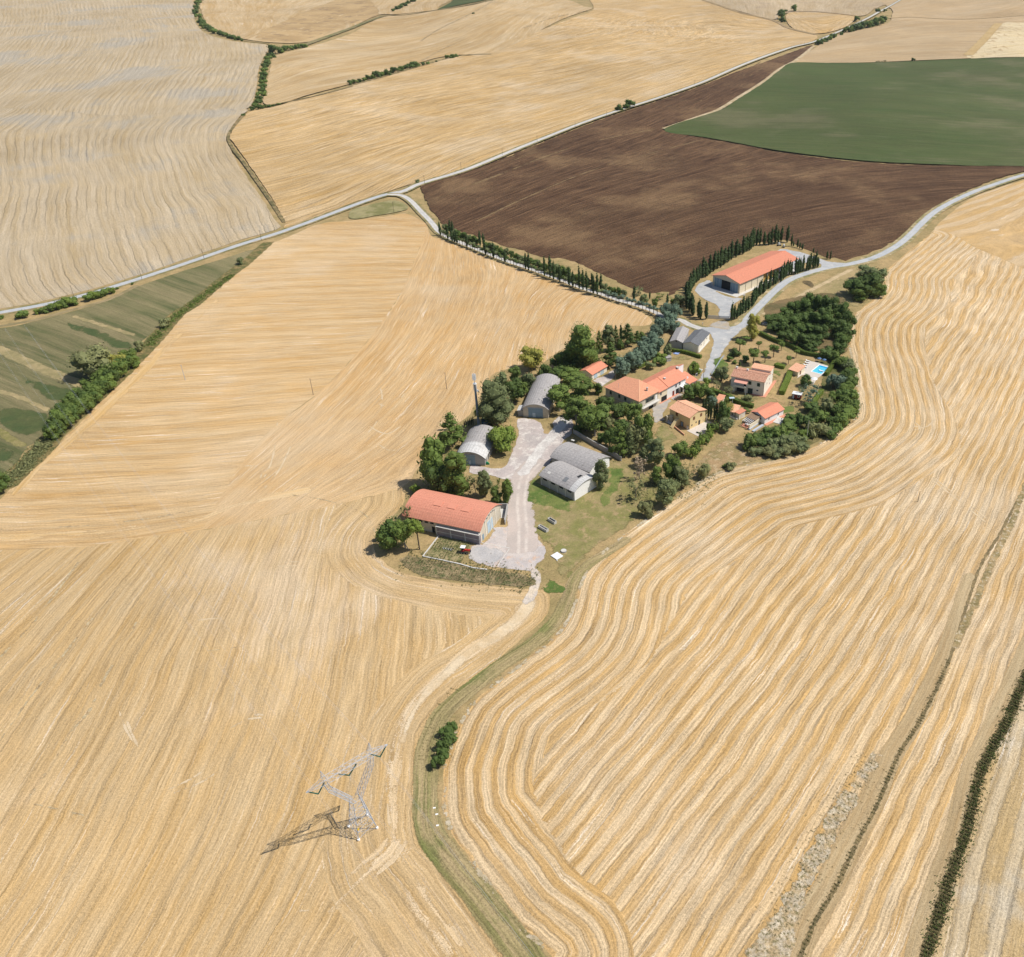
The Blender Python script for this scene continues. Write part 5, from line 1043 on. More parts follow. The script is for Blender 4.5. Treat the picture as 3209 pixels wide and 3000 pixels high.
pd = tag(BX(0, 0, 0, 7.5, 5.5, .18).build('concrete_pad', 'concrete'), 'bare grey concrete pad on the grass beside the white cottage', 'slab')
a, ang, W_, D_ = frame(cI([(1285, 1540)])[0], cI([(1450, 1590)])[0], cI([(1620, 1400)])[0]); pd.location = P(*cI([(1300, 1530)])[0]); pd.rotation_euler = (0, 0, math.radians(-32)); pd.scale = (.66, .95, 1)
# caravan
b = Bld('caravan', 'white-roofed caravan with a dark red side, parked under an olive tree', 'caravan', cJ([(400, 1470)])[0], cJ([(670, 1520)])[0], cJ([(600, 1340)])[0])
b.D = 2.6; W = b.W
b.part('body', BX(0, 0, .35, W, b.D, 2.4), 'reddoor'); b.part('roof', BX(-.15, -.1, 2.405, W + .15, b.D + .1, 2.6), 'whitemetal'); b.door('f', W * .15, .7, 1.8, 'bluepale', z=.4)
for x in (.3, .7): b.part('wheel', MB().tube((W * x, -.12, .33), (W * x, .1, .33), .33, n=12), 'black')
b.window('f', W * .75, 1.3, .8, .6)
# pool house
b = Bld('pool_house', 'little salmon-roofed pool house beside the sun loungers', 'pool house', cJ([(305, 700)])[0], cJ([(560, 850)])[0], cJ([(730, 610)])[0])
b.W, b.D = 4.6, 6.2; b.o.rotation_euler.z = math.radians(-40)
b.part('wall', BX(.2, .2, -.1, b.W, b.D, 2.2), 'cream'); b.part('roof', MB().slab((-.3, -.3, 2.35), (b.W + .3, -.3, 2.35), (b.W + .3, b.D + .4, 3.1), (-.3, b.D + .4, 3.1), .14), 'clay_light'); b.door('r', b.D * .4, 1.0, 1.95, 'brownwood')
# pool
a, ang, W_, D_ = frame(cJ([(1015, 640)])[0], cJ([(1195, 750)])[0], cJ([(1385, 490)])[0])
po = empty('swimming_pool', (a[0], a[1], 0), ang, 'bright blue rectangular swimming pool with a white edge', 'pool')
W_, D_ = 4.7, 8.2; ang = math.radians(-36); po.rotation_euler.z = ang
BX(0, 0, .05, W_, D_, .19).build('water', 'water', po)
BX(0, D_ * .84, .193, W_, D_, .198).build('deep_end', 'waterdeep', po)
MB().box(-.4, -.4, .05, W_ + .4, -.003, .24).box(-.4, D_ + .003, .05, W_ + .4, D_ + .4, .24).box(-.4, .0, .05, -.003, D_, .24).box(W_ + .003, 0, .05, W_ + .4, D_, .24).build('pool_edge', 'white', po)
pv = MB()
q = G(cJ([(560, 850), (740, 560), (930, 310), (1200, 370), (1560, 480), (1480, 600), (1330, 760), (1180, 850), (1060, 1060), (900, 1040), (1040, 860), (830, 740), (700, 760)]))
me = [(x, y, .15) for x, y in q]; pv.quad(me); ptr = pv.build('pool_terrace', 'paving'); tag(ptr, 'pale paved terrace around the blue pool', 'terrace')
def sunbed(pt, rz, label):
    o = empty('sun_lounger', P(*pt) + np.array([0, 0, .16]), rz, label, 'sun lounger', 'white loungers round the pool')
    BX(-.35, 0, .28, .35, 1.35, .38).build('seat', 'whitemetal', o)
    MB().prism([(1.36, .28), (1.36, .38), (2.0, .75), (2.0, .65)], -.35, .35, 'x').build('backrest', 'whitemetal', o)
    for x in (-.3, .3):
        for y in (.1, 1.25): BX(x - .03, y - .03, 0, x + .03, y + .03, .277).build('leg', 'whitemetal', o)
    return o
lz = ang + 1.75
for i, p_ in enumerate([(960, 345), (930, 400), (890, 470), (870, 530), (735, 620)]):
    sunbed(cJ([p_])[0], lz, ['white lounger nearest the hedge end of the pool', 'second white lounger from the hedge, beside the pool', 'middle white lounger of the five left of the pool', 'fourth white lounger from the hedge, left of the pool', 'white lounger beside the pool house wall'][i])
sunbed(cJ([(1370, 650)])[0], lz, 'single white lounger on the right side of the pool')
um = empty('parasol', P(*cJ([(1070, 1000)])[0]), 0, 'big white square parasol at the near end of the pool', 'parasol')
MB().tube((0, 0, 0), (0, 0, 2.9), .05).build('pole', 'whitemetal', um)
mb = MB(); R_ = 1.6
for i in range(8):
    t0, t1 = i * math.pi / 4, (i + 1) * math.pi / 4; mb.quad([(R_ * math.cos(t0), R_ * math.sin(t0), 2.4), (R_ * math.cos(t1), R_ * math.sin(t1), 2.4), (0, 0, 3.0)]); mb.quad([(0, 0, 2.95), (R_ * math.cos(t1), R_ * math.sin(t1), 2.37), (R_ * math.cos(t0), R_ * math.sin(t0), 2.37)])
mb.build('canopy', 'whitemetal', um)
for i, (p_, lb) in enumerate([((1240, 330), 'folded blue parasol in the hedge shade behind the pool'), ((1390, 370), 'blue parasol at the right corner behind the pool')]):
    o = empty('parasol', P(*cJ([p_])[0]), 0, lb, 'parasol', 'blue parasols behind the pool')
    MB().tube((0, 0, 0), (0, 0, 2.2), .04).build('pole', 'whitemetal', o); MB().tube((0, 0, 1.7), (0, 0, 2.25), 1.0, .05, 8).build('canopy', 'bluecloth', o)
# ---------------------------------------------------------------- pylon
C0 = np.array([-60.2, 128.25]); ua = np.array([.745, .667]); va = np.array([-.667, .745])
py = empty('pylon', (C0[0], C0[1], 0), math.atan2(ua[1], ua[0]), 'steel lattice power pylon standing alone in the stubble field', 'pylon')
def lattice(mb, P0, P1, n, r=.05, rb=.03):
    """four (or three) legs from ring P0 to ring P1 with X bracing"""
    P0 = [np.array(p, float) for p in P0]; P1 = [np.array(p, float) for p in P1]; m = len(P0)
    for a, c in zip(P0, P1): mb.tube(a, c, r, n=4)
    for k in range(n):
        t0, t1 = k / n, (k + 1) / n
        for i in range(m):
            j = (i + 1) % m; a0 = P0[i] + (P1[i] - P0[i]) * t0; a1 = P0[i] + (P1[i] - P0[i]) * t1; b0 = P0[j] + (P1[j] - P0[j]) * t0; b1 = P0[j] + (P1[j] - P0[j]) * t1
            mb.tube(a0, b1, rb, n=3); mb.tube(b0, a1, rb, n=3); mb.tube(a1, b1, rb * .7, n=3)
    return mb
def ring(x, y, hx, hy, z): return [(x - hx, y - hy, z), (x + hx, y - hy, z), (x + hx, y + hy, z), (x - hx, y + hy, z)]
lattice(MB(), ring(0, 0, 2.35, 2.35, .2), ring(0, 0, 1.05, .95, 10.6), 5, .095, .042).build('body', 'steel', py)
lattice(lattice(MB(), ring(-.75, 0, .38, .9, 10.6), ring(-5.0, 0, .45, .75, 18.2), 6, .06, .028), ring(.75, 0, .38, .9, 10.6), ring(5.0, 0, .45, .75, 18.2), 6, .06, .028).build('fork', 'steel', py)
lattice(lattice(MB(), ring(-5.0, 0, .45, .75, 18.2), ring(-5.4, 0, .4, .7, 20.6), 2, .05, .022), ring(5.0, 0, .45, .75, 18.2), ring(5.4, 0, .4, .7, 20.6), 2, .05, .022).build('fork_top', 'steel', py)
def beam_ring(x, hy, z0, z1): return [(x, -hy, z0), (x, hy, z0), (x, hy, z1), (x, -hy, z1)]
mb = lattice(MB(), beam_ring(-5.4, .7, 20.6, 22.0), beam_ring(5.4, .7, 20.6, 22.0), 8, .05, .024)
lattice(mb, beam_ring(-5.4, .7, 20.6, 22.0), beam_ring(-9.7, .05, 20.9, 21.1), 4, .04, .018); lattice(mb, beam_ring(5.4, .7, 20.6, 22.0), beam_ring(9.7, .05, 20.9, 21.1), 4, .04, .018)
mb.build('crossbeam', 'steel', py)
for s_ in (-1, 1): lattice(MB(), ring(s_ * 5.4, 0, .4, .7, 22.0), ring(s_ * 5.7, 0, .04, .04, 24.6), 2, .04, .02).build('earth_wire_peak', 'steel', py)
hang = []
for x0_, x1_ in ((-9.2, -5.6), (-2.2, 2.0), (5.7, 9.3)):
    m_ = (x0_ + x1_) / 2; hang.append((m_, 18.6))
    MB().tube((x0_, 0, 20.8), (m_, 0, 18.6), .15, n=8).tube((x1_, 0, 20.8), (m_, 0, 18.6), .15, n=8).build('insulator', 'greenglass', py)
for x in (-2.35, 2.35):
    for y in (-2.35, 2.35): MB().disc((x, y), .3, -.3, .45).build('footing', 'white', py)
BX(-2.0, -2.2, 3.0, -1.6, -2.14, 3.6).build('warning_plate', 'yellowp', py); BX(1.9, 1.5, 2.6, 1.96, 2.1, 3.2).build('warning_plate', 'yellowp', py)
def wire(name, a, b_, sag, r, label, group, n=36):
    a = np.array(a, float); b_ = np.array(b_, float); mb = MB(); pp = []
    for i in range(n + 1):
        t = i / n; p = a + (b_ - a) * t; pp.append((p[0], p[1], p[2] - 4 * sag * t * (1 - t)))
    for p, q in zip(pp[:-1], pp[1:]): mb.tube(p, q, r, n=3)
    o = mb.build(name, 'steel'); return tag(o, label, 'power line', group)
def world_of(x, z): q = C0 + ua * x; return np.array([q[0], q[1], z])
names = ['left', 'middle', 'right']
for i, (x, z) in enumerate(hang):
    for d, ln, dz, wd in ((1, 330, 0, 'running up to the far left'), (-1, 300, 0, 'running down over the grass track')):
        for k, dd in ((0, -.2), (1, .2)):
            a = world_of(x + dd, z - .15); e = a + np.r_[va * d * ln, 0]
            wire('power_line', a, e, 9.5, .012, '%s conductor of the %s pair hung from the pylon, %s' % (['left', 'right'][k], names[i], wd), 'pylon conductors')
for s_, nm in ((-1, 'left'), (1, 'right')):
    for d, wd in ((1, 'to the far left'), (-1, 'towards the grass track')):
        a = world_of(s_ * 5.7, 24.6); wire('earth_wire', a, a + np.r_[va * d * 320, 0], 8, .009, 'thin earth wire from the %s peak of the pylon %s' % (nm, wd), 'pylon earth wires')

# ---------------------------------------------------------------- telecom mast and its cabin
p = P(1502, 1346)
ms = empty('telecom_mast', p, 0, 'tall blue-grey telecom mast with white antenna panels', 'mast')
MB().tube((0, 0, 0), (0, 0, 21), .62, .38, 14).build('pole', 'mastgrey', ms, True); MB().tube((0, 0, 21.0), (0, 0, 25.3), .16, .1, 8).build('antenna_spine', 'steel', ms)
MB().disc((0, 0), .75, 20.7, 20.95).build('platform', 'whitemetal', ms)
for i in range(6):
    t = i * math.pi / 3 + .3; x, y = .62 * math.cos(t), .62 * math.sin(t)
    MB().tube((x, y, 22.4), (x, y, 25.0), .13, n=6).tube((0, 0, 23.0), (x, y, 23.0), .03, n=4).tube((0, 0, 24.4), (x, y, 24.4), .03, n=4).build('antenna_panel', 'whitemetal', ms)
for i in range(2):
    t = 2.6 + i * 3.1; x, y = .8 * math.cos(t), .8 * math.sin(t); MB().tube((x, y, 17.6), (x, y, 20.6), .12, n=6).tube((0, 0, 19), (x, y, 19), .04, n=4).build('antenna_panel', 'whitemetal', ms)
MB().tube((1.0, -.5, 18.0), (1.1, -.75, 18.0), .42, .42, 14).tube((.3, 0, 18.0), (1.0, -.45, 18.0), .05, n=4).build('dish', 'whitemetal', ms)
cb = empty('equipment_cabin', P(1512, 1337), -.15, 'dark blue equipment cabin at the foot of the mast', 'cabin')
BX(-.2, 0, 0, 2.6, 3.4, 2.6).build('body', 'bluemetal', cb); BX(-.3, -.1, 2.603, 2.7, 3.5, 2.7).build('roof', 'bluemetal', cb); BX(.6, -.06, .1, 1.5, -.003, 2.1).build('door', 'mastgrey', cb)

# ---------------------------------------------------------------- wooden and steel poles
def pole(pt, h, label, m='wood', group='utility poles', arms=True, r=.12):
    o = empty('utility_pole', P(*pt), 0.3, label, 'pole', group)
    MB().tube((0, 0, -.2), (0, 0, h), r, r * .65, 8).build('pole', m, o)
    if arms: MB().tube((-.5, 0, h - .3), (.5, 0, h - .3), .05, n=4).build('crossarm', m, o)
    return o
pts = c5([(480, 580), (920, 468), (1322, 335), (1693, 215)]); lb = ['utility pole by the left road, the one nearest the roadside bushes', 'second utility pole along the left road, above the green field', 'third utility pole on the left road towards the junction', 'fourth utility pole on the left road, just before the ditch']
for a, l in zip(pts, lb): pole(a, 6.5, l)
pts = c3([(625, 972), (858, 888), (1055, 815), (1270, 738), (1447, 672), (1607, 618), (1772, 555), (1945, 490)]) + c4([(275, 415), (550, 312), (630, 285)])
for i, a in enumerate(pts): pole(a, 7.0, 'utility pole beside the ploughed field, %s along the white road from the junction' % ['first', 'second', 'third', 'fourth', 'fifth', 'sixth', 'seventh', 'eighth', 'ninth', 'tenth', 'eleventh'][i])
pole(c3([(418, 1047)])[0], 7, 'utility pole standing right at the road junction'); pole(c3([(243, 1205)])[0], 7.5, 'utility pole in the dry triangle below the junction')
pole((581, 1192), 7.7, 'lone slim pole in the middle of the left stubble field', 'steel'); pole((1400, 1219), 8.0, 'lone pole in the stubble field above the telecom mast'); pole((982, 1238), 8.0, 'lone pole in the slanting-row part of the stubble field')
pole((2528, 1375), 8.4, 'pale concrete pole beside the round bushes at the field corner', 'concrete', arms=False); pole((2204, 1192), 8, 'dark pole standing by the white car', arms=False)
pole((2876, 1573), 4.5, 'short post standing on the bare patch of the windrow field', arms=False); pole((1600 + 1018/3.098, 1050 + 150), 6.5, 'slim pole beside the farmhouse roof corner', arms=False)

# ---------------------------------------------------------------- gate, car, wreck, tractor, plough and yard things
a, ang, W_, _ = frame(cC([(390, 1055)])[0], cC([(618, 1070)])[0], cC([(500, 1000)])[0])
g_ = empty('gate', (a[0], a[1], 0), ang, 'grey metal sliding gate closing the large barn forecourt', 'gate')
mb = MB().box(0, -.04, .15, W_, .04, .3).box(0, -.04, 1.7, W_, .04, 1.85)
for k in range(int(W_ / .28)): mb.box(k * .28, -.025, .303, k * .28 + .2, .025, 1.697)
mb.build('bars', 'steel', g_)
for x in (-.3, W_ * .5, W_ + .1): BX(x, -.15, -.1, x + .2, .15, 2.1).build('post', 'steel', g_)
BX(W_ + .35, -.15, -.1, W_ + 1.9, .1, 1.7).build('side_panel', 'wood', g_)

def car(pt, to, m, label):
    a, b2 = P(*pt), P(*to); d = b2 - a; rz = math.atan2(d[1], d[0])
    o = empty('parked_car', (a[0], a[1], float(a[2]) + .08), rz, label, 'car')
    L_, w = 4.0, 1.68; y0, y1 = -w / 2, w / 2
    prof = [(-2, .3), (2, .3), (2.0, .72), (1.85, .82), (.95, .93), (.35, 1.36), (-1.05, 1.40), (-1.75, .98), (-1.98, .9)]
    mb = MB(); n = len(prof)
    mid = [(p[0], y0 + (.14 if p[1] > 1.2 else 0.0), p[1]) for p in prof]; mid2 = [(p[0], y1 - (.14 if p[1] > 1.2 else 0.0), p[1]) for p in prof]
    mb.quad(mid); mb.quad(mid2[::-1])
    for i in range(n): j = (i + 1) % n; mb.quad([mid[i], mid2[i], mid2[j], mid[j]])
    mb.build('body', m, o)
    MB().quad([(.99, y0 + .1, .955), (.99, y1 - .1, .955), (.42, y1 - .2, 1.355), (.42, y0 + .2, 1.355)]).build('windscreen', 'glass', o)
    MB().quad([(-1.74, y1 - .12, 1.02), (-1.74, y0 + .12, 1.02), (-1.14, y0 + .2, 1.405), (-1.14, y1 - .2, 1.405)]).build('rear_window', 'glass', o)
    for s_ in (y0 - .005, y1 + .005):
        k = .1 if s_ < 0 else -.1
        MB().quad([(-1.5, s_, .95), (.8, s_, .93), (.35, s_ + k, 1.28), (-1.0, s_ + k, 1.31)]).build('side_window', 'glass', o)
        for x in (-1.25, 1.25): 
            wl = MB().tube((x, s_ - .08, .31), (x, s_ + .08, .31), .31, n=12).build('wheel', 'black', o); MB().tube((x, s_ - .09, .31), (x, s_ + .09, .31), .17, n=8).build('rim', 'steel', wl)
    for s_ in (-.6, .6): BX(1.99, s_ - .15, .62, 2.03, s_ + .15, .76).build('headlight', 'whitemetal', o)
    return o
car(cH([(1935, 355)])[0], cH([(1985, 300)])[0], 'carwhite', 'white estate car parked at the far end of the farmhouse')
car(cC([(1000, 1125)])[0], cC([(1060, 1130)])[0], 'cargrey', 'dusty grey car parked at the edge of the dark wood')

a = P(1458, 1732); b2 = P(1476, 1733); d = b2 - a
tr = empty('tractor', a, math.atan2(d[1], d[0]) - .06, 'red crawler tractor with a white canopy on the grey hardstanding', 'tractor')
for y in (-.85, .85):
    t_ = MB().prism([(-1.3, .25), (-1.0, 0), (1.0, 0), (1.35, .3), (1.1, .72), (-1.1, .72)], y - .22, y + .22, 'y').build('crawler_track', 'black', tr)
    for x in (-.9, 0, .9): MB().tube((x, y - .26, .36), (x, y + .26, .36), .25, n=10).build('roller', 'rust', t_)
BX(-.1, -.36, .75, 1.75, .36, 1.35).build('bonnet', 'redpaint', tr); BX(-1.2, -.55, .73, -.12, .55, 1.0).build('chassis', 'redpaint', tr); BX(1.753, -.3, .5, 1.95, .3, 1.2).build('radiator', 'black', tr)
BX(-1.0, -.3, 1.003, -.55, .3, 1.5).build('seat', 'black', tr); MB().tube((1.0, .1, 1.35), (1.0, .1, 2.1), .05).build('exhaust', 'black', tr)
MB().tube((-.2, 0, 1.36), (-.3, 0, 1.45), .2, n=10).build('steering_wheel', 'black', tr)
for x, y in ((-1.1, -.55), (-1.1, .55), (.05, -.5), (.05, .5)): MB().tube((x, y, 1.0), (x, y, 2.29), .035, n=4).build('canopy_post', 'black', tr)
BX(-1.4, -.8, 2.3, .25, .8, 2.38).build('canopy', 'whitemetal', tr)
pl = empty('plough', P(1405, 1722), math.atan2(d[1], d[0]) - .5, 'rusty reversible plough lying in the weeds behind the tractor', 'plough')
MB().tube((-1.8, -.7, .5), (1.7, .4, .6), .09, n=6).tube((1.7, .4, .6), (2.5, .3, .5), .07).build('beam', 'rust', pl)
for k in range(4):
    x = -1.6 + k * .85; y = -.65 + k * .27; MB().prism([(x, .02), (x + .5, .02), (x + .55, .5), (x + .1, .7)], y - .35, y - .28, 'y').build('share', 'whitemetal', pl)
    MB().tube((x + .2, y, .5), (x + .2, y + .5, 1.0), .06).build('leg', 'rust', pl)
for y in (0.0, .9): MB().tube((1.2, y - .07, .32), (1.2, y + .07, .32), .32, n=12).build('wheel', 'black', pl)

def low_wall(name, pts, w, h, m, label, cat='wall'):
    q = G(pts); mb = MB()
    for a, b2 in zip(q[:-1], q[1:]):
        d = (b2 - a) / np.linalg.norm(b2 - a); n_ = np.array([-d[1], d[0]]) * w / 2; c = [a - n_, b2 - n_, b2 + n_, a + n_]
        z0_, z1_ = -.1, h
        lo = [(p_[0], p_[1], z0_) for p_ in c]; hi = [(p_[0], p_[1], z1_) for p_ in c]
        mb.quad(hi)
        for i in range(4): j = (i + 1) % 4; mb.quad([lo[i], lo[j], hi[j], hi[i]])
    return tag(mb.build(name, m), label, cat)
low_wall('kerb_wall', cA([(605, 1400), (520, 1510), (465, 1580)]), .35, .35, 'concrete', 'pale kerb wall running down from the lean-to corner')
low_wall('kerb_wall', cA([(470, 1580), (620, 1610), (780, 1645), (880, 1675), (1000, 1690)]), .4, .3, 'concrete', 'broken pale kerb along the lower side of the weedy yard')
low_wall('kerb_wall', cA([(955, 1466), (1190, 1510)]), .3, .12, 'concrete', 'flat concrete sill from the red barn corner across the yard')
low_wall('kerb_wall', cA([(1185, 1515), (1085, 1660)]), .22, .1, 'concrete', 'thin concrete line crossing the dusty yard')
low_wall('boundary_wall', cB([(612, 955), (700, 1010), (800, 1070), (950, 1150), (1075, 1225)]), .35, 2.0, 'block', 'grey block wall between the pines and the twin sheds')
low_wall('boundary_wall', cJ([(900, 1040), (1080, 1050)]), .3, .6, 'pale_cream', 'short pale wall at the end of the pool path')
low_wall('boundary_wall', cI([(340, 1415), (500, 1480)]), .3, .7, 'white', 'low white wall below the pink annex')
low_wall('fence', cD([(545, 700), (600, 610), (640, 545), (670, 515)]), .08, 1.1, 'steel', 'thin wire fence curving along the drive by the villa garden', 'fence')
low_wall('greenhouse_frame', cI([(760, 1700), (960, 1560)]), 1.0, .5, 'steel', 'long low cold frame of glass beside the pergola wall', 'cold frame')
low_wall('greenhouse_frame', cI([(850, 1745), (1080, 1600)]), 1.0, .5, 'steel', 'outer low cold frame beside the pergola wall', 'cold frame')
def trough(p0, p1, label, fill='block'):
    a, b2 = P(*p0), P(*p1); d = b2 - a; L_ = np.linalg.norm(d[:2]); o = empty('trough', a, math.atan2(d[1], d[0]), label, 'trough', 'concrete troughs on the grass')
    MB().box(0, -.55, 0, L_, .55, .2).box(0, -.55, .203, L_, -.42, 1.1).box(0, .42, .203, L_, .55, 1.1).box(0, -.417, .203, .13, .417, 1.1).box(L_ - .13, -.417, .203, L_, .417, 1.1).build('basin', 'concrete', o)
    BX(.133, -.417, .203, L_ - .133, .417, .6).build('filling', fill, o)
trough((1690, 1653), (1716, 1668), 'pale concrete trough on the dry grass, the larger one nearer the yard')
trough((1720, 1630), (1741, 1643), 'dark narrow concrete trough, the smaller and farther of two on the grass', 'dark')
a, ang, W_, D_ = frame(c6([(452, 487)])[0], c6([(497, 517)])[0], c6([(535, 490)])[0])
o = empty('slab', (a[0], a[1], .05), ang, 'white square concrete slab on the grass beside the dusty yard', 'slab'); BX(0, 0, 0, W_ * .85, 2.8, .25).build('slab', 'whitemetal', o); BX(W_ - .6, -.3, 0, W_, -.01, .2).build('rim', 'concrete', o)
tk = empty('well', P(*c6([(533, 458)])[0]), 0, 'round grey concrete well ring beside the white slab', 'well'); MB().disc((0, 0), 1.0, -.1, .5, 18).build('ring', 'block', tk); MB().disc((0, 0), .85, .503, .56, 18).build('lid', 'concrete', tk)
for i, (p_, l) in enumerate([((735, 925), 'white stone in the weedy bank by the grass track, the farthest of three'), ((750, 965), 'white stone in the weedy bank, the middle of three'), ((755, 1035), 'long pale stone in the weedy bank, the nearest of three')]):
    bmv = np.random.RandomState(i); mb = MB().tube((-.3, 0, .0), (.3, .1, .1), .25, .18, 7); o = mb.build('boulder', 'white'); o.location = P(*c9([p_])[0]); tag(o, l, 'stone', 'stones in the bank')
mk = empty('machinery', P(*cC([(1130, 300)])[0]), .3, 'old grey farm implement parked behind the large barn, left one', 'farm implement', 'farm implements behind the barn')
BX(-1.2, -.6, .5, 1.2, .6, 1.0).build('frame', 'rust', mk); BX(-.5, -.4, 1.003, .5, .4, 1.9).build('hopper', 'whitemetal', mk)
for x in (-.9, .9): MB().tube((x, -.7, .4), (x, .7, .4), .4, n=10).build('wheel', 'black', mk)
mk2 = mk.copy(); col.objects.link(mk2); mk2.location = P(*cC([(1180, 315)])[0]); mk2.rotation_euler.z = 1.2; mk2['label'] = 'old grey farm implement behind the large barn, right one nearer the cypress'
for ch in list(mk.children): c_ = ch.copy(); col.objects.link(c_); c_.parent = mk2
pb = empty('paddling_pool', P(*cF([(600, 985)])[0]), 0.1, 'crumpled blue and lilac paddling pool by the hedge', 'paddling pool'); MB().disc((0, 0), 1.1, 0, .3, 12).build('base', 'tarp', pb); MB().tube((-1.6, .2, .1), (1.5, 0, .35), .3, .2, 8).build('rim', 'tarp', pb)
sg = empty('marker_stone', P(*cF([(1410, 85)])[0]), 0, 'small white marker post at the lane end', 'post'); BX(-.15, -.1, 0, .15, .1, 1.1).build('post', 'white', sg); BX(-.2, -.14, 1.103, .2, .14, 1.2).build('cap', 'concrete', sg)
g1 = empty('bench', P(*cG([(1080, 1150)])[0]), -.5, 'dark bench on the patio edge of the yellow house', 'bench'); BX(-1.1, -.3, .4, 1.1, .3, .48).build('seat', 'black', g1); [BX(x - .05, -.25, 0, x + .05, .25, .397).build('leg', 'black', g1) for x in (-.9, .9)]
lp = empty('shade_canopy', P(*cI([(380, 1110)])[0]), .1, 'small white flat canopy on a post above the clipped hedge', 'canopy'); BX(-1.2, -.6, 2.7, 1.0, .8, 2.8).build('top', 'bluepale', lp); MB().tube((.2, 0, 0), (.2, 0, 2.7), .07).build('post', 'whitemetal', lp)
wd = empty('dog_kennel', P(*cF([(330, 1200)])[0]), .5, 'small grey shed roof peeping over the back of the farmhouse', 'hut'); BX(-1.3, -1, 0, 1.3, 1, 1.9).build('wall', 'block', wd); MB().slab((-1.5, -1.2, 2.0), (1.5, -1.2, 2.0), (1.5, 1.2, 2.4), (-1.5, 1.2, 2.4), .1).build('roof', 'cement', wd)
# ---------------------------------------------------------------- foliage
LM = dict(
    dark=leaf_mat('dark_foliage', (0.055, 0.098, 0.024), (0.155, 0.210, 0.050)),
    weed=leaf_mat('ditch_foliage', (0.10, 0.098, 0.035), (0.23, 0.20, 0.085)),
    cyp=leaf_mat('cypress_foliage', (0.035, 0.066, 0.022), (0.083, 0.121, 0.033)),
    mid=leaf_mat('pine_foliage', (0.087, 0.140, 0.030), (0.217, 0.274, 0.060)),
    bright=leaf_mat('bright_foliage', (0.120, 0.180, 0.030), (0.255, 0.310, 0.060)),
    yellowish=leaf_mat('yellow_green_foliage', (0.261, 0.265, 0.049), (0.479, 0.431, 0.100)),
    grey=leaf_mat('grey_green_foliage', (0.120, 0.150, 0.060), (0.270, 0.300, 0.130)),
    blue=leaf_mat('blue_green_foliage', (0.095, 0.145, 0.095), (0.235, 0.315, 0.215)),
    olive=leaf_mat('olive_foliage', (0.150, 0.165, 0.065), (0.300, 0.300, 0.130)),
    bare=leaf_mat('dry_twigs', (0.392, 0.293, 0.200), (0.652, 0.529, 0.367)),
)
def ico(rad, cen, rs, sq=1.0, sub=2):
    t = (1 + 5 ** .5) / 2
    v = [(-1, t, 0), (1, t, 0), (-1, -t, 0), (1, -t, 0), (0, -1, t), (0, 1, t), (0, -1, -t), (0, 1, -t), (t, 0, -1), (t, 0, 1), (-t, 0, -1), (-t, 0, 1)]
    f = [(0, 11, 5), (0, 5, 1), (0, 1, 7), (0, 7, 10), (0, 10, 11), (1, 5, 9), (5, 11, 4), (11, 10, 2), (10, 7, 6), (7, 1, 8), (3, 9, 4), (3, 4, 2), (3, 2, 6), (3, 6, 8), (3, 8, 9), (4, 9, 5), (2, 4, 11), (6, 2, 10), (8, 6, 7), (9, 8, 1)]
    v = np.array(v, float); v /= np.linalg.norm(v[0])
    v = v * rs.uniform(.8, 1.1, (12, 1)) * rad * np.array([1, 1, sq]) + cen
    return v, f
def crown(blobs, leaf, dens, seed, sq=0.85, core=0.78, spray=0.0, up=0.0):
    """clumps: a solid heart plus many small leaf faces scattered through each clump's outer shell"""
    rs = np.random.RandomState(seed); V = []; Fc = []; T = []
    for c, r in blobs:
        c = np.array(c, float)
        if core:
            v, f = ico(r * core, c, rs, sq); n = len(V); V += [tuple(x) for x in v]; Fc += [tuple(n + i for i in t) for t in f]; T += [.3] * 12
        N = int(dens * r * r / (leaf * leaf)) + 6
        d = rs.normal(size=(N, 3)); d /= np.linalg.norm(d, axis=1)[:, None]
        rad = r * rs.uniform(.72, 1.08 + spray, N); bt = rs.uniform(.0, .35)
        pos = c + d * rad[:, None] * np.array([1, 1, sq])
        for p, dd in zip(pos, d):
            nrm = dd + rs.normal(size=3) * .55 + np.array([0, 0, .25 + up]); nrm /= np.linalg.norm(nrm)
            a = np.cross(nrm, rs.normal(size=3)); a /= np.linalg.norm(a) + 1e-9; b_ = np.cross(nrm, a)
            s1, s2 = leaf * rs.uniform(.6, 1.25), leaf * rs.uniform(.35, .8); n = len(V)
            V += [tuple(p + a * s1), tuple(p + b_ * s2), tuple(p - a * s1 * .9), tuple(p - b_ * s2)]; Fc.append((n, n + 1, n + 2, n + 3)); T += [min(1, bt + rs.uniform(.1, .65))] * 4
    V = np.array(V)
    return V, Fc, T

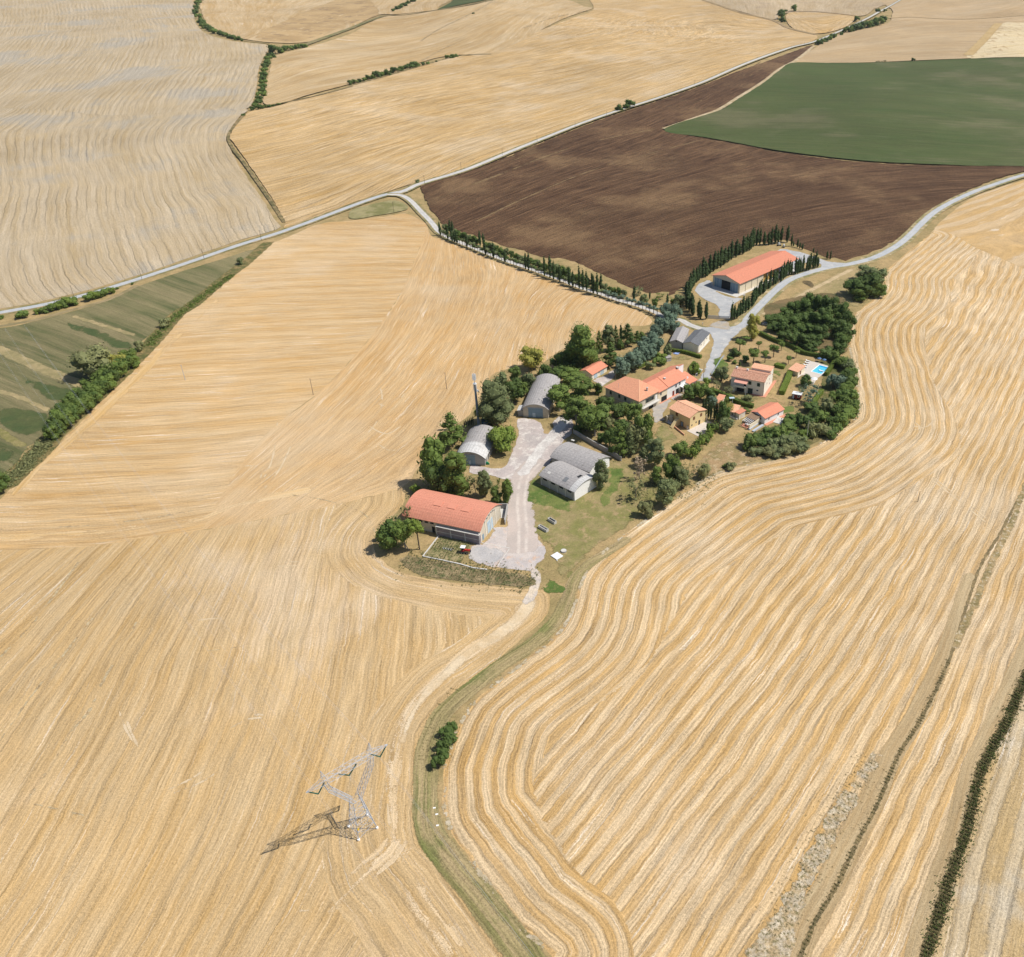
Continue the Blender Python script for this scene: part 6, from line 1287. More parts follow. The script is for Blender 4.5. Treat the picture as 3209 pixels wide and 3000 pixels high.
def blobs_for(kind, seed):
    r = np.random.RandomState(seed * 17 + 5); B = []
    if kind == 'cypress':
        for k in range(12):
            t = k / 11; rad = .5 * (math.sin(math.pi * (.10 + .86 * t)) ** .7) * (1 - .25 * t); B.append(((r.uniform(-.09, .09), r.uniform(-.09, .09), .06 + .90 * t), rad * 1.02))
    elif kind == 'round':
        for k in range(20):
            a = r.uniform(0, 6.28); h = r.uniform(.0, 1.0); q = r.uniform(.12, .37) * (1 - .5 * abs(h - .35)); B.append(((q * math.cos(a), q * math.sin(a), .20 + .60 * h), r.uniform(.15, .23)))
        B += [((0, 0, .55), .30), ((0, 0, .35), .28)]
    elif kind == 'tall':
        for k in range(26):
            a = r.uniform(0, 6.28); h = (k + r.uniform()) / 26; q = .34 * math.sin(math.pi * (.18 + .70 * h)) * r.uniform(.5, 1.05); B.append(((q * math.cos(a), q * math.sin(a), .13 + .78 * h), r.uniform(.16, .25)))
        B += [((0, 0, .3), .26), ((0, 0, .5), .28), ((0, 0, .7), .24)]
    elif kind == 'conifer':
        for k in range(22):
            h = (k + .5) / 22; a = k * 2.4; q = .40 * (1 - h) ** .85 * r.uniform(.75, 1.1); B.append(((q * math.cos(a), q * math.sin(a), .12 + .82 * h), .11 + .15 * (1 - h)))
        for k in range(6): B.append(((0, 0, .2 + .13 * k), .17 * (1 - k / 7)))
    elif kind == 'umbrella':
        for k in range(18):
            a = r.uniform(0, 6.28); q = r.uniform(.05, .36); B.append(((q * math.cos(a), q * math.sin(a), .70 + r.uniform(-.08, .10) - q * .12), r.uniform(.17, .23)))
    elif kind == 'pine':
        B.append(((0, 0, .6), .3))
        for k in range(18):
            a = r.uniform(0, 6.28); q = r.uniform(.08, .36); h = r.uniform(0, 1); B.append(((q * math.cos(a), q * math.sin(a), .36 + .46 * h), r.uniform(.17, .25)))
    elif kind == 'bush':
        for k in range(10):
            a = r.uniform(0, 6.28); q = r.uniform(.05, .33); B.append(((q * math.cos(a), q * math.sin(a), r.uniform(.2, .68)), r.uniform(.17, .27)))
    elif kind == 'sparse':
        for k in range(17):
            a = r.uniform(0, 6.28); q = r.uniform(.1, .38); h = r.uniform(0, 1); B.append(((q * math.cos(a), q * math.sin(a), .2 + .7 * h), r.uniform(.13, .20)))
    elif kind == 'small':          # little lane tree: lollipop on a thin stem
        for k in range(7):
            a = r.uniform(0, 6.28); q = r.uniform(.05, .3); B.append(((q * math.cos(a), q * math.sin(a), .66 + r.uniform(-.12, .18)), r.uniform(.18, .26)))
    elif kind == 'cane':
        for k in range(9):
            a = r.uniform(0, 6.28); q = r.uniform(.0, .36); B.append(((q * math.cos(a), q * math.sin(a), r.uniform(.3, .6)), r.uniform(.18, .26)))
    return B
LEAF = dict(cypress=(.055, 1.0, 1.1, .86, .0), round=(.038, 1.25, .9, .80, .12), tall=(.028, 1.1, 1.0, .80, .15), conifer=(.034, 1.1, .75, .70, .25), umbrella=(.034, 1.2, .55, .8, .1), pine=(.036, 1.2, .75, .78, .15), bush=(.05, 1.2, .85, .85, .1), sparse=(.034, 1.0, .9, .45, .35), small=(.06, 1.1, .8, .8, .15), cane=(.07, 1.3, 1.4, .8, .35))
ASP = dict(cypress=5, round=.95, tall=1.6, conifer=1.6, umbrella=1.1, pine=1.25, bush=.8, sparse=1.2, small=1.7, cane=.9)
TRUNK = dict(cypress=(.06, .08), round=(.05, .35), tall=(.035, .45), conifer=(.03, .5), umbrella=(.045, .70), pine=(.04, .6), bush=(.03, .2), sparse=(.03, .6), small=(.045, .6), cane=(.02, .2))
PROTO = {}
def proto(kind, mat, var):
    key = (kind, mat, var)
    if key in PROTO: return PROTO[key]
    base = ('mesh', kind, var)
    if base not in PROTO:
        lf, dens, sq, core, spray = LEAF[kind]
        asp = ASP[kind]
        bl = blobs_for(kind, var)
        # clumps are round in real space: model with height 'asp' and diameter 1, then squash to a unit box
        bl2 = [((c[0], c[1], c[2] * asp), r_) for c, r_ in bl]
        V, Fc, T = crown(bl2, lf, dens, var * 31 + len(kind), sq, core, spray)
        V[:, 2] /= asp; V[:, 2] = np.maximum(V[:, 2], 0.01)
        PROTO[base] = (V, Fc, T)
        tr_, th = TRUNK[kind]; mb = MB(); r = np.random.RandomState(var)
        mb.tube((0, 0, -.02), (0, 0, th), tr_, tr_ * .6, 6)
        for k in range(4 if kind not in ('cypress', 'cane') else 1):
            a = r.uniform(0, 6.28); c = bl[(k * 3) % len(bl)][0]; mb.tube((0, 0, th * r.uniform(.5, .95)), (c[0] * .8, c[1] * .8, c[2]), tr_ * .5, tr_ * .2, 5)
        PROTO[('trunk', kind, var)] = mb
    V, Fc, T = PROTO[base]
    me = bpy.data.meshes.new('crown'); me.from_pydata(V.tolist(), [], Fc)
    at = me.attributes.new('tone', 'FLOAT', 'POINT'); at.data.foreach_set('value', np.array(T, np.float32)); me.materials.append(LM[mat])
    mt = bpy.data.meshes.new('trunk'); mb = PROTO[('trunk', kind, var)]; mt.from_pydata([tuple(v) for v in mb.v], [], mb.f); mt.materials.append(M['barkpale' if kind in ('sparse', 'pine') else 'bark'])
    PROTO[key] = (me, mt); return PROTO[key]

def solve_h(g, top):
    lo, hi = .3, 40
    for _ in range(30):
        m = (lo + hi) / 2
        if proj(g + np.array([0, 0, m]))[1] > top: lo = m
        else: hi = m
    return lo
CNT = [0]
NAME = dict(cypress='cypress_tree', round='broadleaf_tree', tall='tall_tree', conifer='conifer_tree', umbrella='umbrella_pine', pine='pine_tree', bush='shrub', sparse='thin_tree', small='lane_tree', cane='cane_clump')
CAT = dict(cypress='cypress', bush='shrub', umbrella='pine tree', pine='pine tree', cane='canes')
def tree_at(g, kind, mat, w, h, label, group=None, wy=None):
    CNT[0] += 1; var = CNT[0] % 3; cm, tm_ = proto(kind, mat, var)
    r = np.random.RandomState(CNT[0])
    o = empty(NAME[kind], g, r.uniform(0, 6.28), label, CAT.get(kind, 'tree'), group)
    c = bpy.data.objects.new('crown', cm); col.objects.link(c); c.parent = o; c.scale = (w, wy or w, h)
    t = bpy.data.objects.new('trunk', tm_); col.objects.link(t); t.parent = o; t.scale = (w, w, h)
    return o
def T(cr, x, y, top, wpx, kind, mat, label, group=None):
    """crop function, base point, crown top row and crown width in crop pixels"""
    b_ = cr([(x, y)])[0]; tp = cr([(x, top)])[0][1]; e = cr([(x + wpx, y)])[0]
    g = P(*b_); h = solve_h(g, tp); w = (e[0] - b_[0]) / proj(g)[2]
    # the crown's own depth hides part of its height in a steep view
    return tree_at(g, kind, mat, w * (1.3 if kind == 'cypress' else 1.12 if kind == 'umbrella' else 1.24), max(h * 0.99, .6), label, group)

on = ['first', 'second', 'third', 'fourth', 'fifth', 'sixth', 'seventh', 'eighth', 'ninth', 'tenth', 'eleventh', 'twelfth', 'thirteenth', 'fourteenth', 'fifteenth', 'sixteenth', 'seventeenth', 'eighteenth', 'nineteenth', 'twentieth']
def nth(i):
    tens = {2: 'twenty', 3: 'thirty', 4: 'forty', 5: 'fifty', 6: 'sixty'}
    if i < 20: return on[i]
    t, u_ = divmod(i + 1, 10)
    return {2: 'twentieth', 3: 'thirtieth', 4: 'fortieth', 5: 'fiftieth', 6: 'sixtieth'}[t] if u_ == 0 else tens[t] + '-' + on[u_ - 1]

# trees round the red barn and the mast
T(cA, 590, 990, 580, 260, 'round', 'mid', 'large round tree left of the mast shed, behind the red barn')
T(cA, 605, 1070, 800, 215, 'round', 'dark', 'dark lower tree directly behind the red barn roof')
T(cA, 770, 1075, 690, 205, 'tall', 'mid', 'tall full tree between the mast shed and the red barn')
T(cA, 700, 1080, 880, 130, 'round', 'dark', 'small dark tree squeezed between the two big trees behind the barn')
T(cA, 715, 665, 365, 215, 'conifer', 'mid', 'spreading conifer with an open pointed crown left of the mast')
T(cA, 640, 640, 545, 110, 'bush', 'dark', 'dark bush at the foot of the conifer left of the mast shed')
T(cA, 400, 1055, 965, 80, 'bush', 'bright', 'small bright shrub at the left end of the barn roof')
T(cA, 905, 1075, 895, 105, 'sparse', 'olive', 'thin grey-green tree behind the barn, first right of the big clump', 'young trees behind the red barn')
T(cA, 985, 1085, 850, 115, 'tall', 'grey', 'taller grey-green young tree, second in the row behind the barn', 'young trees behind the red barn')
T(cA, 1085, 1140, 990, 105, 'tall', 'mid', 'low young tree near the barn gable, third in the row', 'young trees behind the red barn')
T(cA, 1100, 1000, 920, 45, 'sparse', 'mid', 'very thin sapling rising above the young trees by the yard', 'young trees behind the red barn')
T(cA, 1175, 1140, 925, 90, 'tall', 'mid', 'upright green tree closest to the dirt track', 'young trees behind the red barn')
T(cA, 438, 1520, 1230, 125, 'umbrella', 'bright', 'leaning pine with a bright crown in front of the barn corner')
T(cA, 320, 1510, 1255, 155, 'pine', 'mid', 'rounded pine beside the leaning pine at the barn corner')
T(cA, 345, 1330, 1150, 95, 'sparse', 'olive', 'scraggy greyish tree against the left end of the barn')
T(cA, 185, 1520, 1270, 190, 'round', 'dark', 'dark round tree farthest left by the barn')
T(cA, 245, 1400, 1240, 120, 'sparse', 'grey', 'thin grey tree behind the dark round tree by the barn')
T(cA, 130, 1430, 1330, 120, 'bush', 'bright', 'bright low bush at the field edge left of the barn')
dt = empty('dead_tree', P(*cA([(345, 1520)])[0]), 0, 'bare leaning dead tree beneath the pines at the barn corner', 'tree')
mb = MB().tube((0, 0, 0), (-2.2, .6, 5.5), .16, .08, 6); r_ = np.random.RandomState(4)
for k in range(12):
    t_ = r_.uniform(.3, 1); mb.tube((-2.2 * t_, .6 * t_, 5.5 * t_), (-2.2 * t_ + r_.uniform(-1.6, 1.6), .6 * t_ + r_.uniform(-1.2, 1.2), 5.5 * t_ + r_.uniform(.3, 1.2)), .05, .02, 4)
mb.build('branches', 'barkpale', dt)
T(cA, 1065, 505, 100, 270, 'tall', 'grey', 'big pyramidal grey-green tree just right of the mast')
T(cA, 1000, 470, 260, 170, 'round', 'mid', 'green tree low behind the mast cabin')
T(cA, 1150, 440, 240, 150, 'round', 'grey', 'grey-green tree on the right shoulder of the big pyramidal tree')
T(cA, 1115, 265, 35, 150, 'round', 'grey', 'grey-green rounded tree behind the big pyramidal tree')
T(cA, 1225, 295, 85, 160, 'round', 'dark', 'dark tree between the pyramidal tree and the upper arched shed')
T(cA, 1238, 150, -15, 95, 'pine', 'mid', 'pointed dark pine above the upper arched shed')
T(cA, 1345, 190, 30, 150, 'round', 'grey', 'silvery round tree left above the upper arched shed')
T(cA, 1290, 230, 110, 120, 'round', 'mid', 'green bushy tree by the back corner of the upper shed')
T(cA, 1125, 700, 470, 225, 'round', 'bright', 'bright green tree overhanging the right side of the mast shed')
T(cA, 1185, 600, 470, 110, 'bush', 'bright', 'bright bush beside the yard edge above the mast shed')
for i, x in enumerate((812, 828, 845, 858, 872, 886)):
    T(cA, x, 500 - i * 3, 445 - i * 9, 13, 'cypress', 'cyp', ['tiny cypress at the left end of the row by the mast', 'second tiny cypress left of the mast', 'third tiny cypress left of the mast', 'fourth tiny cypress left of the mast', 'fifth tiny cypress, next but one to the mast', 'tiny cypress standing closest to the mast'][i], 'small cypresses by the mast')
T(cA, 1038, 460, 410, 35, 'bush', 'mid', 'little pointed shrub beside the blue cabin')
# belt between the yard and the farmhouse
T(cB, 205, 335, 95, 230, 'round', 'yellowish', 'yellow-green tree standing out against the stubble')
T(cB, 480, 335, 140, 165, 'round', 'dark', 'dark tree left of the very tall tree')
T(cB, 690, 315, -118, 300, 'tall', 'mid', 'very tall broad tree, highest of the hamlet, above the garage')
T(cB, 760, 300, 80, 190, 'round', 'mid', 'green tree on the right flank of the very tall tree')
T(cB, 590, 310, 90, 170, 'round', 'mid', 'green tree on the left flank of the very tall tree')
T(cB, 650, 330, 190, 150, 'round', 'dark', 'dark tree at the foot of the very tall tree')
T(cB, 340, 400, 250, 130, 'bush', 'dark', 'dark bush between the yellow-green tree and the garage', 'bushes behind the upper shed')
T(cB, 430, 420, 300, 130, 'bush', 'dark', 'dark low bush behind the upper arched shed', 'bushes behind the upper shed')
T(cB, 540, 400, 280, 130, 'bush', 'dark', 'dark bush just left of the garage', 'bushes behind the upper shed')
T(cB, 300, 470, 370, 80, 'bush', 'mid', 'small green bush on the dry ground behind the upper shed', 'bushes behind the upper shed')
T(cB, 620, 480, 320, 235, 'pine', 'mid', 'round-topped pine directly below the garage', 'pines between the yard and the farmhouse')
T(cB, 475, 740, 455, 225, 'pine', 'mid', 'pine leaning over the upper arched shed roof', 'pines between the yard and the farmhouse')
T(cB, 690, 660, 400, 230, 'pine', 'mid', 'pine in the middle of the belt, behind the others', 'pines between the yard and the farmhouse')
T(cB, 640, 900, 580, 230, 'pine', 'mid', 'broad pine facing the gravel yard', 'pines between the yard and the farmhouse')
T(cB, 820, 980, 650, 260, 'pine', 'mid', 'largest pine, hanging over the grey boundary wall', 'pines between the yard and the farmhouse')
T(cB, 730, 930, 760, 170, 'round', 'dark', 'dark shrubby tree beneath the largest pine')
T(cB, 850, 570, 450, 95, 'round', 'dark', 'small dark tree at the corner of the farmhouse drive')
T(cB, 930, 740, 590, 170, 'round', 'dark', 'dark tree against the left face of the farmhouse')
T(cB, 1040, 800, 650, 160, 'round', 'dark', 'dark green tree below the farmhouse windows')
T(cB, 1050, 1175, 840, 175, 'conifer', 'mid', 'tall feathery conifer at the end of the boundary wall')
T(cB, 960, 1080, 900, 120, 'round', 'dark', 'dark tree behind the feathery conifer')
T(cB, 1165, 1165, 925, 120, 'conifer', 'grey', 'smaller feathery conifer right of the tall one')
T(cB, 1205, 870, 645, 165, 'pine', 'mid', 'pine by the corner of the farmhouse balcony')
T(cB, 1290, 1100, 730, 200, 'round', 'mid', 'full green tree below the farmhouse court')
T(cB, 1220, 1120, 830, 200, 'round', 'olive', 'olive-toned tree in front of the full green tree')
T(cB, 1330, 1080, 860, 110, 'round', 'mid', 'green tree on the edge of the yellow house lawn')
for i, (x, y, tp, w_, m_) in enumerate([(560, 690, 560, 130, 'dark'), (600, 780, 640, 150, 'dark'), (700, 800, 660, 160, 'mid'), (780, 880, 740, 150, 'dark'), (880, 900, 760, 150, 'dark'), (960, 900, 780, 130, 'olive'), (1080, 940, 810, 150, 'dark'), (1130, 1040, 900, 130, 'dark'), (880, 1040, 930, 120, 'dark'), (1010, 1000, 880, 130, 'mid'), (660, 950, 850, 110, 'dark'), (1260, 980, 860, 130, 'dark'), (1100, 760, 640, 120, 'mid'), (880, 700, 590, 120, 'mid'), (1330, 940, 800, 110, 'mid'), (740, 560, 450, 120, 'dark'), (560, 500, 400, 110, 'mid')]):
    T(cB, x, y, tp, w_, 'bush', m_, '%s %s undergrowth bush in the belt between yard and farmhouse' % (nth(i), dict(dark='dark', mid='green', olive='pale')[m_]), 'undergrowth of the belt')
T(cB, 880, 1490, 1210, 145, 'tall', 'grey', 'slender grey-green tree beside the white gable of the twin sheds')
T(cB, 1395, 1285, 990, 175, 'tall', 'grey', 'airy green tree in the orchard, tallest and farthest', 'loose trees on the dry slope')
T(cB, 1250, 1405, 1180, 125, 'sparse', 'bare', 'nearly bare grey tree on the dry slope', 'loose trees on the dry slope')
T(cB, 1300, 1220, 1060, 130, 'round', 'grey', 'grey-green tree left of the tallest orchard tree', 'loose trees on the dry slope')
T(cB, 1420, 1450, 1270, 115, 'tall', 'mid', 'upright green tree right of the nearly bare tree', 'loose trees on the dry slope')
T(cB, 1215, 1600, 1400, 175, 'sparse', 'olive', 'thin spreading tree on the slope beside the lawn', 'loose trees on the dry slope')
T(cB, 1320, 1755, 1585, 150, 'bush', 'olive', 'rounded olive bush nearest the windrow field', 'loose trees on the dry slope')
T(cB, 1500, 1650, 1390, 200, 'round', 'grey', 'dense dark-shadowed tree above the field edge', 'loose trees on the dry slope')
T(cB, 1560, 1430, 1140, 180, 'round', 'mid', 'green tree midway down the orchard', 'loose trees on the dry slope')
T(cB, 1655, 1480, 1250, 180, 'round', 'grey', 'broad grey-green tree on the right of the orchard', 'loose trees on the dry slope')
T(cB, 1645, 1180, 1030, 160, 'round', 'mid', 'green bush at the top of the cane thicket', 'loose trees on the dry slope')
T(cB, 1570, 1560, 1380, 130, 'round', 'grey', 'grey tree between the dense tree and the broad tree', 'loose trees on the dry slope')
T(cB, 975, 310, 60, 165, 'conifer', 'dark', 'large dark conifer behind the garage')
for i, (x, y, tp, w_, k_, m_, l) in enumerate([(1312, 1055, 872, 60, 'conifer', 'mid', 'slender conifer, leftmost above the large dark conifer'), (1385, 1040, 832, 100, 'tall', 'grey', 'tall grey-green tree behind the large dark conifer'), (1440, 990, 835, 55, 'conifer', 'dark', 'narrow dark conifer in the clump facing the field'), (1482, 975, 823, 28, 'cypress', 'cyp', 'single cypress in the conifer clump facing the field'),
                                       (1532, 1005, 820, 120, 'conifer', 'dark', 'broad dark conifer of the clump facing the field'), (1608, 975, 882, 70, 'conifer', 'dark', 'small dark conifer near the blue trees'), (1650, 965, 882, 50, 'bush', 'mid', 'small green tree at the field tip'), (1470, 1030, 930, 60, 'bush', 'dark', 'dark bush under the narrow conifer')]):
    T(cE, x, y, tp, w_, k_, m_, l)
# blue-green cedars along the lane end
blue = [(cB, 1090, 400, 205, 165), (cB, 1185, 345, 130, 165), (cB, 1120, 320, 190, 120), (cB, 1290, 265, 60, 175), (cB, 1240, 300, 150, 130), (cB, 1400, 190, -30, 165), (cB, 1350, 230, 60, 130), (cE, 1745, 960, 830, 110), (cE, 1800, 910, 770, 120), (cE, 1860, 870, 720, 120), (cE, 1900, 800, 670, 100), (cE, 1830, 780, 660, 100), (cE, 1720, 1000, 890, 90), (cE, 1900, 900, 810, 90), (cE, 1680, 1030, 920, 90)]
bl_l = ['blue-green cedar nearest the farmhouse drive', 'second blue-green cedar from the farmhouse', 'low blue-green cedar behind the first', 'tall blue-green cedar above the box hedge', 'blue-green cedar tucked between two taller ones', 'blue-green cedar halfway along the belt', 'shaded blue-green cedar below the halfway one', 'blue-green cedar at the field tip side of the belt', 'blue-green cedar above the dark block shed', 'blue-green cedar next to the lane bend', 'blue-green cedar at the very end of the lane', 'blue-green cedar on the field side of the lane end', 'small blue-green cedar facing the field', 'blue-green cedar touching the dark block shed', 'small blue-green cedar behind the garage drive']
for (c_, x, y, tp, w_), l in zip(blue, bl_l): T(c_, x, y, tp, w_, 'round', 'blue', l, 'blue-green cedars along the lane')
T(cD, 125, 520, 385, 95, 'round', 'grey', 'soft grey-green tree in front of the dark block shed')
T(cB, 1440, 290, 210, 120, 'bush', 'mid', 'green shrub in the garden behind the farmhouse', 'garden shrubs behind the farmhouse')
T(cB, 1470, 240, 160, 110, 'bush', 'bright', 'bright shrub in the garden behind the farmhouse', 'garden shrubs behind the farmhouse')
T(cB, 1400, 210, 150, 100, 'bush', 'mid', 'green shrub below the cedars behind the farmhouse', 'garden shrubs behind the farmhouse')
T(cB, 1360, 330, 250, 90, 'bush', 'grey', 'grey shrub beside the box hedge', 'garden shrubs behind the farmhouse')
T(cD, 400, 680, 560, 85, 'bush', 'bright', 'bright green shrub beside the white car'); T(cD, 385, 620, 555, 60, 'bush', 'mid', 'small green shrub at the garden end of the farmhouse')
# villa garden
T(cD, 940, 345, 95, 130, 'tall', 'yellowish', 'tall olive-yellow tree standing alone beside the road fork')
um_ = [(818, 460, 335, 105, 'leaning umbrella pine nearest the drive'), (872, 375, 310, 90, 'umbrella pine in the shade of the tall roadside tree'), (1000, 442, 355, 60, 'small umbrella pine near the hedge'), (950, 585, 420, 125, 'largest umbrella pine, in front of the villa'), (1060, 572, 437, 88, 'round umbrella pine right of the largest'), (1142, 520, 380, 92, 'umbrella pine in the middle of the garden'), (1215, 460, 360, 78, 'umbrella pine against the long hedge'), (1358, 527, 433, 62, 'small umbrella pine leaning by the hedge corner'), (1285, 585, 500, 68, 'small umbrella pine near the pool house')]
for x, y, tp, w_, l in um_: T(cD, x, y, tp, w_, 'umbrella', 'mid', l, 'umbrella pines in the villa garden')
for x, y, tp, w_, k_, m_, l in [(770, 510, 420, 105, 'bush', 'dark', 'dark shrub beside the leaning umbrella pine'), (880, 565, 495, 85, 'bush', 'dark', 'dark shrub left of the largest umbrella pine'), (725, 555, 500, 55, 'bush', 'mid', 'round shrub at the drive side of the villa garden'), (768, 580, 535, 48, 'bush', 'mid', 'second small round shrub behind the villa'), (820, 600, 560, 24, 'cypress', 'dark', 'tiny dark columnar shrub behind the villa'), (645, 750, 600, 140, 'round', 'grey', 'grey-green tree beside the drive at the villa corner'), (600, 700, 620, 80, 'bush', 'mid', 'green shrub under the grey-green drive tree'),
                              (508, 790, 700, 80, 'bush', 'bright', 'bright shrub at the bend below the white car'), (598, 830, 740, 85, 'sparse', 'olive', 'wispy olive below the drive'), (710, 880, 800, 100, 'sparse', 'olive', 'wispy olive before the villa stairs'), (890, 950, 870, 105, 'round', 'olive', 'olive tree in front of the villa terrace'), (890, 1050, 1000, 70, 'bush', 'mid', 'green shrub between hedge and cottage'), (1390, 610, 570, 55, 'bush', 'dark', 'dark round shrub behind the pool house'),
                              (1445, 800, 685, 110, 'round', 'dark', 'round dark olive below the pool terrace'), (1475, 965, 775, 165, 'sparse', 'blue', 'open grey-blue tree shading the caravan'), (1400, 900, 800, 80, 'sparse', 'grey', 'thin tree beside the caravan roof'),
                              (340, 920, 775, 150, 'round', 'dark', 'dark tree above the yellow house, left of the clump'), (440, 920, 760, 140, 'round', 'mid', 'green tree above the yellow house'), (400, 860, 750, 110, 'round', 'mid', 'green tree behind the yellow house clump'), (530, 940, 800, 120, 'round', 'dark', 'dark tree between the yellow house and the hedge'), (480, 860, 780, 90, 'bush', 'dark', 'dark shrub on the bank behind the yellow house'), (560, 1000, 880, 90, 'round', 'blue', 'blue-grey tree above the cypress clump'),
                              (665, 1140, 930, 130, 'round', 'dark', 'dark broad tree right of the cypress clump'), (725, 1060, 960, 90, 'sparse', 'yellowish', 'thin yellowish tree above the outhouse'), (685, 1220, 1085, 145, 'round', 'grey', 'silvery olive at the end of the cane thicket'), (620, 1130, 1020, 70, 'bush', 'dark', 'dark shrub among the cypresses'), (700, 950, 890, 80, 'bush', 'mid', 'green shrub on the annex bank')]:
    T(cD, x, y, tp, w_, k_, m_, l)
for i, (x, y, tp) in enumerate([(470, 1060, 895), (492, 1085, 900), (517, 1105, 905), (541, 1115, 920), (573, 1125, 960), (598, 1125, 945), (622, 1120, 960), (640, 1100, 965)]):
    T(cD, x, y, tp, 30, 'cypress', 'cyp', '%s cypress from the yellow house in the dark clump' % ['first', 'second', 'third', 'fourth', 'fifth', 'sixth', 'seventh', 'eighth'][i], 'cypress clump by the yellow house')
for i, (x, y, tp, w_) in enumerate([(560, 1240, 1130, 110), (520, 1290, 1180, 100), (480, 1340, 1230, 100), (440, 1385, 1270, 100), (390, 1430, 1320, 110), (345, 1480, 1370, 110)]):
    T(cD, x, y, tp, w_, 'cane', 'bright' if i % 2 else 'mid', '%s clump of the cane thicket, counted from the silvery olive' % ['first', 'second', 'third', 'fourth', 'fifth', 'sixth'][i], 'cane thicket')
T(cD, 478, 1665, 1530, 135, 'cane', 'olive', 'clump of tall grass by the windrow field'); T(cD, 735, 1590, 1505, 105, 'bush', 'olive', 'low bush on the dry bank above the field')
T(cD, 680, 1570, 1540, 60, 'bush', 'mid', 'tiny bush beside the low bush on the bank')
# dark wood
wood = [(1120, 200, 110), (1185, 190, 90), (1260, 170, 40), (1330, 120, -30), (1420, 120, -70), (1500, 100, -110), (1590, 120, -100), (1690, 150, -90), (1770, 200, -30), (1840, 260, 60), (1150, 270, 190), (1240, 290, 150), (1340, 260, 100), (1440, 240, 60), (1540, 250, 60), (1640, 260, 80), (1740, 320, 130), (1830, 360, 190), (1250, 360, 260), (1340, 400, 270), (1440, 420, 280), (1540, 420, 290), (1380, 330, 190), (1490, 330, 180), (1590, 350, 200), (1790, 440, 270), (1500, 470, 370), (1770, 500, 370), (1660, 520, 420), (1300, 220, 130), (1620, 200, 20)]
wl = ['roadside', 'upper', 'middle', 'lower']
for i, (x, y, tp) in enumerate(wood):
    row = 0 if i < 10 else 1 if i < 18 else 2 if i < 25 else 3; st_ = (0, 10, 18, 25)[row]
    T(cD, x, y, tp, 165 - (i % 4) * 8, 'round', 'dark', '%s dark oak from the left in the %s rank of the round wood' % (nth(i - st_), ['rear', 'second', 'third', 'front'][row]), 'oaks of the round wood')
# bush clump by the bend
for i, (x, y, tp, w_, m_, l) in enumerate([(930, 850, 730, 150, 'dark', 'left dark tree of the clump at the field bend'), (1000, 860, 700, 160, 'dark', 'middle dark tree of the clump at the field bend'), (1060, 800, 670, 130, 'grey', 'pale grey tree on the right of the clump at the bend'), (1000, 760, 655, 130, 'grey', 'pale grey tree at the back of the clump at the bend'), (950, 880, 800, 110, 'mid', 'green bush at the foot of the clump at the bend'), (1080, 860, 770, 90, 'mid', 'bush on the field side of the clump at the bend')]):
    T(c7, x, y, tp, w_, 'round', m_, l, 'tree clump at the field bend')
# scrub slope below the villas
scr = [(1740, 560, 440, 'mid'), (1790, 620, 500, 'mid'), (1845, 640, 520, 'grey'), (1880, 720, 590, 'mid'), (1830, 740, 610, 'dark'), (1710, 820, 660, 'blue'), (1770, 800, 680, 'blue'), (1890, 820, 690, 'mid'), (1840, 870, 750, 'mid'), (1790, 930, 800, 'dark'), (1890, 930, 800, 'mid'), (1730, 940, 830, 'mid'), (1850, 1000, 880, 'mid'), (1640, 1040, 875, 'olive'), (1900, 1040, 910, 'mid'), (1790, 1060, 930, 'mid'), (1720, 1070, 960, 'dark'), (1860, 1110, 980, 'mid'), (1550, 1100, 1000, 'dark'), (1600, 1140, 1030, 'mid'), (1790, 1160, 1040, 'mid'), (1700, 1180, 1060, 'dark'), (1740, 1240, 1130, 'mid'), (1690, 1270, 1180, 'dark'),
       (1530, 1270, 1110, 'olive'), (1600, 1260, 1150, 'olive'), (1450, 1200, 1070, 'dark'), (1390, 1150, 1030, 'dark'), (1320, 1150, 1040, 'dark'), (1290, 1230, 1110, 'mid'), (1230, 1270, 1150, 'mid'), (1170, 1300, 1180, 'mid'), (1110, 1270, 1170, 'dark'), (1060, 1340, 1215, 'dark'), (920, 1395, 1240, 'mid'), (1000, 1370, 1250, 'dark'), (1140, 1380, 1270, 'grey'), (1230, 1380, 1250, 'grey'), (1330, 1360, 1240, 'grey'), (1400, 1370, 1250, 'grey'), (1390, 1440, 1330, 'grey'), (1290, 1450, 1340, 'olive'), (1180, 1460, 1360, 'grey'), (1070, 1460, 1360, 'olive'), (980, 1450, 1370, 'grey'), (1430, 1290, 1190, 'mid'), (1520, 1030, 930, 'dark'), (1260, 1320, 1220, 'mid')]
for i, (x, y, tp, m_) in enumerate(scr):
    T(cD, x, y, tp, 125 + (i * 37) % 45, 'bush', m_, '%s %s bush counted from the pool down the scrubby slope' % (nth(i), dict(mid='green', dark='dark', grey='grey-green', olive='pale olive', blue='blue-green')[m_]), 'bushes on the scrubby slope')

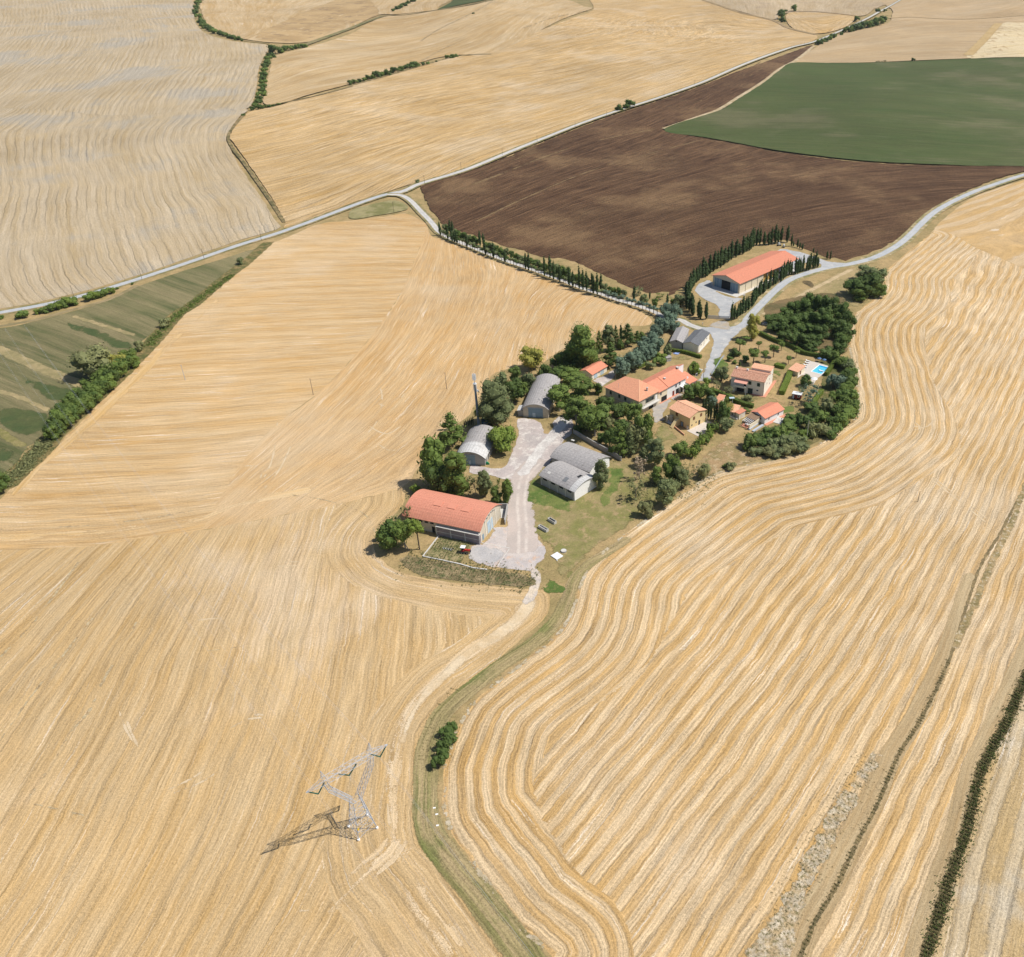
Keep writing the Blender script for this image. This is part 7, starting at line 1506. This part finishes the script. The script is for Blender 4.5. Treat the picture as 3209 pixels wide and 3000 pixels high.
# ---------------------------------------------------------------- cypress rows and the avenue
def along(pts, n):
    q = G(pts, True); L = np.r_[0, np.cumsum(np.linalg.norm(np.diff(q, axis=0), axis=1))]; s = np.linspace(0, L[-1], n)
    return np.c_[np.interp(s, L, q[:, 0]), np.interp(s, L, q[:, 1])]
rr = random.Random(11)
rear = cC([(375, 1068), (325, 1062), (275, 1045), (225, 1010), (190, 950), (180, 880), (185, 810), (215, 740), (260, 690), (320, 645), (390, 600), (470, 555), (560, 500), (650, 430), (740, 385), (830, 335), (900, 300), (970, 290), (1040, 288), (1100, 280), (1160, 268), (1200, 262)])
N = 60
for i, q in enumerate(along(rear, N)):
    h = rr.choice((rr.uniform(5.8, 8), rr.uniform(7.5, 9.2), rr.uniform(8.5, 10.8))) * (1.0 if i < 40 else 1.05); tree_at((q[0] + rr.uniform(-.8, .8), q[1] + rr.uniform(-.8, .8), float(zt(*q))), 'cypress', 'cyp', rr.uniform(2.8, 3.9), h * 1.25, '%s cypress from the gate in the long row curving behind the large barn' % nth(i), 'cypresses behind the large barn')
for i, (x, y, tp) in enumerate([(1258, 305, 165), (1278, 305, 248), (1320, 320, 215), (1347, 330, 258), (1372, 342, 270), (1487, 375, 315), (1627, 436, 348), (1662, 442, 338)]):
    T(cC, x, y, tp, 26 if i % 2 == 0 else 20, 'cypress', 'cyp', '%s of the scattered small cypresses leading from the barn to the road' % nth(i), 'scattered cypresses by the barn')
front = cC([(635, 1075), (685, 1052), (740, 1012), (790, 972), (850, 925), (900, 850), (960, 805), (1020, 742), (1080, 705), (1140, 672), (1210, 622), (1290, 598), (1380, 570), (1450, 548), (1530, 526)])
N = 52
for i, q in enumerate(along(front, N)):
    h = rr.choice((rr.uniform(4.4, 6.2), rr.uniform(6, 8), rr.uniform(7, 9))) + (1.2 if i in (0, 28, 29) or i > 30 else 0); tree_at((q[0] + rr.uniform(-.7, .7), q[1] + rr.uniform(-.7, .7), float(zt(*q))), 'cypress', 'cyp', rr.uniform(2.2, 3.0), h * 1.2, '%s cypress from the gate in the roadside row before the large barn' % nth(i), 'cypresses along the road before the barn')
near = cE([(75, 145), (150, 185), (330, 258), (470, 312), (600, 362), (720, 402), (850, 450), (1010, 508), (1150, 562), (1340, 622), (1450, 660), (1540, 685), (1650, 722), (1760, 768)])
far = cE([(110, 110), (190, 150), (330, 205), (470, 262), (600, 315), (720, 358), (850, 402), (1010, 462), (1150, 515), (1340, 578), (1450, 618), (1540, 640), (1660, 678), (1780, 720)])
cyp_near = {0: 7.5, 4: 6.5, 6: 6, 7: 6, 8: 6, 12: 7.5, 19: 6.5, 22: 8, 26: 5.5, 33: 8.5, 34: 9.0, 39: 10, 41: 11, 42: 9, 44: 8.5, 47: 9, 48: 7.5, 50: 11.5, 51: 10, 52: 10, 54: 9, 55: 10.5}
qs = along(near, 72)
for i, q in enumerate(qs):
    g = (q[0] + rr.uniform(-.3, .3), q[1] + rr.uniform(-.3, .3), float(zt(*q)))
    if i in cyp_near: tree_at(g, 'cypress', 'cyp', rr.uniform(2.4, 3.1), cyp_near[i] * 1.3, '%s trunk from the junction in the field-side avenue row, a dark cypress' % nth(i) if i < 69 else 'last cypress in the field-side avenue row', 'cypresses of the avenue')
    else: tree_at(g, 'small', 'blue' if i > 56 else ('grey' if i % 3 else 'dark'), rr.uniform(3.2, 4.6), rr.uniform(4.2, 5.6), '%s little tree from the junction in the field-side avenue row' % nth(min(i, 68)) if i < 69 else '%s last little tree of the field-side avenue row' % ['third', 'second', 'very'][i - 69], 'small trees along the avenue')
qs = along(far, 56)
for i, q in enumerate(qs):
    g = (q[0] + rr.uniform(-.5, .5), q[1] + rr.uniform(-.5, .5), float(zt(*q)))
    if i in (2, 3, 12, 13, 31, 41, 43, 50): tree_at(g, 'cypress', 'cyp', 2.7, rr.uniform(8.5, 11), '%s trunk from the junction in the plough-side avenue row, a dark cypress' % nth(i), 'cypresses of the avenue')
    elif i > 47 and i % 2: continue
    else: tree_at(g, 'round', ['grey', 'dark', 'mid', 'dark'][i % 4], rr.uniform(3.8, 6.0) * (1.35 if 32 <= i <= 35 else 1), rr.uniform(4.2, 6.2) * (1.2 if 32 <= i <= 35 else 1), '%s bushy tree from the junction in the plough-side avenue row' % nth(i), 'bushy trees along the avenue')
for x, y, tp, w_, l in [(1705, 640, 578, 16, 'lone small cypress on the edge of the ploughed field'), (1840, 690, 590, 24, 'lone cypress where the avenue meets the barn trees')]: T(cE, x, y, tp, w_, 'cypress', 'cyp', l)
T(cE, 1620, 610, 545, 75, 'sparse', 'grey', 'wispy tree at the corner of the ploughed field'); T(cE, 1780, 650, 595, 80, 'sparse', 'mid', 'thin green tree beside the avenue end')
T(cE, 1935, 700, 600, 100, 'round', 'grey', 'dull green tree between the avenue and the barn cypresses'); T(cE, 1890, 680, 620, 60, 'bush', 'mid', 'bush between the avenue end and the barn cypresses')

# ---------------------------------------------------------------- clipped hedges
def hedge(pts, w, h, mat, label, seed=1, cr=None):
    q = resample(G(pts, True), .55); r = np.random.RandomState(seed); V = []; Fc = []; Tn = []
    t = np.gradient(q, axis=0); t /= np.linalg.norm(t, axis=1)[:, None]; nn = np.c_[-t[:, 1], t[:, 0]]
    for i in range(len(q) - 1):
        a, b_ = q[i], q[i + 1]; k = w * .42; hh = h * .93; n = len(V); za = float(zt(*a))
        for p_, nv in ((a, nn[i]), (b_, nn[i + 1])):
            for s_, z_ in ((-k, 0), (-k, hh), (k, hh), (k, 0)): V.append((p_[0] + nv[0] * s_, p_[1] + nv[1] * s_, za + z_))
        Fc += [(n, n + 1, n + 5, n + 4), (n + 1, n + 2, n + 6, n + 5), (n + 2, n + 3, n + 7, n + 6)]; Tn += [.15] * 8
        if i == 0: Fc.append((n, n + 3, n + 2, n + 1))
        if i == len(q) - 2: Fc.append((n + 4, n + 5, n + 6, n + 7))
        for _ in range(int(26 * (w + 2 * h) / 4)):
            f = r.uniform(); c = a + (b_ - a) * f; nv = nn[i]; s_ = r.uniform(0, w + 2 * h)
            if s_ < h: p_ = (c[0] - nv[0] * w / 2, c[1] - nv[1] * w / 2, s_); dn = np.array([-nv[0], -nv[1], .2])
            elif s_ < h + w: p_ = (c[0] + nv[0] * (s_ - h - w / 2), c[1] + nv[1] * (s_ - h - w / 2), h + r.uniform(-.08, .12)); dn = np.array([0, 0, 1.0])
            else: p_ = (c[0] + nv[0] * w / 2, c[1] + nv[1] * w / 2, s_ - h - w); dn = np.array([nv[0], nv[1], .2])
            p_ = np.array(p_) + np.array([0, 0, za]); dn = dn + r.normal(size=3) * .5; dn /= np.linalg.norm(dn)
            u_ = np.cross(dn, r.normal(size=3)); u_ /= np.linalg.norm(u_); v_ = np.cross(dn, u_); s1 = r.uniform(.1, .24); s2 = s1 * .7; n = len(V)
            V += [tuple(p_ + u_ * s1), tuple(p_ + v_ * s2), tuple(p_ - u_ * s1), tuple(p_ - v_ * s2)]; Fc.append((n, n + 1, n + 2, n + 3)); Tn += [r.uniform(.2, 1)] * 4
    o = mesh_obj('hedge', V, Fc, LM[mat], attrs={'tone': Tn}); return tag(o, label, 'hedge')
hedge(cD([(1010, 300), (1100, 345), (1180, 380), (1280, 412), (1360, 450), (1430, 490), (1560, 515), (1730, 545)]), 1.6, 1.9, 'mid', 'long clipped hedge between the villa garden and the dark wood', 1)
hedge(cD([(1755, 530), (1715, 600), (1660, 680), (1640, 700)]), 1.7, 2.0, 'bright', 'clipped hedge closing the right side of the pool', 2)
hedge(cD([(1300, 680), (1280, 740), (1250, 810), (1220, 880)]), 2.6, 2.0, 'bright', 'thick block hedge standing between the villa lawn and the caravan', 3)
hedge(cD([(1165, 600), (1200, 615), (1250, 625)]), 2.8, 1.5, 'bright', 'square clipped box hedge behind the villa', 4)
hedge(cD([(540, 845), (620, 875), (720, 915), (760, 940)]), 1.7, 1.8, 'mid', 'clipped hedge sloping down before the villa, left stretch', 5)
hedge(cD([(770, 945), (850, 980), (950, 1005)]), 1.9, 1.8, 'mid', 'clipped hedge behind the cottage, right stretch', 6)
hedge(cD([(170, 465), (300, 485), (380, 508), (450, 530)]), 1.5, 1.6, 'bright', 'clipped hedge below the twin grey sheds', 7)
hedge(cD([(1605, 860), (1560, 920), (1500, 1020)]), 1.8, 2.0, 'bright', 'tall clipped hedge below the caravan tree', 8)
hedge(cB([(1235, 325), (1290, 300), (1330, 280)]), 1.9, 1.5, 'bright', 'short bright box hedge beside the blue-green cedars', 9)
hedge(cD([(370, 680), (345, 640), (385, 580)]), 1.3, 1.3, 'bright', 'short hedge at the farmhouse end garden', 10)
hedge(cD([(0, 500), (60, 540), (110, 560)]), 2.2, 1.8, 'bright', 'bright overgrown hedge behind the farmhouse roof', 12)

# ---------------------------------------------------------------- hedgerows and lone bushes of the open country
def row(cr, pts, w, top, mat, label, group, kind='bush'):
    for i, p_ in enumerate(pts):
        x, y = p_[:2]; k = p_[2] if len(p_) > 2 else 1.0
        T(cr, x, y + top * .35 * k, y - top * .75 * k, w * k * (1 + .12 * math.sin(i * 2.7)), kind, mat if not isinstance(mat, list) else mat[i % len(mat)], label % nth(i), group)
row(c2, [(1135, -5), (1125, 20), (1115, 45), (1112, 70), (1125, 95), (1138, 118), (1150, 135), (1165, 150), (1182, 160), (1200, 168), (1218, 180), (1250, 188), (1262, 195, .8), (1280, 200, .8), (1300, 208, .8), (1318, 212, .8), (1340, 220, .7), (1356, 218, .8), (1370, 230, .4)], 42, 34, ['dark', 'mid', 'dark'], '%s bush down the curved hedgerow at the top left', 'curved hedgerow bushes')
row(c2, [(1560, 285, 1.7), (1590, 290), (1612, 280), (1632, 275), (1655, 272, .9), (1680, 268, .9), (1705, 263, .9), (1728, 262, .8)], 40, 34, ['dark', 'mid'], '%s bush rightward from the hedgerow corner', 'short hedgerow arm bushes')
row(c2, [(1540, 318), (1522, 335), (1512, 355), (1508, 378), (1502, 402), (1495, 425), (1492, 448), (1495, 470), (1492, 492), (1488, 515), (1482, 538), (1470, 560), (1462, 582), (1450, 602, .9), (1430, 615, .7), (1475, 608, .8), (1500, 605, .5), (1525, 602, .5), (1550, 600, .5), (1580, 592, .4), (1380, 655, .6)], 48, 38, ['dark', 'mid', 'dark'], '%s bush down the straight hedgerow below the corner', 'straight hedgerow bushes')
row(c3, [(0, 470), (25, 465, .9), (50, 460, .9), (75, 452, .8), (100, 442), (125, 438), (150, 425, 1.5), (178, 425), (205, 415, 1.4), (230, 405, .8), (252, 400, 1.2), (285, 392, 1.2), (310, 382, .9), (330, 375, .9), (358, 370, 1.5), (385, 372, .7), (410, 365, .8), (435, 360, .7), (485, 350, .5), (550, 325, .8), (575, 322, 1.0), (595, 318, .8)], 34, 32, ['dark', 'mid'], '%s bush from the left in the ragged hedgerow across the golden hill', 'ragged hedgerow bushes')
row(c3, [(240, 60, .8), (260, 48), (280, 40), (300, 30), (325, 15), (350, 5)], 34, 26, ['dark'], '%s bush of the short hedgerow at the top edge', 'top edge hedgerow bushes')
row(c3, [(693, 78)], 14, 14, 'dark', '%s and only bush on the far golden slope', None)
row(c3, [(1520, 615, 1.1), (1555, 608, .9), (1582, 595, 1.3)], 42, 44, 'dark', '%s bush of the trio beside the white road', 'roadside trio bushes')
row(c3, [(378, 1030)], 26, 28, 'grey', '%s small bush at the junction corner', None)
row(c4, [(485, 80), (490, 100, 1.1), (498, 122), (520, 68, .4)], 46, 44, 'dark', '%s bush of the dark tuft on the far field corner', 'far tuft bushes')
row(c4, [(565, 55)], 40, 52, 'mid', '%s and only standalone tree near the dark tuft', None)
row(c4, [(712, 262), (728, 265), (745, 258), (765, 250), (785, 240), (805, 228), (822, 222, .8)], 36, 36, ['mid', 'dark'], '%s bush along the far road, lower group', 'lower far-road bushes')
row(c4, [(878, 192, .7), (900, 188), (920, 182, 1.1), (942, 172, 1.2), (955, 120, .9), (965, 165, 1.1), (990, 160, 1.2), (1015, 155, 1.1), (1040, 150, 1.1), (1065, 142, 1.2), (1090, 135, 1.2), (1115, 125, 1.3), (1085, 68, .7), (1130, 68, .5), (860, 212, .6)], 44, 44, ['dark', 'mid', 'dark'], '%s bush along the far road, upper group', 'upper far-road bushes')
row(c4, [(1075, 385, .6), (1092, 382, .6), (1110, 382, .6), (1130, 380, .7)], 24, 20, 'olive', '%s little scrub on the top edge of the green field', 'field edge scrub')
row(c4, [(1303, 372)], 24, 26, 'dark', '%s and only round bush on the top edge of the green field', None)
row(c5, [(12, 712, .5), (145, 700, 1.0), (255, 675, .7), (290, 668, .8), (335, 655, .9), (365, 645, .9), (395, 635), (425, 625), (455, 615, 1.1), (480, 610, 1.1), (590, 580, 1.0), (620, 572, 1.0), (650, 565, .9), (685, 555, .9), (712, 545, .8), (760, 525, .3), (860, 495, .3)], 74, 52, ['mid', 'mid', 'bright'], '%s bush from the left along the road in the left corner', 'left roadside bushes')
row(c5, [(1558, 350, .8)], 60, 60, 'grey', '%s pale bush at the thin end of the green field', None)
row(c5, [(1075, 750, 1.1)], 66, 60, 'olive', '%s grey bush midway along the green field bank', None)
row(c5, [(915, 900, 1.1)], 62, 62, 'olive', '%s grey bush above the big tree on the bank', None)
T(c5, 620, 1095, 900, 235, 'round', 'olive', 'broad olive-green tree spreading over the green field'); T(c5, 775, 1060, 940, 120, 'round', 'yellowish', 'yellowish tree right of the broad olive-green tree'); T(c5, 690, 1040, 920, 150, 'round', 'olive', 'olive-green tree behind the broad one on the field bank')
row(c5, [(850, 990, 1.1), (815, 1020), (870, 1010, .8), (790, 1065), (740, 1110), (700, 1090), (710, 1150), (670, 1180), (650, 1120, .9), (630, 1220, 1.1), (600, 1250), (590, 1180), (560, 1290), (530, 1240), (500, 1250), (510, 1320), (480, 1350), (465, 1290), (440, 1390, 1.1), (410, 1340), (400, 1420), (385, 1380), (365, 1450), (350, 1470, .9)], 105, 100, ['mid', 'dark', 'mid'], '%s tree down the thick hedgerow on the left field edge', 'thick hedgerow trees', 'round')
row(c5, [(250, 1540, .7), (205, 1590, .5), (300, 1500, .5)], 70, 40, 'olive', '%s low weed clump below the thick hedgerow', 'weed clumps')
T(c5, 25, 1840, 1690, 110, 'round', 'dark', 'dark tree cut off by the left edge of the picture'); T(c5, -15, 1860, 1730, 90, 'round', 'dark', 'dark tree mostly outside the left edge')
for i, (x, y, w_) in enumerate([(845, 440, 70), (820, 490, 100), (800, 550, 95), (785, 610, 90), (760, 665, 70)]):
    T(c9, x, y, y - 66, w_ * 1.15, 'bush', 'dark', '%s bush of the elongated thicket beside the grass track' % nth(i), 'thicket by the grass track')
# weeds along the ditch at the lower right, built as one uncountable growth
def weeds(name, pts, width, n, mat, size, hh, label, seed):
    q = resample(G(pts, True), 1.0); r = np.random.RandomState(seed); V = []; Fc = []; Tn = []
    t = np.gradient(q, axis=0); t /= np.linalg.norm(t, axis=1)[:, None]
    for _ in range(n):
        i = r.randint(len(q)); c = q[i] + np.array([-t[i][1], t[i][0]]) * r.normal() * width * .35; h = hh * r.uniform(.3, 1) ; z = float(zt(*c))
        for _k in range(5):
            p_ = np.array([c[0] + r.normal() * size, c[1] + r.normal() * size, z + r.uniform(.05, 1) * h]); d_ = r.normal(size=3) + np.array([0, 0, .8]); d_ /= np.linalg.norm(d_)
            u_ = np.cross(d_, r.normal(size=3)); u_ /= np.linalg.norm(u_); v_ = np.cross(d_, u_); s1 = size * r.uniform(.5, 1.1); m_ = len(V)
            V += [tuple(p_ + u_ * s1), tuple(p_ + v_ * s1 * .7), tuple(p_ - u_ * s1), tuple(p_ - v_ * s1 * .7)]; Fc.append((m_, m_ + 1, m_ + 2, m_ + 3)); Tn += [r.uniform(0, 1)] * 4
    o = mesh_obj(name, V, Fc, LM[mat], attrs={'tone': Tn}); tag(o, label, 'weeds', kind='stuff')
weeds('ditch_growth', hed, 1.9, 2600, 'weed', .2, .6, 'dark green growth filling the ditch at the lower right', 3)
weeds('ditch_growth', [(a + 4, b) for a, b in hed], 2.6, 1300, 'dark', .2, .6, 'green weeds mixed into the lower right ditch', 4)
weeds('gully_weeds', ditch[4:], 1.2, 700, 'weed', .14, .4, 'sparse weeds along the thin gully in the windrow field', 5)
weeds('bank_weeds', cA([(320, 1600), (600, 1650), (900, 1700), (1200, 1750), (1350, 1800)]), 9, 900, 'olive', .22, .5, 'weeds scattered over the bank below the barn yard', 6)
weeds('yard_weeds', cA([(560, 1480), (700, 1500), (820, 1520)]), 8, 500, 'olive', .2, .5, 'weeds round the plough', 7)
weeds('chalk_weeds', c10([(1480, 620), (1250, 980), (1050, 1350), (850, 1700)]), 6, 500, 'weed', .12, .3, 'tufts dotting the chalky bank', 8)
weeds('track_weeds', c9([(860, 180), (790, 270), (700, 420), (650, 620)]), 2.6, 160, 'weed', .12, .25, 'green tufts along the edge of the grass track', 9)
weeds('bank_growth', c5([(1500, 440), (1250, 630), (1150, 700), (1050, 800), (960, 900)]), 4, 900, 'mid', .35, 1.0, 'rough growth on the bank of the green field', 10)
weeds('bank_growth', c5([(330, 1490), (230, 1600), (120, 1710), (20, 1810)]), 5, 900, 'olive', .35, .9, 'rough growth below the thick hedgerow', 11)
weeds('orchard_grass', cB([(1250, 1500), (1450, 1500), (1700, 1400), (1850, 1300)]), 16, 700, 'olive', .25, .5, 'dry tufts between the trees on the slope', 12)

# ---------------------------------------------------------------- summer haze
hz = bpy.data.materials.new('haze_air'); hz.use_nodes = True
nt = hz.node_tree
for n in list(nt.nodes):
    if n.type == 'BSDF_PRINCIPLED': nt.nodes.remove(n)
vol = nt.nodes.new('ShaderNodeVolumePrincipled'); vol.inputs['Color'].default_value = (0.80, 0.88, 1.0, 1); vol.inputs['Density'].default_value = 0.000028
vol.inputs['Anisotropy'].default_value = 0.2
nt.links.new(vol.outputs[0], [n for n in nt.nodes if n.type == 'OUTPUT_MATERIAL'][0].inputs['Volume'])
hb_ = MB().box(-5200, -250, -16, 5200, 4150, 186).build('haze', hz)
tag(hb_, 'faint summer haze over the far fields', 'haze', kind='stuff')
del hb_['category']
